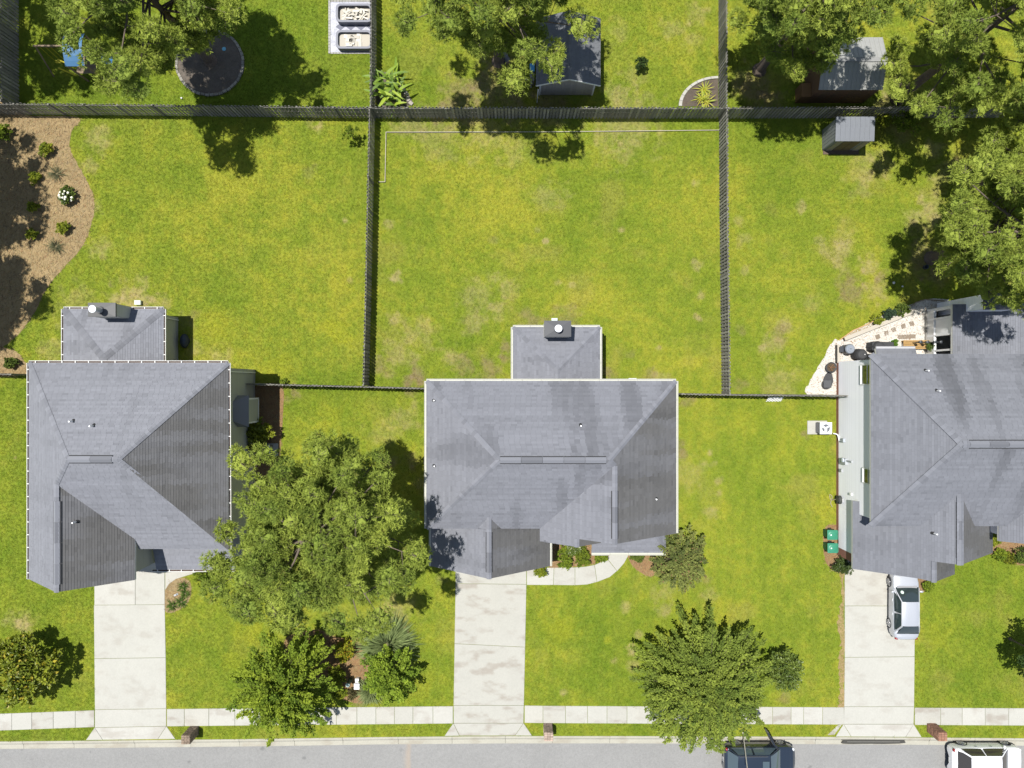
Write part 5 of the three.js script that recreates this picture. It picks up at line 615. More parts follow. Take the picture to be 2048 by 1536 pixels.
const suvSt = [[-0.5, 0.6, 0.44, 0.9, 0.98, 0.9], [-0.494, 0.76, 0.38, 0.98, 1.05, 0.9], [-0.48, 0.88, 0.33, 1.03, 1.1, 0.92], [-0.44, 0.97, 0.28, 1.06, 1.12, 0.92], [-0.2, 1, 0.26, 1.05, 1.1, 0.9], [0.1, 1, 0.26, 1.03, 1.08, 0.86], [0.25, 0.99, 0.26, 1.0, 1.09, 0.8], [0.38, 0.96, 0.28, 0.93, 1.02, 0.78], [0.445, 0.88, 0.33, 0.84, 0.93, 0.76], [0.482, 0.74, 0.38, 0.74, 0.81, 0.76], [0.5, 0.52, 0.44, 0.64, 0.69, 0.76]];
{ // dark suv at the kerb, kerb-side front door open
  const Z = 25.02, x0 = at(1449, 0, 0.9)[0], x1 = at(1593, 0, 0.8)[0], s = car('parked_car', 'dark blue suv parked at the kerb with its kerbside front door open', 'car', { x: (x0 + x1) / 2, z: Z, y: -0.13, turn: 0, len: x1 - x0, wid: 1.92, paint: [0.022, 0.032, 0.05], metal: 0.35, rough: 0.24, st: suvSt, cab: { belt: 1.06, roof: 1.64, rearBelt: 1.12, x: [-0.46, -0.35, 0.09, 0.265], wb: 0.95, wt: 0.74 }, glass: [0.06, 0.085, 0.1], lamp: [0.455, 0.8, 0.7], tail: [-0.47, 1.0, 0.82], handles: [-0.16], axles: [-0.3, 0.31], wheelR: 0.36 });
  const n = s.t, hx = 0.2 * s.len, hz = -0.97, a = 2.05, dl = 1.02, ex = hx + Math.cos(a) * dl * 1, ez = hz - Math.sin(a) * dl; const d = new THREE.Group(); d.name = 'open_door'; n.add(d);
  const slabAt = (u0, u1, y0, y1, w, m, nm) => { const g = new RoundedBoxGeometry((u1 - u0) * dl, y1 - y0, w, 2, 0.02).rotateY(a).translate(hx + Math.cos(a) * dl * (u0 + u1) / 2, (y0 + y1) / 2, hz - Math.sin(a) * dl * (u0 + u1) / 2); const e = new THREE.Mesh(g, m); e.name = nm; e.castShadow = e.receiveShadow = true; d.add(e); };
  slabAt(0, 1, 0.35, 1.06, 0.11, s.paint, 'door_skin'); slabAt(0.1, 0.95, 1.07, 1.52, 0.02, s.glass, 'door_glass'); slabAt(0.04, 0.97, 1.5, 1.56, 0.05, s.black, 'door_frame'); slabAt(0.1, 0.9, 0.5, 0.98, 0.14, mat(0.06, 0.055, 0.05, 0.7), 'door_trim');
  const sr = new THREE.Mesh(rbx(-0.02 * s.len, 1.685, -0.34, 0.07 * s.len, 1.7, 0.34, 0.006), s.glass); sr.name = 'sunroof'; n.add(sr); for (const z of [-0.66, 0.66]) { const rr = new THREE.Mesh(bar(V(-0.33 * s.len, 1.71, z), V(0.05 * s.len, 1.71, z), 0.02), mat(0.2, 0.2, 0.21, 0.3, { metalness: 0.7 })); rr.name = 'roof_rack'; n.add(rr); }
}
{
  const x0 = at(1903, 0, 0.8)[0]; car('parked_car', 'white suv parked at the kerb beyond the red brick pillar', 'car', { x: x0 + 2.4, z: 25.08, y: -0.13, turn: 0, len: 4.8, wid: 1.95, paint: [0.72, 0.72, 0.74], metal: 0, rough: 0.3, st: suvSt, cab: { belt: 1.04, roof: 1.6, rearBelt: 1.1, x: [-0.44, -0.31, 0.11, 0.27], wb: 0.94, wt: 0.7 }, glass: [0.04, 0.035, 0.03], lamp: [0.455, 0.8, 0.7], tail: [-0.475, 1.0, 0.8], handles: [-0.16, 0.05], axles: [-0.3, 0.31], wheelR: 0.35 });
}
// ================= street furniture =================
function pillar(label, px, py, col, mort, seed) { // brick letterbox pillar
  const [x, z] = at(px, py, 1.32), t = thing('letterbox_pillar', label, 'letterbox', [x, z], 'brick letterbox pillars at the kerb'), r = rng(seed), w = 0.28, g = [[], [], []];
  part('core', bx(x - w + 0.015, -0.1, z - w + 0.015, x + w - 0.015, 1.28, z + w - 0.015), mat(...mort, 0.95), t);
  for (let i = 0; i < 16; i++) for (let s = 0; s < 4; s++) for (let k = 0; k < 3; k++) { const l = (2 * w) / 3, u = -w + (k + 0.5) * l, y = 0.04 + i * 0.08, h = 0.034, d = 0.012 + 0.008 * r(), m = Math.floor(r() * 3), b = s < 2 ? bx(x + u - l / 2 + 0.006, y - h, z + (s ? w - 0.02 : -w - d), x + u + l / 2 - 0.006, y + h, z + (s ? w + d : -w + 0.02)) : bx(x + (s === 2 ? -w - d : w - 0.02), y - h, z + u - l / 2 + 0.006, x + (s === 2 ? -w + 0.02 : w + d), y + h, z + u + l / 2 - 0.006); g[m].push(b); }
  for (let i = 0; i < 3; i++) { const e = part('brickwork', g[i], mat(...col.map((v) => v * [0.75, 1, 1.25][i]), 0.92), t); e.userData.kind = 'stuff'; }
  for (let i = 0; i < 5; i++) for (let k = 0; k < 3; k++) { const a = x - w + k * 0.19 + (i % 2 ? 0.02 : 0), b = z - w + i * 0.113, m = 0.8 + 0.45 * r(); part('cap_brick', rbx(a, 1.27, b, a + 0.175, 1.335 + r() * 0.008, b + 0.1, 0.006), mat(...col.map((v) => v * m), 0.92), t); }
  const box = part('mail_slot', rbx(x - 0.15, 0.92, z + w + 0.0, x + 0.15, 1.14, z + w + 0.05, 0.015), mat(0.03, 0.03, 0.032, 0.5), t); part('slot_flap', rbx(x - 0.12, 0.95, z + w + 0.045, x + 0.12, 1.08, z + w + 0.065, 0.008), mat(0.05, 0.05, 0.052, 0.4), box);
}
pillar('grey brown stone letterbox pillar beside the flare of the oval bed driveway', 371, 1480, [0.2, 0.15, 0.11], [0.24, 0.22, 0.19], 5);
pillar('pale pinkish brick letterbox pillar beside the stained driveway', 1097.5, 1474, [0.34, 0.26, 0.21], [0.36, 0.33, 0.29], 6);
pillar('red brick letterbox pillar beside the clean driveway', 1885.5, 1474, [0.25, 0.13, 0.085], [0.28, 0.24, 0.2], 7);
{ const b = at(1486, 1465), e = at(1497, 1556, 3.6), t = thing('marker_pole', 'slender pale pole with round knob leaning out over the dark suv', 'pole', b); part('shaft', bar(V(b[0], 0, b[1]), V(e[0], 3.6, e[1]), 0.035, 0.03, 8), mat(0.5, 0.47, 0.4, 0.5), t); part('knob', new THREE.SphereGeometry(0.075, 14, 10).translate(b[0] + 0.01, 0.07, b[1]), mat(0.75, 0.74, 0.68, 0.4), t); }

// ================= service things by the walls =================
function acUnit(label, px0, py0, px1, py1, side) { // top outline at 0.85 m
  const [x0, z0] = at(px0, py0, 0.85), [x1, z1] = at(px1, py1, 0.85), t = thing('air_conditioner', label, 'air conditioner', [(x0 + x1) / 2, (z0 + z1) / 2], 'outdoor air conditioners'), cx = (x0 + x1) / 2, cz = (z0 + z1) / 2, dk = mat(0.1, 0.1, 0.115, 0.6), lt = mat(0.62, 0.63, 0.66, 0.45);
  part('pad', rbx(x0 - (side < 0 ? 0.5 : 0.06), -0.04, z0 - 0.08, x1 + (side > 0 ? 0.3 : 0.05), 0.06, z1 + 0.08, 0.015), concreteMats[0], t); const cab = part('cabinet', rbx(x0 + 0.03, 0.06, z0 + 0.03, x1 - 0.03, 0.8, z1 - 0.03, 0.05), dk, t);
  for (let i = 0; i < 12; i++) { const y = 0.14 + i * 0.052; part('louvre', [bx(x0 + 0.02, y, z0 + 0.07, x0 + 0.04, y + 0.03, z1 - 0.07), bx(x1 - 0.04, y, z0 + 0.07, x1 - 0.02, y + 0.03, z1 - 0.07), bx(x0 + 0.07, y, z0 + 0.02, x1 - 0.07, y + 0.03, z0 + 0.04), bx(x0 + 0.07, y, z1 - 0.04, x1 - 0.07, y + 0.03, z1 - 0.02)], mat(0.16, 0.16, 0.17, 0.5), cab); }
  const R = Math.min(x1 - x0, z1 - z0) * 0.36, sh = shapeOf([[x0, z0], [x1, z0], [x1, z1], [x0, z1]]), hole = new THREE.Path(); hole.absarc(cx, cz, R, 0, 6.2832, true); sh.holes.push(hole); const lid = new THREE.ExtrudeGeometry(sh, { depth: 0.03, bevelEnabled: true, bevelSize: 0.012, bevelThickness: 0.012, bevelSegments: 2, curveSegments: 28 }).rotateX(Math.PI / 2).translate(0, 0.86, 0); part('lid', lid, lt, t); part('well', cyl(cx, 0.801, 0.81, cz, R, R, 24), mat(0.04, 0.045, 0.06, 0.7), t);
  for (let k = 0; k < 3; k++) { const a = k * 2.094 + 0.5, g = new THREE.BoxGeometry(R * 0.82, 0.008, R * 0.6).rotateX(0.35).translate(R * 0.45, 0, 0).rotateY(a).translate(cx, 0.83, cz); part('fan_blade', g, lt, t); } part('fan_hub', cyl(cx, 0.815, 0.87, cz, 0.09, 0.07, 14), lt, t); for (let k = 0; k < 4; k++) part('guard_ring', new THREE.TorusGeometry(R * (0.3 + 0.22 * k), 0.006, 4, 28).rotateX(Math.PI / 2).translate(cx, 0.868, cz), lt, t);
}
acUnit('air conditioner with pale top beside the white sided wall', 1640, 845, 1663.5, 868, -1);
acUnit('air conditioner with dusty top beside the round shrub and box bay', 514, 891, 539, 914, 1);
{ const [x, z] = at(1668, 870), t = thing('refrigerant_pipe', 'white insulated pipe from the pale air conditioner to the wall', 'pipe', [x, z]), w = 21.92; part('lagging', tube([V(at(1662, 0)[0], 0.35, at(0, 866)[1]), V(x + 0.05, 0.4, z - 0.05), V(x + 0.1, 0.45, z + 0.15), V(w - 0.05, 0.5, z + 0.35)], 0.04, 20), pipeWhite, t); part('disconnect_box', rbx(w - 0.13, 0.9, z + 0.15, w, 1.25, z + 0.4, 0.02), mat(0.35, 0.38, 0.42, 0.5), t); }
function bin(label, px, py) { const [x, z] = at(px, py, 1.05), t = thing('wheelie_bin', label, 'bin', [x, z], 'green wheelie bins'), gm = mat(0.03, 0.2, 0.12, 0.45), dk = mat(0.02, 0.11, 0.065, 0.55), tb = new TB(), lo = 0.21, hi = 0.29, q = (s, y, k = 1) => [V(x - s * k, y, z - s), V(x + s, y, z - s), V(x + s, y, z + s), V(x - s * k, y, z + s)], A = q(lo, 0.06), B = q(hi, 0.98, 1.05); for (let i = 0; i < 4; i++) { const j = (i + 1) % 4; tb.quad(A[i], B[i], B[j], A[j]); } tb.poly(A); const g = tb.geo(); g.deleteAttribute('color'); part('tub', g, dk, t);
  const lid = part('lid', [rbx(x - 0.35, 0.98, z - 0.33, x + 0.33, 1.045, z + 0.33, 0.03), new THREE.SphereGeometry(0.3, 16, 8).scale(1.02, 0.16, 0.98).translate(x, 1.04, z)], gm, t); part('lid_sticker', bx(x - 0.16, 1.083, z - 0.04, x - 0.08, 1.09, z + 0.04), mat(0.7, 0.75, 0.72, 0.5), lid); part('lid_rib', bx(x - 0.22, 1.06, z - 0.26, x + 0.26, 1.07, z - 0.22), gm, lid); part('lid_rib', bx(x - 0.22, 1.06, z + 0.22, x + 0.26, 1.07, z + 0.26), gm, lid);
  part('handle', bar(V(x + 0.37, 1.0, z - 0.26), V(x + 0.37, 1.0, z + 0.26), 0.018), gm, t); for (const s of [-1, 1]) { part('wheel', new THREE.CylinderGeometry(0.12, 0.12, 0.06, 16).rotateX(Math.PI / 2).translate(x + 0.2, 0.12, z + s * 0.25), blackRubber, t); part('handle_arm', bar(V(x + 0.28, 0.95, z + s * 0.24), V(x + 0.37, 1.0, z + s * 0.24), 0.016), gm, t); } }
bin('green wheelie bin standing towards the hose reel on the white wall', 1665.5, 1070); bin('green wheelie bin next to the clipped dark shrub', 1666, 1096.5);

// ================= yard things =================
{ // round stone-edged bed with dark mulch round the pine
  const [cx, cz] = at(420, 126), R = 2.18, t = thing('tree_ring', 'round dark mulch bed ringed with grey edging stones', 'garden bed', [cx, cz]), r = rng(3);
  part('mulch', slab(smooth(Array.from({ length: 16 }, (_, i) => [cx + Math.cos(i * 0.3927) * R * (1 + 0.02 * r()), cz + Math.sin(i * 0.3927) * R * 0.97]), 60), -0.04, 0.07, 0.01), mulchMat, t);
  const st = [[0.24, 0.225, 0.195], [0.2, 0.185, 0.16], [0.28, 0.26, 0.22]].map((c, i) => new THREE.MeshStandardMaterial({ map: grain(1, c, 0.5, 401 + i, 0.2, [0.16, 0.15, 0.12]), roughness: 0.95 })), n = 46;
  for (let i = 0; i < n; i++) { const a = (i / n) * 6.2832, rr = R + 0.06 + (r() - 0.5) * 0.05, g = new RoundedBoxGeometry(0.15 + r() * 0.03, 0.12 + r() * 0.03, (6.2832 * R) / n - 0.02, 2, 0.018); g.rotateY(-a + (r() - 0.5) * 0.1).translate(cx + Math.cos(a) * rr, 0.055, cz + Math.sin(a) * rr * 0.97); part('edging_stone', g, st[Math.floor(r() * 3)], t); }
  const f = at(449, 99); solo('flying_disc', [new THREE.CylinderGeometry(0.12, 0.13, 0.025, 24).translate(f[0], 0.09, f[1]), new THREE.TorusGeometry(0.125, 0.012, 6, 24).rotateX(Math.PI / 2).translate(f[0], 0.085, f[1])], mat(0.16, 0.42, 0.55, 0.4), 'small pale blue flying disc lying on the dark mulch ring', 'toy');
}
{ // swing set
  const hb = 2.25, b0 = at(66, 92, hb), b1 = at(128, 92, hb), tx = -28.0, tz = -21.4, t = thing('swing_set', 'wooden swing set with blue canopy tower beside the board fence', 'swing set', [-29, tz]), wood = mat(0.2, 0.15, 0.1, 0.9), blue = mat(0.05, 0.14, 0.27, 0.6, { side: THREE.DoubleSide }), yel = mat(0.5, 0.42, 0.02, 0.5);
  part('beam', rbx(b0[0], hb - 0.06, b0[1] - 0.05, tx + 0.4, hb + 0.06, b0[1] + 0.05, 0.01), wood, t); for (const s of [-1, 1]) part('leg', bar(V(b0[0] + 0.15, hb, b0[1]), V(b0[0] - 0.1, 0, b0[1] + s * 1.0), 0.05), wood, t);
  const px = [tx - 0.6, tx + 0.6], pz = [tz - 0.95, tz + 0.95]; for (const x of px) for (const z of pz) part('post', rbx(x - 0.05, 0, z - 0.05, x + 0.05, 2.35, z + 0.05, 0.01), wood, t);
  for (let i = 0; i < 9; i++) part('deck_board', rbx(px[0] - 0.05, 1.2, pz[0] + i * 0.213, px[1] + 0.05, 1.24, pz[0] + i * 0.213 + 0.2, 0.008), wood, t);
  { const tb = new TB(), n = 8, prof = (u) => 2.35 + 0.62 * Math.sin(Math.PI * clamp(u * 0.86 + 0.07, 0, 1)); for (let i = 0; i < n; i++) for (let j = 0; j < 6; j++) { const P = (a, b) => V(tx - 0.62 + 1.24 * b + 0.12 * Math.sin(a * 3.1), prof(a) + 0.05 * Math.sin(b * 6 + a * 5) * (1 - a), lerp(pz[0] - 0.1, pz[1] + 0.1, a)); tb.quad(P(i / n, j / 6), P((i + 1) / n, j / 6), P((i + 1) / n, (j + 1) / 6), P(i / n, (j + 1) / 6)); } const g = tb.geo(); g.deleteAttribute('color'); part('canopy', g, blue, t); }
  { const n = 14, tb = new TB(), sx = (u) => px[1] + 0.05 + 1.15 * u, sy = (u) => 1.22 * Math.pow(1 - u, 1.1) + 0.12 + 0.1 * Math.max(0, u - 0.85) * 6, w = 0.27; for (let i = 0; i < n; i++) { const a = i / n, b = (i + 1) / n, k = [-1, 1]; const q = (u, s, up) => V(sx(u), sy(u) + up, tz - 0.1 + s * w); tb.quad(q(a, -1, 0), q(a, 1, 0), q(b, 1, 0), q(b, -1, 0)); for (const s of k) tb.quad(q(a, s, 0), q(b, s, 0), q(b, s * 1.12, 0.14), q(a, s * 1.12, 0.14)); } const g = tb.geo(); g.deleteAttribute('color'); part('slide', g, mat(0.04, 0.2, 0.5, 0.3, { side: THREE.DoubleSide }), t); }
  for (const [x, k] of [[-30.3, 0], [-29.6, 1]]) { const sw = part('swing', [rbx(x - 0.2, 0.48, tz - 0.25, x + 0.2, 0.53, tz - 0.05, 0.015)], k ? blue : yel, t); part('chain', [bar(V(x - 0.19, 0.52, tz - 0.15), V(x - 0.19, hb, b0[1]), 0.014), bar(V(x + 0.19, 0.52, tz - 0.15), V(x + 0.19, hb, b0[1]), 0.014)], yel, sw); }
  part('glider', [bar(V(-30.3, 0.55, tz + 0.3), V(-29.2, 0.5, tz + 0.75), 0.05), bar(V(-30.1, 0.9, tz - 0.1), V(-29.0, 0.85, tz + 0.35), 0.05), bar(V(-29.7, 1.0, tz + 0.1), V(-28.9, 0.7, tz + 0.2), 0.045)], yel, t);
}
{ // paved pad with two deep troughs full of boards
  const x0 = at(657, 0)[0], x1 = at(744, 0)[0], z0 = at(0, 1)[1], z1 = at(0, 108)[1], t = thing('trough_pad', 'white gravel pad edged with pavers under the two troughs', 'paving', [(x0 + x1) / 2, (z0 + z1) / 2]), r = rng(8);
  part('gravel', slab([[x0 + 0.14, z0 + 0.12], [x1, z0 + 0.12], [x1, z1 - 0.12], [x0 + 0.14, z1 - 0.12]], -0.05, 0.03, 0.01), new THREE.MeshStandardMaterial({ map: grain(1.5, [0.44, 0.44, 0.5], 0.4, 421, 0.1, [0.3, 0.3, 0.3]), roughness: 0.95 }), t);
  const pv = [[0.34, 0.33, 0.31], [0.3, 0.29, 0.27]].map((c, i) => new THREE.MeshStandardMaterial({ map: grain(1, c, 0.3, 431 + i), roughness: 0.93 })); const paver = (x, z, w, d) => part('paver', rbx(x, -0.05, z, x + w, 0.045 + r() * 0.01, z + d, 0.012), pv[Math.floor(r() * 2)], t);
  for (let z = z0; z < z1 - 0.1; z += 0.2) paver(x0, z, 0.13, 0.19); for (let x = x0 + 0.15; x < x1 - 0.1; x += 0.2) { paver(x, z0, 0.19, 0.11); paver(x, z1 - 0.11, 0.19, 0.11); }
  const gm = mat(0.15, 0.155, 0.2, 0.85); for (let i = 0; i < 4; i++) { const c = at(681 + i * 20.5, 54); part('diamond_tile', slab([[c[0] - 0.31, c[1]], [c[0], c[1] - 0.24], [c[0] + 0.31, c[1]], [c[0], c[1] + 0.24]], 0.031, 0.045, 0.004), gm, t); }
  for (const [k, py, lab, group] of [[0, 26, 'dark grey rounded trough heaped with broken pale boards', 1], [1, 79, 'dark grey rounded trough lined with pale flat boards', 1]]) {
    const [ax, az] = at(673, py - 17.5, 0.5), [bx2, bz] = at(743, py + 17.5, 0.5), q = thing('trough', lab, 'trough', [(ax + bx2) / 2, (az + bz) / 2], 'troughs on the gravel pad'), rr = (x0, z0, x1, z1, c) => { const s = new THREE.Shape(); s.moveTo(x0 + c, z0); s.lineTo(x1 - c, z0); s.quadraticCurveTo(x1, z0, x1, z0 + c); s.lineTo(x1, z1 - c); s.quadraticCurveTo(x1, z1, x1 - c, z1); s.lineTo(x0 + c, z1); s.quadraticCurveTo(x0, z1, x0, z1 - c); s.lineTo(x0, z0 + c); s.quadraticCurveTo(x0, z0, x0 + c, z0); return s; };
    const ring = (o, i, y0, y1, m, nm) => { const s = rr(ax - o, az - o, bx2 + o, bz + o, 0.3 + o); s.holes.push(new THREE.Path(rr(ax + i, az + i, bx2 - i, bz - i, 0.24).getPoints(6).reverse())); part(nm, new THREE.ExtrudeGeometry(s, { depth: y1 - y0, bevelEnabled: true, bevelSize: 0.01, bevelThickness: 0.01, bevelSegments: 1, curveSegments: 6 }).rotateX(Math.PI / 2).translate(0, y1, 0), m, q); };
    const dm = mat(0.115, 0.12, 0.15, 0.55); ring(0, 0.04, 0.02, 0.48, dm, 'tub'); ring(0.03, 0.1, 0.49, 0.53, mat(0.14, 0.145, 0.175, 0.5), 'rim'); part('tub_floor', slab(rr(ax + 0.02, az + 0.02, bx2 - 0.02, bz - 0.02, 0.26).getPoints(6).map((p) => [p.x, p.y]), 0.02, k ? 0.3 : 0.22, 0.01), mat(0.4, 0.37, 0.31, 0.9), q);
    const bm = [[0.5, 0.47, 0.4], [0.42, 0.39, 0.33], [0.56, 0.53, 0.47]].map((c) => mat(...c, 0.9)); for (let i = 0; i < (k ? 16 : 34); i++) { const l = k ? 0.35 + r() * 0.3 : 0.25 + r() * 0.35, w = k ? 0.16 + r() * 0.12 : 0.06 + r() * 0.09, a = k ? (r() < 0.5 ? 0 : 1.57) + (r() - 0.5) * 0.12 : r() * 3.14, ex = 0.2 + l / 2, X = lerp(ax + ex, bx2 - ex, r()), Z = lerp(az + 0.18 + l * 0.24, bz - 0.18 - l * 0.24, r()), g = new THREE.BoxGeometry(l, 0.025, w).rotateZ(k ? 0 : (r() - 0.5) * 0.5).rotateY(a * (k ? 1 : 1)).translate(X, (k ? 0.32 + (i % 4) * 0.028 : 0.28 + r() * 0.16), Z); part('board', g, bm[Math.floor(r() * 3)], q); }
  }
}
{ // quarter round bed
  const [cx, cz] = at(1436, 213), R = 2.45, t = thing('corner_bed', 'quarter-round mulch bed with pale curb edging in the fence corner', 'garden bed', [cx, cz]), pts = [[cx, cz], ...Array.from({ length: 14 }, (_, i) => { const a = Math.PI + (i / 13) * 1.5708; return [cx + Math.cos(a) * R, cz + Math.sin(a) * R * 0.75]; })]; part('mulch', slab(pts, -0.03, 0.04, 0.008), new THREE.MeshStandardMaterial({ map: grain(2, [0.085, 0.066, 0.052], 0.9, 441, 0.1, [0.2, 0.13, 0.09]), roughness: 0.98 }), t);
  for (let i = 0; i < 8; i++) { const q = (u, r) => { const a = Math.PI + u * 1.5708; return [cx + Math.cos(a) * r, cz + Math.sin(a) * r * 0.76]; }, u0 = i / 8 + 0.002, u1 = (i + 1) / 8 - 0.002; part('edging_stone', slab([q(u0, R), q((u0 + u1) / 2, R), q(u1, R), q(u1, R + 0.22), q((u0 + u1) / 2, R + 0.22), q(u0, R + 0.22)], -0.04, 0.1, 0.015), concreteMats[i % 4], t); }
}
// pale border line staked round the middle yard
{ const P = [[757, 363.5], [770, 363.5], [772, 264], [1100, 263.5], [1438, 260]].map(([a, b]) => at(a, b, 0.1)), t = thing('border_line', 'thin pale border pipe laid along the edge of the middle yard', 'pipe', P[2]), m = mat(0.46, 0.42, 0.34, 0.7); for (let i = 0; i < P.length - 1; i++) part('pipe_length', bar(V(P[i][0], 0.09, P[i][1]), V(P[i + 1][0], 0.09, P[i + 1][1]), 0.022, 0.022, 6), m, t); for (let i = 0; i < P.length; i++) part('stake', cyl(P[i][0], -0.03, 0.12, P[i][1], 0.015, 0.015, 6), m, t); }
// things by the gabled shed
{ const a = at(1064.5, 135, 0.8), t = thing('blue_crate', 'bright blue plastic crate beside the beige shed wall', 'crate', a), x = a[0], z = a[1]; part('tub', rbx(x - 0.14, 0, z - 0.24, x + 0.14, 0.78, z + 0.24, 0.03), mat(0.05, 0.27, 0.55, 0.4), t); part('lid', rbx(x - 0.16, 0.78, z - 0.26, x + 0.16, 0.83, z + 0.26, 0.02), mat(0.1, 0.4, 0.72, 0.4), t);
  const b = at(1065, 155, 0.7), w = thing('plank_stack', 'stack of weathered planks standing beside the blue crate', 'planks', b); for (let i = 0; i < 7; i++) part('plank', rbx(b[0] - 0.14 + (i % 2) * 0.14, 0.0, b[1] - 0.38 + Math.floor(i / 2) * 0.2, b[0] - 0.02 + (i % 2) * 0.14, 0.62 + hash(i, 1, 1) * 0.2, b[1] - 0.2 + Math.floor(i / 2) * 0.2, 0.01), fenceWood[2], w);
  const c = at(1065, 114, 0.4); solo('rope_coil', [0, 1, 2].map((i) => new THREE.TorusGeometry(0.14 + i * 0.02, 0.025, 6, 20).rotateX(1.3 + i * 0.1).translate(c[0] + (i - 1) * 0.05, 0.5 - i * 0.14, c[1] + i * 0.16)).concat([tube([V(c[0], 0.5, c[1] - 0.3), V(c[0] + 0.08, 0.3, c[1]), V(c[0] - 0.05, 0.02, c[1] + 0.3)], 0.02)]), mat(0.45, 0.25, 0.03, 0.8), 'tangled orange rope hanging beside the blue crate', 'rope');
  const d = at(1053, 158); solo('bent_pipe', tube([V(d[0] - 0.2, 0.03, d[1] - 0.35), V(d[0] - 0.1, 0.05, d[1]), V(d[0] + 0.25, 0.03, d[1] + 0.05)], 0.025), mat(0.5, 0.5, 0.48, 0.6), 'short pale bent pipe lying near the plank stack', 'pipe');
  const e = at(1010, 108, 0.3), l = thing('cut_log', 'grey cut log lying beside the pine trunk with a tan end', 'log', e); part('bark', bar(V(e[0] - 0.35, 0.2, e[1] - 0.55), V(e[0] + 0.22, 0.2, e[1] + 0.5), 0.18, 0.2, 14), mat(0.12, 0.12, 0.13, 0.8), l); part('cut_end', bar(V(e[0] + 0.221, 0.2, e[1] + 0.501), V(e[0] + 0.235, 0.2, e[1] + 0.528), 0.185, 0.185, 14), mat(0.42, 0.3, 0.18, 0.8), l); const f = at(1003, 92, 0.2); solo('wire_loop', [new THREE.TorusGeometry(0.18, 0.015, 6, 20).rotateX(1.4).translate(f[0], 0.24, f[1]), tube([V(f[0] + 0.1, 0.2, f[1]), V(f[0] + 0.35, 0.35, f[1] + 0.4), V(f[0] + 0.45, 0.1, f[1] + 0.9)], 0.014)], galv, 'loop of grey wire beside the cut log', 'wire'); }
// gravel patio by the white house
const PATIO = plan([[1674, 683], [1706, 662], [1760, 632], [1830, 606], [1842, 600], [1866, 597], [1896, 599], [1896, 712], [1676, 724]]), PATIO2 = smooth(plan([[1675, 686], [1676, 788], [1648, 790], [1612, 788], [1618, 765], [1630, 742], [1648, 715], [1660, 690]]), 50, 0.12, 31);
KEEP_OFF.push(PATIO, PATIO2); const gravelMat = new THREE.MeshStandardMaterial({ map: grain(1.6, [0.5, 0.47, 0.42], 0.7, 451, 0.35, [0.3, 0.23, 0.17]), roughness: 0.96 });
structure('gravel_patio', sheet(PATIO, 0.02), gravelMat, 'white gravel patio behind the white sided house'); structure('gravel_patio', sheet(PATIO2, 0.016), gravelMat, 'white gravel strip with the black pots');
{ const r = rng(91), g = new THREE.IcosahedronGeometry(0.035, 0), N = 9000, im = new THREE.InstancedMesh(g, new THREE.MeshStandardMaterial({ color: rgb(1, 1, 1), roughness: 0.9 }), N), M = new THREE.Matrix4(), Q = new THREE.Quaternion(), C = new THREE.Color(); let n = 0; while (n < N) { const x = lerp(17.3, 29.5, r()), z = lerp(-5.9, 0.8, r()); if (!inPoly(x, z, PATIO) && !inPoly(x, z, PATIO2)) continue; const s = 0.5 + r() * 0.9; M.compose(V(x, 0.025, z), Q.setFromEuler(new THREE.Euler(r() * 6, r() * 6, r() * 6)), V(s, s * 0.6, s)); im.setMatrixAt(n, M); const k = r(); im.setColorAt(n, k < 0.1 ? C.setRGB(0.3, 0.2, 0.13) : k < 0.3 ? C.setRGB(0.42, 0.39, 0.35) : C.setRGB(0.58, 0.56, 0.52)); n++; } im.name = 'gravel'; im.castShadow = im.receiveShadow = true; scene.add(im); tag(im, 'loose white pebbles on the patio', 'gravel', null, 'stuff'); }
{ const sm = new THREE.MeshStandardMaterial({ map: grain(1, [0.2, 0.16, 0.12], 0.4, 461, 0.2, [0.28, 0.24, 0.2]), roughness: 0.95 }), r = rng(44); let si = 0; for (const [x, y] of [[1755, 673.5], [1772, 666], [1787, 659.5], [1806, 652.5], [1823, 647]]) { const [X, Z] = at(x, y); const c = Math.cos(0.35), s = Math.sin(0.35), q = 0.15; solo('stepping_stone', slab([[-q, -q], [q, -q], [q, q], [-q, q]].map(([a, b]) => [X + a * c + b * s, Z - a * s + b * c]), 0.0, 0.05 + r() * 0.01, 0.012), sm, ['brown stepping stone next to the gas grill end of the gravel path', 'second brown stepping stone along from the gas grill', 'middle brown stepping stone of the five in the gravel', 'fourth brown stepping stone along from the gas grill', 'brown stepping stone at the sunroom end of the gravel path'][si++], 'stepping stone', 'stepping stones in the gravel'); } const [X, Z] = at(1813, 673.5); solo('paving_slab', slab([[X - 0.6, Z - 0.12], [X + 0.6, Z - 0.17], [X + 0.6, Z + 0.12], [X - 0.6, Z + 0.16]], 0, 0.055, 0.012), sm, 'long brown paving slab in the white gravel', 'paving slab'); }
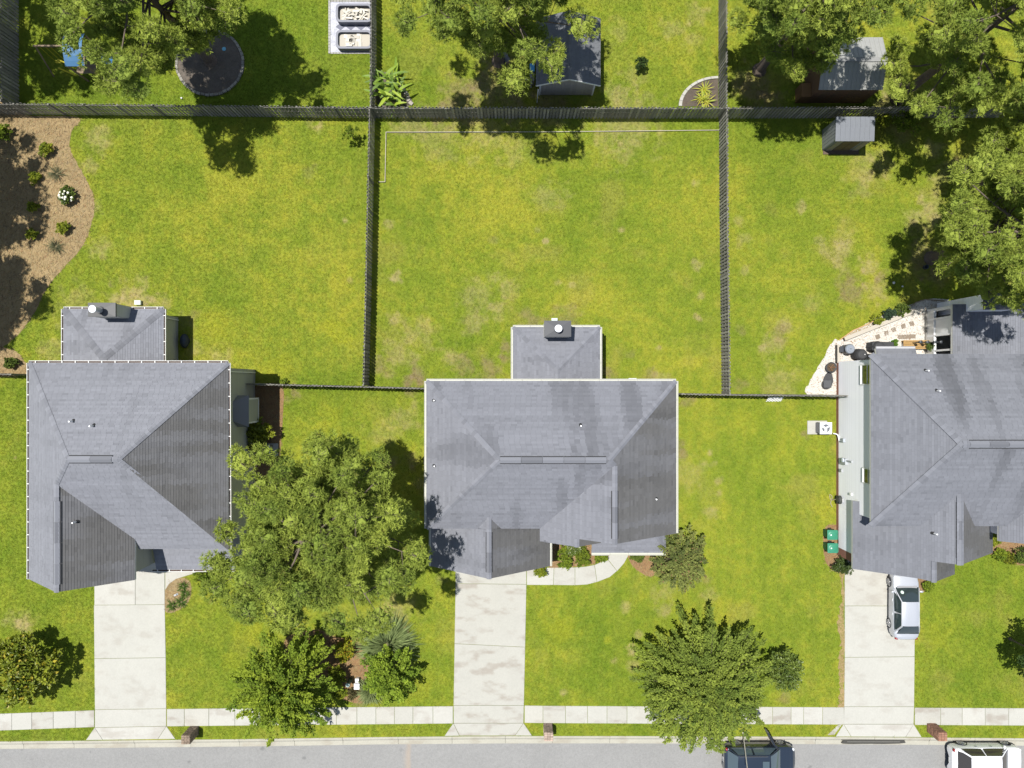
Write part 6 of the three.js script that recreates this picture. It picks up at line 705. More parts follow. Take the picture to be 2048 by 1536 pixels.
{ // timber edging and low bench wall
  const tm = mat(0.4, 0.36, 0.3, 0.85), a = at(1689, 678, 0.3), b = at(1829, 622, 0.3), t = thing('timber_wall', 'low pale timber wall running along the gravel patio', 'retaining wall', a), d = V(b[0] - a[0], 0, b[1] - a[1]), L = d.length(), ry = Math.atan2(-d.z, d.x); for (let i = 0; i < 2; i++) { const l = L / 2 - 0.01, c = V(a[0], 0, a[1]).addScaledVector(d, (i + 0.5) / 2); part('cap_board', new RoundedBoxGeometry(l, 0.05, 0.26, 2, 0.01).rotateY(ry).translate(c.x, 0.32, c.z), tm, t); part('timber', new THREE.BoxGeometry(l, 0.3, 0.16).rotateY(ry).translate(c.x, 0.145, c.z), mat(0.14, 0.11, 0.085, 0.9), t); }
  const e = at(1674, 690, 0.25), f = at(1674.5, 726, 0.25), u = thing('timber_wall', 'short pale timber wall beside the smoker barrel', 'retaining wall', e); part('cap_board', rbx(e[0], 0.28, e[1], e[0] + 0.2, 0.33, f[1], 0.01), tm, u); part('timber', bx(e[0] - 0.03, -0.02, e[1], e[0] + 0.14, 0.279, f[1]), mat(0.05, 0.045, 0.04, 0.9), u);
  const ed = plan([[1677, 681], [1705, 661], [1733, 649], [1750, 640]]), w = thing('bed_edging', 'thin orange timber edging round the flower strip by the patio', 'edging', ed[0]); for (let i = 0; i < ed.length - 1; i++) part('edging_board', bar(V(ed[i][0], 0.06, ed[i][1]), V(ed[i + 1][0], 0.06, ed[i + 1][1]), 0.04, 0.04, 6), mat(0.45, 0.28, 0.12, 0.85), w); part('soil', sheet(plan([[1679, 681], [1705, 663], [1733, 651], [1750, 642], [1756, 650], [1690, 676]]), 0.03), strawMat, w);
  const e2 = plan([[1822, 612], [1831, 605], [1850, 599], [1888, 602]]), w2 = thing('bed_edging', 'thin brown edging round the shaded end of the patio', 'edging', e2[0]); for (let i = 0; i < 3; i++) part('edging_board', bar(V(e2[i][0], 0.05, e2[i][1]), V(e2[i + 1][0], 0.05, e2[i + 1][1]), 0.035, 0.035, 6), mat(0.25, 0.2, 0.13, 0.85), w2); }
{ // smoker barrel, covered kettle, covered grill, pots
  const p = (x, y, h) => at(x, y, h); let [x, z] = p(1688, 699); const k = mat(0.05, 0.055, 0.062, 0.45, { metalness: 0.3 }), cv = mat(0.035, 0.036, 0.038, 0.75); let t = thing('smoker_barrel', 'dark metal smoker barrel with grey steel lid on the patio', 'smoker', [x, z]); part('drum', [cyl(x, 0.05, 0.85, z, 0.31, 0.31, 22), new THREE.TorusGeometry(0.315, 0.02, 6, 24).rotateX(Math.PI / 2).translate(x, 0.82, z)], k, t); const l = part('lid', [cyl(x, 0.85, 0.92, z, 0.32, 0.27, 22), cyl(x, 0.921, 0.96, z, 0.2, 0.19, 20)], mat(0.32, 0.35, 0.4, 0.35, { metalness: 0.5 }), t); part('lid_handle', new THREE.TorusGeometry(0.06, 0.012, 6, 14, Math.PI).translate(x, 0.955, z), k, l); part('shelf', rbx(x - 0.55, 0.6, z - 0.2, x - 0.31, 0.63, z + 0.2, 0.01), k, t);
  [x, z] = p(1712, 710); t = thing('kettle_grill', 'kettle grill under a crumpled black cover', 'grill', [x, z]); const cover = (w, d, h, sd, n = 18) => { const rows = [], r = rng(sd); for (let i = 0; i <= 10; i++) { const u = i / 10, y = h * (1 - Math.pow(u, 2.2)), k2 = Math.min(1, 0.18 + 1.0 * Math.pow(u, 0.45)); const row = []; for (let j = 0; j <= n; j++) { const a = (j / n) * 6.2832, wob = 1 + u * 0.07 * Math.sin(a * 7 + sd) + u * 0.04 * Math.sin(a * 11 + 2); row.push(V(Math.cos(a) * w * k2 * wob, y, Math.sin(a) * d * k2 * wob)); } rows.push(row); } const tb = new TB(); for (let i = 0; i < 10; i++) for (let j = 0; j < n; j++) tb.quad(rows[i][j], rows[i][j + 1], rows[i + 1][j + 1], rows[i + 1][j]); tb.poly(rows[0]); const g = tb.geo(); g.deleteAttribute('color'); return g; };
  part('cover', cover(0.42, 0.4, 0.95, 3).translate(x, 0.02, z), cv, t); part('knob', cyl(x + 0.12, 0.93, 0.98, z, 0.03, 0.03, 8), whiteTrim, t);
  [x, z] = p(1752, 694); t = thing('gas_grill', 'long gas grill under a black fitted cover', 'grill', [x, z]); part('cover', [rbx(x - 0.7, 0.03, z - 0.3, x + 0.75, 0.9, z + 0.28, 0.07), cover(0.42, 0.36, 1.12, 5).translate(x - 0.3, 0.02, z)], cv, t); part('hem', [bx(x - 0.66, 0, z - 0.26, x + 0.7, 0.05, z + 0.24)], blackRubber, t);
  [x, z] = p(1780, 687); t = thing('potted_plant', 'leafy plant in a white pot beside the gas grill', 'potted plant', [x, z]); part('pot', new THREE.LatheGeometry([[0.001, 0], [0.16, 0], [0.22, 0.4], [0.25, 0.42], [0.25, 0.45], [0.2, 0.45], [0.19, 0.38], [0.001, 0.37]].map(([a, b]) => new THREE.Vector2(a, b)), 20).translate(x, 0, z), pipeWhite, t); { const tb = new TB(), tw = []; leafCrown(tb, tw, { x, z, y0: 0.35, y1: 0.8, R: 0.22, lobes: 5, leaves: 500, L: 0.09, W: 0.03, cols: [[0.08, 0.17, 0.02], [0.16, 0.28, 0.03]], seed: 77 }); part('foliage', tb.geo(), leafyMat, t); }
  [x, z] = p(1828, 690); t = thing('plant_rack', 'orange timber bench with black lantern poles and trailing plants', 'bench', [x, z]); const ow = mat(0.36, 0.22, 0.08, 0.8); for (let i = 0; i < 6; i++) part('slat', rbx(x - 0.95, 0.4, z - 0.3 + i * 0.1, x + 0.95, 0.44, z - 0.22 + i * 0.1, 0.008), ow, t); for (const dx of [-0.85, 0.85]) for (const dz of [-0.24, 0.24]) part('leg', bx(x + dx - 0.04, 0, z + dz - 0.04, x + dx + 0.04, 0.4, z + dz + 0.04), ow, t); for (const dx of [-0.35, 0.1, 0.6, 0.98]) { part('lantern_pole', cyl(x + dx, 0.44, 1.25, z - 0.12, 0.03, 0.03, 8), k, t); part('lantern', [cyl(x + dx, 1.25, 1.45, z - 0.12, 0.09, 0.06, 10), cyl(x + dx, 1.451, 1.5, z - 0.12, 0.11, 0.02, 10)], k, t); } { const tb = new TB(); leafCrown(tb, [], { x: x + 0.75, z: z + 0.12, y0: 0.42, y1: 0.85, R: 0.36, lobes: 6, leaves: 500, L: 0.1, W: 0.035, cols: [[0.05, 0.09, 0.015], [0.12, 0.17, 0.03]], seed: 79 }); part('trailing_plant', tb.geo(), leafyMat, t); }
  for (const [a, b, r2, lb] of [[1657, 735, 0.34, 'round black pot with brown dried stems on the gravel strip'], [1649, 768, 0.3, 'closed black planter tub beside the board fence']]) { const [X, Z] = p(a, b), q = thing('black_pot', lb, 'pot', [X, Z], 'black pots on the gravel strip'); part('pot', new THREE.LatheGeometry([[0.001, 0], [r2 * 0.75, 0], [r2, 0.4], [r2 + 0.02, 0.42], [r2 + 0.02, 0.46], [r2 - 0.04, 0.46], [r2 - 0.05, 0.38], [0.001, 0.37]].map(([m, n]) => new THREE.Vector2(m, n)), 22).translate(X, 0, Z), mat(0.035, 0.036, 0.04, 0.6), q); if (a > 1650) { part('soil', cyl(X, 0.36, 0.395, Z, r2 - 0.06, r2 - 0.06, 18), mat(0.07, 0.05, 0.03, 1), q); part('stem', [0, 1, 2, 3].map((i) => bar(V(X - 0.05, 0.39, Z), V(X + Math.cos(i * 1.7) * 0.24, 0.62, Z + Math.sin(i * 1.7) * 0.24), 0.014)), mat(0.28, 0.13, 0.06, 0.9), q); } else part('lid', rbx(X - r2 * 0.85, 0.46, Z - r2 * 0.85, X + r2 * 0.85, 0.5, Z + r2 * 0.85, 0.05), mat(0.055, 0.057, 0.062, 0.6), q); }
  [x, z] = p(1655, 757); solo('rubber_mat', slab(smooth([[x - 0.3, z + 0.3], [x - 0.2, z - 0.2], [x + 0.1, z - 0.45], [x + 0.3, z - 0.2], [x + 0.3, z + 0.35]], 20), 0.02, 0.1, 0.02), mat(0.045, 0.045, 0.048, 0.85), 'folded black tarpaulin beside the closed planter tub', 'tarpaulin');
}
{ // white lattice, hose reel, utility boxes
  const [x, z] = at(1551, 797, 0.4), t = thing('lattice_panel', 'white diamond lattice panel leaning on the board fence', 'lattice', [x, z]), w = 1.0, hgt = 0.62, tilt = 0.55, P = (u, v) => V(x - w / 2 + u * w, 0.03 + v * hgt * Math.cos(tilt), z + 0.2 - v * hgt * Math.sin(tilt)); for (let k = -3; k < 8; k++) for (const s of [1, -1]) { let a = [k / 8 * 1.6 - 0.0, 0], b = [k / 8 * 1.6 + s * 0.6, 1]; const cut = (p, q, e) => { const tt = (e - p[0]) / (q[0] - p[0]); return [e, lerp(p[1], q[1], tt)]; }; if (Math.max(a[0], b[0]) <= 0 || Math.min(a[0], b[0]) >= 1) continue; if (a[0] < 0) a = cut(a, b, 0); if (b[0] < 0) b = cut(b, a, 0); if (a[0] > 1) a = cut(a, b, 1); if (b[0] > 1) b = cut(b, a, 1); part('lath', bar(P(...a).add(V(0, s * 0.008, 0)), P(...b).add(V(0, s * 0.008, 0)), 0.022, 0.022, 5), pipeWhite, t); }
  const [hx, hz] = at(1678, 996), q = thing('hose_reel', 'black wall hose reel with coiled hose on the white siding', 'hose reel', [hx - 0.1, hz]); part('drum', new THREE.CylinderGeometry(0.18, 0.18, 0.24, 18).rotateZ(Math.PI / 2).translate(21.76, 0.75, hz), mat(0.05, 0.05, 0.055, 0.5), q); part('hose', [0, 1, 2, 3].map((i) => new THREE.TorusGeometry(0.26, 0.025, 8, 24).rotateY(Math.PI / 2).translate(21.68 + i * 0.05, 0.75, hz)), mat(0.06, 0.065, 0.06, 0.6), q); part('bracket', rbx(21.86, 0.5, hz - 0.12, 21.91, 1, hz + 0.12, 0.01), mat(0.5, 0.5, 0.5, 0.5), q); part('loose_hose', tube([V(21.7, 0.5, hz), V(21.5, 0.06, hz + 0.1), V(21.45, 0.05, hz - 0.25), V(21.6, 0.05, hz - 0.1), V(21.5, 0.06, hz + 0.35), V(21.62, 0.05, hz + 0.6)], 0.022, 40), mat(0.35, 0.3, 0.2, 0.6), q);
  for (const [a, b, w2, d2, h2, c, lb] of [[275, 605, 0.4, 0.28, 0.22, [0.42, 0.46, 0.4], 'pale flat utility box in the dry grass behind the back room'], [1109, 640, 0.38, 0.22, 0.25, [0.42, 0.48, 0.46], 'pale utility box behind the middle house chimney'], [713.5, 1373, 0.34, 0.36, 0.5, [0.66, 0.66, 0.68], 'larger white utility box beside the green pedestal'], [714, 1361, 0.22, 0.24, 0.35, [0.66, 0.65, 0.62], 'smaller white utility box beside the small bright tree'], [1265, 759, 0.5, 0.16, 0.3, [0.4, 0.42, 0.42], 'low grey box against the back wall of the middle house']]) { const [X, Z] = at(a, b, h2), e = thing('utility_box', lb, 'utility box', [X, Z]); part('case', rbx(X - w2 / 2, -0.02, Z - d2 / 2, X + w2 / 2, h2, Z + d2 / 2, 0.03), mat(...c, 0.6), e); part('lid', rbx(X - w2 / 2 - 0.015, h2, Z - d2 / 2 - 0.015, X + w2 / 2 + 0.015, h2 + 0.03, Z + d2 / 2 + 0.015, 0.012), mat(...c.map((v) => v * 1.08), 0.55), e); }
  const [gx, gz] = at(695, 1371, 0.9), g = thing('utility_pedestal', 'round green utility pedestal with pale cap in the straw bed', 'utility box', [gx, gz]); part('barrel', cyl(gx, -0.05, 0.85, gz, 0.13, 0.13, 18), mat(0.06, 0.12, 0.075, 0.55), g); part('cap', new THREE.SphereGeometry(0.14, 18, 8, 0, 6.3, 0, 1.57).scale(1, 0.5, 1).translate(gx, 0.85, gz), mat(0.4, 0.5, 0.48, 0.5), g);
  const [ox, oz] = at(349, 1191, 0.15), o = thing('angled_marker', 'small white folded metal marker in the oval straw bed', 'marker', [ox, oz]); part('leaf_plate', new THREE.BoxGeometry(0.26, 0.012, 0.12).rotateZ(0.5).rotateY(0.5).translate(ox, 0.08, oz), galv, o); part('leaf_plate', new THREE.BoxGeometry(0.14, 0.012, 0.12).rotateZ(-0.7).rotateY(0.2).translate(ox + 0.13, 0.07, oz - 0.06), galv, o);
  // dark round meter and disc on the wall of the back room, left of the first yard
  for (const [a, b, r2, lb] of [[1786, 566, 0.09, 'round white ball lying in the pine shade beside the bare soil'], [1804, 573, 0.06, 'small white ball lying in the pine shade'], [364, 197, 0.07, 'small pale ball lying by the back fence below the mulch ring'], [1874, 535, 0.07, 'grey ball lying under the pine beside the dark bucket']]) { const [X, Z] = at(a, b); solo('ball', new THREE.SphereGeometry(r2, 14, 10).translate(X, r2, Z), mat(0.62, 0.62, 0.62, 0.6), lb, 'ball'); }
  const [bx3, bz3] = at(1848, 535); solo('bucket', new THREE.LatheGeometry([[0.001, 0], [0.11, 0], [0.14, 0.3], [0.15, 0.3], [0.15, 0.32], [0.125, 0.32], [0.1, 0.02], [0.001, 0.02]].map(([a, b]) => new THREE.Vector2(a, b)), 18).translate(bx3, 0, bz3), mat(0.05, 0.06, 0.08, 0.6), 'dark bucket standing under the pine near the gravel patio', 'bucket');
}
{ // satellite and kids' pool things on the side wall of the back room beside the first yard: round barrel and covered tub
  const [x, z] = at(336, 682), t = thing('fire_pit', 'dark covered fire pit beside the back room wall in shade', 'fire pit', [-22.0, z]); const X = -22.05, Z = at(0, 682)[1]; part('cover', new THREE.SphereGeometry(0.46, 20, 10, 0, 6.3, 0, 1.57).scale(0.62, 0.9, 1.05).translate(X, 0.12, Z), mat(0.02, 0.03, 0.05, 0.6), t); part('skirt', cyl(X, 0, 0.14, Z, 0.3, 0.3, 18), mat(0.03, 0.03, 0.035, 0.7), t);
  const [a, b] = at(346, 651), q = thing('drain_pot', 'white rimmed round drain pot beside the back room wall', 'pot', [a, b]); part('rim', new THREE.TorusGeometry(0.16, 0.04, 8, 24).rotateX(Math.PI / 2).translate(a, 0.3, b), pipeWhite, q); part('tub', new THREE.CylinderGeometry(0.17, 0.14, 0.3, 20, 1, true).translate(a, 0.15, b), mat(0.5, 0.5, 0.48, 0.6, { side: THREE.DoubleSide }), q); part('water', cyl(a, 0.14, 0.16, b, 0.145, 0.145, 18), mat(0.01, 0.012, 0.014, 0.2), q);
  solo('side_slab', slab(plan([[328, 640], [356, 640], [356, 725], [328, 725]]), -0.04, 0.03, 0.012), concreteMats[2], 'narrow concrete slab beside the back room wall', 'slab');
}

// ================= trees and planting =================
const G1 = [[0.06, 0.1, 0.015], [0.15, 0.2, 0.03]], G2 = [[0.05, 0.085, 0.018], [0.125, 0.17, 0.035]], GB = [[0.11, 0.17, 0.014], [0.24, 0.3, 0.022]], GY = [[0.14, 0.19, 0.015], [0.32, 0.34, 0.025]], GD = [[0.025, 0.05, 0.012], [0.065, 0.11, 0.02]];
pine('tall pine with a wide crown between the first house and the middle house', { x: -10.3, z: 7.6, h: 12.4, y0: 5.4, R: 5.7, clumps: 150, seed: 21, lean: [-0.4, 0.4], shift: [0.1, 0.3] });
pine('tall pine standing in the round mulch bed', { x: -20.35, z: -21.8, h: 12.5, y0: 5.6, R: 5.4, clumps: 128, seed: 22, lean: [-0.5, -0.4], shift: [0, 0.3], dark: 0.06, gaps: [[0.35, 1.35, 1.6], [2.15, 3.45, 2.0]] });
pine('pine beyond the board fence shading the swing set', { x: -34.6, z: -23.6, h: 12, y0: 5, R: 5.0, clumps: 56, seed: 23, dark: 0.05 });
pine('tall pine beside the beige gabled shed', { x: -0.9, z: -21.8, h: 12.5, y0: 6, R: 5.0, clumps: 92, seed: 24, shift: [0.1, 0.1] });
pine('pine beside the pale ribbed shed roof over bare soil', { x: 16.7, z: -21.2, h: 12, y0: 5.2, R: 4.5, clumps: 84, seed: 25, shift: [-0.2, -0.6] });
pine('leaning pine with a bare lower trunk behind the pale ribbed shed', { x: 26.0, z: -19.3, h: 13.5, y0: 4.6, R: 4.9, clumps: 96, seed: 26, lean: [1.4, -1.2], shift: [-0.3, 0.3] });
pine('pine beside the gravel patio over the dark bucket', { x: 28.3, z: -8.5, h: 12.5, y0: 5.2, R: 4.8, clumps: 105, seed: 27, shift: [-0.1, -0.5] });
pine('pine between the back fence and the patio pine', { x: 30.6, z: -13.2, h: 12, y0: 5, R: 3.8, clumps: 66, seed: 28 });
pine('pine on the next plot shading the wide straw bed', { x: -37.6, z: -14.2, h: 12, y0: 4.8, R: 4.3, clumps: 84, seed: 29 });
pine('pine on the next plot shading the lower end of the straw bed', { x: -37.8, z: -7.4, h: 12, y0: 4.6, R: 4.5, clumps: 84, seed: 30 });
leafTree('oak_tree', 'oak with small leaves standing over the sidewalk near the stone pillar', { x: -14.4, z: 19.2, y0: 1.5, y1: 5.6, R: 3.9, sprays: 170, leaves: 27000, L: 0.17, W: 0.055, cols: [[0.14, 0.21, 0.018], [0.28, 0.35, 0.03]], seed: 41, droop: 0.35, tr: 0.14 });
leafTree('elm_tree', 'wide elm with drooping sprays hanging over the kerb', { x: 12.35, z: 19.05, y0: 1.4, y1: 5.5, R: 4.85, sprays: 290, leaves: 54000, L: 0.16, W: 0.045, cols: [[0.13, 0.185, 0.028], [0.27, 0.33, 0.048]], seed: 42, droop: 0.4, tr: 0.16 });
leafTree('crape_myrtle', 'crape myrtle with reddish seed heads beside the porch roof', { x: 10.75, z: 11.2, y0: 1.2, y1: 4.2, R: 2.3, sprays: 80, leaves: 8000, L: 0.14, W: 0.05, cols: [[0.11, 0.14, 0.035], [0.23, 0.255, 0.065], [0.24, 0.15, 0.07, 0.04]], seed: 43, radial: 0.4, lobeR: 0.26, core: 0.8, long: 1.2, stems: 4, tr: 0.05, droop: 0.3 });
leafTree('young_tree', 'small bright green tree beside the ornamental grass', { x: -8.0, z: 19.0, y0: 0.9, y1: 3.1, R: 2.0, sprays: 70, leaves: 8500, L: 0.15, W: 0.055, cols: [[0.15, 0.23, 0.02], [0.28, 0.37, 0.035]], seed: 44, radial: 0.4, lobeR: 0.26, core: 0.8, long: 1.2, tr: 0.06, droop: 0.1 });
leafTree('magnolia_tree', 'glossy magnolia standing over the sidewalk at the plot edge', { x: -31.7, z: 18.5, y0: 0.5, y1: 3.3, R: 2.35, lobes: 20, leaves: 6500, L: 0.24, W: 0.075, cols: [[0.1, 0.14, 0.012], [0.27, 0.3, 0.025], [0.36, 0.3, 0.025, 0.08]], seed: 45, lobeR: 0.26, core: 0.8, tr: 0.09, gloss: true });
leafTree('maple_tree', 'tree at the plot edge across the lawn from the silver sedan', { x: 33.6, z: 17.2, y0: 1.2, y1: 4.2, R: 1.9, lobes: 12, leaves: 6000, L: 0.15, W: 0.06, cols: GD, seed: 46, tr: 0.07 });
const bloomMat = mat(0.72, 0.7, 0.58, 0.8), S = (n, l, px, py, h, o, g, c) => { const [x, z] = at(px, py, h * 0.5); return shrub(n, l, { x, z, y1: h, ...o }, g, c); };
S('holly_shrub', 'round dark glossy holly beside the elm', 1566, 1334, 2.4, { R: 1.2, y0: 0.25, lobes: 16, leaves: 5200, L: 0.13, W: 0.05, cols: [[0.06, 0.1, 0.016], [0.17, 0.22, 0.035]], seed: 51, gloss: true });
S('round_shrub', 'round yellow-green shrub between the box bay and the dusty air conditioner', 515, 866, 1.7, { R: 1.05, lobes: 14, leaves: 2600, L: 0.18, W: 0.06, cols: GY.map((c) => c.map((v) => v * 0.8)), seed: 52, gloss: true });
const bed = 'shrubs in the pine straw bed';
for (const [px, py, R, h, l, sd, cols] of [[93, 299, 0.42, 0.6, 'bright yellow-green shrub nearest the back fence in the straw bed', 61, GY], [71, 356, 0.38, 0.5, 'small yellow-green shrub near the wispy grass tuft', 62, GY], [128, 455, 0.44, 0.55, 'yellow-green shrub below the white hydrangea', 63, GY], [68, 414, 0.36, 0.5, 'yellow-green shrub in the tree shade level with the hydrangea', 64, GY], [67, 468, 0.36, 0.5, 'yellow-green shrub in the tree shade level with the lower shrub', 65, GY], [8, 264, 0.62, 0.9, 'dark green shrub by the back fence at the end of the straw bed', 66, GB], [22, 726, 0.42, 0.6, 'dark green shrub in the corner straw bed', 67, G1]]) S('bed_shrub', l, px, py, h, { R, lobes: 7, leaves: 1000, L: 0.13, W: 0.04, cols, seed: sd }, bed);
S('hydrangea', 'hydrangea covered in white blooms in the straw bed', 134, 393, 0.7, { R: 0.55, lobes: 8, leaves: 1300, L: 0.13, W: 0.05, cols: G1, seed: 68, blooms: 24, bloomMat });
for (const [px, py, l, sd] of [[115, 348, 'wispy grey-green grass tuft beside the small yellow-green shrub', 71], [113, 494, 'wispy grey-green grass tuft at the lower end of the straw bed', 72]]) { const [x, z] = at(px, py); grassClump('grass_tuft', l, x, z, 90, 0.75, 0.012, [[0.09, 0.1, 0.05], [0.16, 0.16, 0.08]], sd, 'grass tuft', 'wispy grass tufts'); }
{ const [x, z] = at(775, 1288); grassClump('ornamental_grass', 'big rounded clump of ornamental grass in the island bed', x, z, 1900, 1.95, 0.026, [[0.13, 0.18, 0.06], [0.3, 0.36, 0.14]], 73); const [a, b] = at(742, 1378); grassClump('ornamental_grass', 'pale ornamental grass under the small bright tree', a, b, 500, 1.1, 0.022, [[0.14, 0.18, 0.06], [0.27, 0.31, 0.13]], 74); const [c, d] = at(700, 1340); }
for (const [px, py, R, h, l, sd, cols] of [[690, 1302, 0.75, 0.8, 'yellow tipped shrub beside the ornamental grass', 81, [[0.13, 0.17, 0.012], [0.34, 0.34, 0.02], [0.45, 0.25, 0.02, 0.1]]], [635, 1282, 0.6, 0.8, 'bright shrub below the pine in the island bed', 82, GB], [676, 1350, 0.6, 0.7, 'yellow tipped shrub beside the green pedestal', 83, GY], [680, 1385, 0.5, 0.5, 'yellow flowering plant below the green pedestal', 84, GY], [610, 1300, 0.5, 0.6, 'dark low shrub in the shaded end of the island bed', 85, G1], [705, 1388, 0.35, 0.35, 'sparse brownish plant below the white utility boxes', 86, [[0.08, 0.08, 0.03], [0.16, 0.13, 0.05]]]]) S('bed_shrub', l, px, py, h, { R, lobes: 8, leaves: Math.round(2200 * R), L: 0.13, W: 0.045, cols, seed: sd }, 'shrubs in the island bed');
for (const [px, py, R, Rz, h, l, sd, cols] of [[1128, 1113, 0.62, 0.95, 0.75, 'clipped green shrub beside the garage wall', 91, GB], [1163, 1113, 0.58, 0.62, 0.7, 'round clipped shrub inside the front walk curve', 92, [[0.1, 0.15, 0.012], [0.2, 0.25, 0.02]]], [1143, 1096, 0.6, 0.35, 0.6, 'white flecked low shrub beneath the front gable', 93, [[0.09, 0.14, 0.02], [0.2, 0.26, 0.05], [0.5, 0.52, 0.36, 0.12]]], [1202, 1112, 0.5, 0.28, 0.5, 'low green shrub between the porch and the front walk', 94, GB], [1275, 1112, 0.55, 0.3, 0.5, 'low shrub between the porch and the crape myrtle', 95, G1], [1080, 1142, 0.42, 0.2, 0.7, 'small shrub at the garage corner beside the front walk', 96, GY]]) S('front_shrub', l, px, py, h, { R, Rz, lobes: 9, leaves: Math.round(3200 * R), L: 0.1, W: 0.035, cols, seed: sd }, 'shrubs along the front of the middle house');
S('clipped_shrub', 'dark clipped shrub beside the green bins', 1684, 1128, 1.0, { R: 0.65, lobes: 10, leaves: 2600, L: 0.09, W: 0.035, cols: [[0.03, 0.055, 0.012], [0.085, 0.12, 0.025]], seed: 97, gloss: true });
for (const [px, py, R, h, l, sd, cols] of [[1988, 1078, 0.4, 0.6, 'small yellowish shrub at the entry corner of the white house', 101, GY], [1999, 1108, 0.4, 0.5, 'small green shrub in the straw bed by the lawn', 102, GB], [2018, 1116, 0.42, 0.5, 'small olive shrub in the straw bed by the lawn', 103, GY.map((c) => c.map((v) => v * 0.6))], [2042, 1108, 0.6, 0.9, 'larger dark shrub in the straw bed by the lawn', 104, G1], [1856, 1172, 0.4, 0.4, 'bright spiky low plant beside the silver sedan', 105, GB]]) S('entry_shrub', l, px, py, h, { R, lobes: 7, leaves: 900, L: 0.12, W: 0.04, cols, seed: sd }, 'shrubs in front of the white house');
for (const [px, py, l, sd] of [[367, 1172, 'daylily clump at the top of the oval straw bed', 111], [371, 1187, 'daylily clump beside the folded marker', 112], [363, 1204, 'daylily clump at the lower side of the oval straw bed', 113], [346, 1211, 'daylily clump at the driveway edge of the oval straw bed', 114]]) { const [x, z] = at(px, py); grassClump('daylily', l, x, z, 60, 0.5, 0.02, [[0.05, 0.09, 0.015], [0.13, 0.2, 0.03]], sd, 'plant', 'daylilies in the oval bed'); }
for (const [px, py, l, sd, R, h] of [[704, 272, 'thin sapling beside the long yard fence', 121, 0.65, 1.7], [1282, 130, 'thin dark sapling in the lawn beside the gabled shed', 122, 0.45, 1.1]]) { const [x, z] = at(px, py, 0.5); leafTree('sapling', l, { x, z, y0: 0.3, y1: h, R, lobes: 7, leaves: 650, L: 0.13, W: 0.04, cols: sd === 121 ? GB : GD, seed: sd, tr: 0.025 }, 'saplings'); }
S('small_weed', 'small weed by the fence end of the straw strip', 569, 763, 0.35, { R: 0.28, lobes: 5, leaves: 300, L: 0.1, W: 0.04, cols: GB, seed: 131 }, null, 'plant'); S('patio_plant', 'yellow-green perennial at the edge of the patio timber wall', 1753, 640, 0.5, { R: 0.38, lobes: 6, leaves: 500, L: 0.12, W: 0.04, cols: GY, seed: 132 }, null, 'plant'); S('patio_plant', 'dark bluish perennial beside the patio timber wall', 1776, 629, 0.6, { R: 0.42, lobes: 6, leaves: 600, L: 0.12, W: 0.04, cols: [[0.025, 0.05, 0.03], [0.06, 0.1, 0.05]], seed: 133 }, null, 'plant'); S('patio_plant', 'dark leafy perennial at the shaded end of the timber wall', 1802, 618, 0.6, { R: 0.5, lobes: 6, leaves: 700, L: 0.12, W: 0.04, cols: G1, seed: 134 }, null, 'plant'); S('fence_vine', 'leafy vine on the back fence behind the small tool shed', 1815, 238, 1.5, { R: 0.9, lobes: 9, leaves: 1500, L: 0.14, W: 0.06, cols: GB, seed: 135 }, null, 'vine'); S('fence_vine', 'small leafy vine beside the tool shed corner', 1766, 243, 0.9, { R: 0.45, lobes: 6, leaves: 600, L: 0.13, W: 0.055, cols: GY, seed: 136 }, null, 'vine'); S('eave_shrub', 'low green shrub under the porch gutter beside the oval bed walk', 405, 1150, 0.6, { R: 0.6, lobes: 7, leaves: 1000, L: 0.12, W: 0.04, cols: GB, seed: 137 }, null);
// broad-leaved tropical clump in the fence corner
{ const [cx, cz] = at(784, 186), t = thing('canna_clump', 'lush broad-leaved canna clump in the fence corner', 'plant', [cx, cz]), r = rng(61), cols = [[0.17, 0.27, 0.02], [0.24, 0.34, 0.025], [0.32, 0.41, 0.035], [0.12, 0.2, 0.02]]; const ms = cols.map((c) => new THREE.MeshPhysicalMaterial({ color: rgb(...c), roughness: 0.5, transmission: 0.3, thickness: 0, side: THREE.DoubleSide }));
  for (let i = 0; i < 13; i++) { const a = i * 2.4, d = 0.25 + 0.085 * i, x = cx + Math.cos(a) * d * 0.75, z = cz + Math.sin(a) * d, h = 0.7 + r() * 0.9; part('stalk', bar(V(x, -0.03, z), V(x + (r() - 0.5) * 0.2, h, z), 0.03, 0.018, 6), ms[3], t); for (let k = 0; k < 5; k++) { const tb = new TB(); bladeStrip(tb, V(x, h * (0.35 + 0.15 * k), z), k * 2.5 + r() * 1.2 + i, 0.75 + 0.45 * r(), 0.06 + 0.055 * r(), 0.35 + 0.4 * r(), 0.5 + 0.7 * r(), [1, 1, 1], 6); const g = tb.geo(); g.deleteAttribute('color'); part('leaf', g, ms[Math.floor(r() * 4)], t); } }
  const st = [[803, 170], [807, 179], [813, 188], [816, 199], [822, 207]].map((p) => at(...p)); st.forEach(([x, z], i) => part('edging_stone', new RoundedBoxGeometry(0.24, 0.14, 0.3, 2, 0.03).rotateY(0.5 + i * 0.1).translate(x, 0.05, z), mat(0.3, 0.27, 0.24, 0.95), t)); part('mulch', sheet(smooth(plan([[757, 150], [790, 150], [812, 180], [822, 210], [757, 212]]), 30), 0.02), mulchMat, t); }
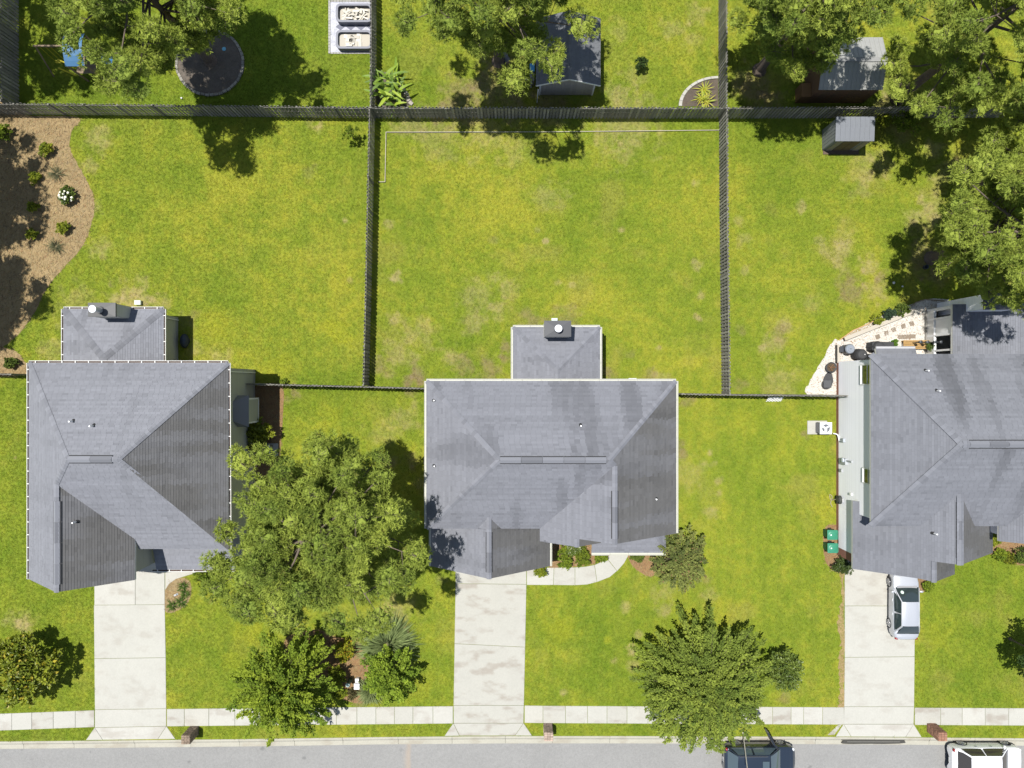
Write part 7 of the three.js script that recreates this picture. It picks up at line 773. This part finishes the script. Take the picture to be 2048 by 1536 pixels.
{ const [x, z] = at(1408, 190), t = thing('spiky_plant', 'bright strap-leaved plants in the quarter-round bed', 'plant', [x, z]), r = rng(71); for (const [dx, dz, n] of [[0.0, -0.3, 16], [-0.2, 0.25, 18], [0.15, 0.5, 14]]) for (let i = 0; i < n; i++) { const tb = new TB(); bladeStrip(tb, V(x + dx, 0.04, z + dz), (i / n) * 6.28 + r() * 0.4, 0.5 + 0.3 * r(), 0.03, 0.4 + 0.4 * r(), 0.4 + 0.7 * r(), [1, 1, 1], 4); const g = tb.geo(); g.deleteAttribute('color'); part('leaf', g, mat(0.2 + 0.12 * r(), 0.28, 0.02, 0.6, { side: THREE.DoubleSide }), t); } }

// ================= loose needles and leaves on the beds =================
{
  const beds = [BED_PINE, BED_CORNER, ...STRAW_BEDS], r = rng(555), N = 26000, g = new THREE.BoxGeometry(0.2, 0.006, 0.011), im = new THREE.InstancedMesh(g, new THREE.MeshStandardMaterial({ color: rgb(1, 1, 1), roughness: 0.95 }), N), M = new THREE.Matrix4(), Q = new THREE.Quaternion(), C = new THREE.Color(), areas = beds.map((b) => Math.abs(THREE.ShapeUtils.area(b.map(([x, z]) => new THREE.Vector2(x, z))))), tot = areas.reduce((s, v) => s + v, 0); let n = 0;
  beds.forEach((b, bi) => { const xs = b.map((p) => p[0]), zs = b.map((p) => p[1]), x0 = Math.max(-36, Math.min(...xs)) - 0.12, x1 = Math.max(...xs) + 0.12, z0 = Math.min(...zs) - 0.12, z1 = Math.max(...zs) + 0.12, want = Math.floor((N * areas[bi]) / tot); for (let k = 0, tries = 0; k < want && tries < want * 6 && n < N; tries++) { const X = lerp(x0, x1, r()), Z = lerp(z0, z1, r()); if (!inPoly(X + (r() - 0.5) * 0.3, Z + (r() - 0.5) * 0.3, b)) continue; const s = 0.5 + 0.8 * r(); M.compose(V(X, 0.022 + 0.012 * r(), Z), Q.setFromEuler(new THREE.Euler(0, r() * 6.283, (r() - 0.5) * 0.25)), V(s, 1, s)); im.setMatrixAt(n, M); const t = r(); im.setColorAt(n, t < 0.15 ? C.setRGB(0.1, 0.065, 0.04) : t < 0.7 ? C.setRGB(0.22 + 0.08 * r(), 0.15 + 0.05 * r(), 0.075) : C.setRGB(0.3, 0.235, 0.13)); n++; k++; } });
  im.count = n; im.name = 'pine_straw'; im.castShadow = im.receiveShadow = true; scene.add(im); tag(im, 'loose pine needles scattered over the planting beds', 'pine straw', null, 'stuff');
}

// ================= lawn grass: short tufts =================
{
  const cs = 0.1, nw = Math.ceil(LAWN.w / cs), nh = Math.ceil(LAWN.d / cs), mask = new Uint8Array(nw * nh);
  for (const P of KEEP_OFF) { const xs = P.map((p) => p[0]), zs = P.map((p) => p[1]), i0 = Math.max(0, Math.floor((Math.min(...xs) - LAWN.x0) / cs) - 1), i1 = Math.min(nw - 1, Math.ceil((Math.max(...xs) - LAWN.x0) / cs)), j0 = Math.max(0, Math.floor((Math.min(...zs) - LAWN.z0) / cs) - 1), j1 = Math.min(nh - 1, Math.ceil((Math.max(...zs) - LAWN.z0) / cs)); for (let j = j0; j <= j1; j++) for (let i = i0; i <= i1; i++) if (inPoly(LAWN.x0 + (i + 0.5) * cs, LAWN.z0 + (j + 0.5) * cs, P)) mask[j * nw + i] = 1; }
  const r = rng(777), tb = new TB(); for (let k = 0; k < 16; k++) { const a = r() * 6.283, d = Math.sqrt(r()) * 0.085, p = V(Math.cos(a) * d, 0, Math.sin(a) * d), b = r() * 6.283, h = 0.028 + 0.03 * r(), w = 0.006 + 0.005 * r(), tip = p.clone().add(V(Math.cos(b) * h * 0.9, h, Math.sin(b) * h * 0.9)), s = V(-Math.sin(b) * w, 0, Math.cos(b) * w); tb.tri(p.clone().add(s), p.clone().sub(s), tip, [1, 1, 1].map(() => 1)); }
  const g = tb.geo(); g.deleteAttribute('color'); const m = [], c = [0, 0, 0], cols = [], M = new THREE.Matrix4(), Q = new THREE.Quaternion(), up = V(0, 1, 0);
  const step = 0.135; for (let z = -27.5; z < 24.9; z += step) for (let x = -36.5; x < 36.5; x += step) { const X = x + (r() - 0.5) * step * 1.2, Z = z + (r() - 0.5) * step * 1.2; const i = Math.floor((X - LAWN.x0) / cs), j = Math.floor((Z - LAWN.z0) / cs); if (mask[j * nw + i] || Z > curbZ(X) - 0.05) continue; const bare = lawnColor(X, Z, c), q = r(); if (q < bare * 0.8) continue; const s = 0.75 + 0.6 * r(); M.compose(V(X, 0, Z), Q.setFromAxisAngle(up, r() * 6.283), V(s, s * (0.7 + 0.6 * r()), s)); m.push(M.clone()); const k = 1.1 + 0.2 * r(); cols.push([c[0] * k, c[1] * k, c[2] * k]); }
  const im = new THREE.InstancedMesh(g, new THREE.MeshPhysicalMaterial({ color: rgb(1, 1, 1), roughness: 0.9, specularIntensity: 0.15, side: THREE.DoubleSide }), m.length), C = new THREE.Color(); m.forEach((e, i) => { im.setMatrixAt(i, e); im.setColorAt(i, C.setRGB(...cols[i])); }); im.name = 'grass'; im.castShadow = im.receiveShadow = true; scene.add(im); tag(im, 'short mown grass blades of the lawns', 'grass', null, 'stuff'); console.log('tufts', m.length, 'tabs', courseStats.tabs);
}
renderer.render(scene, camera);
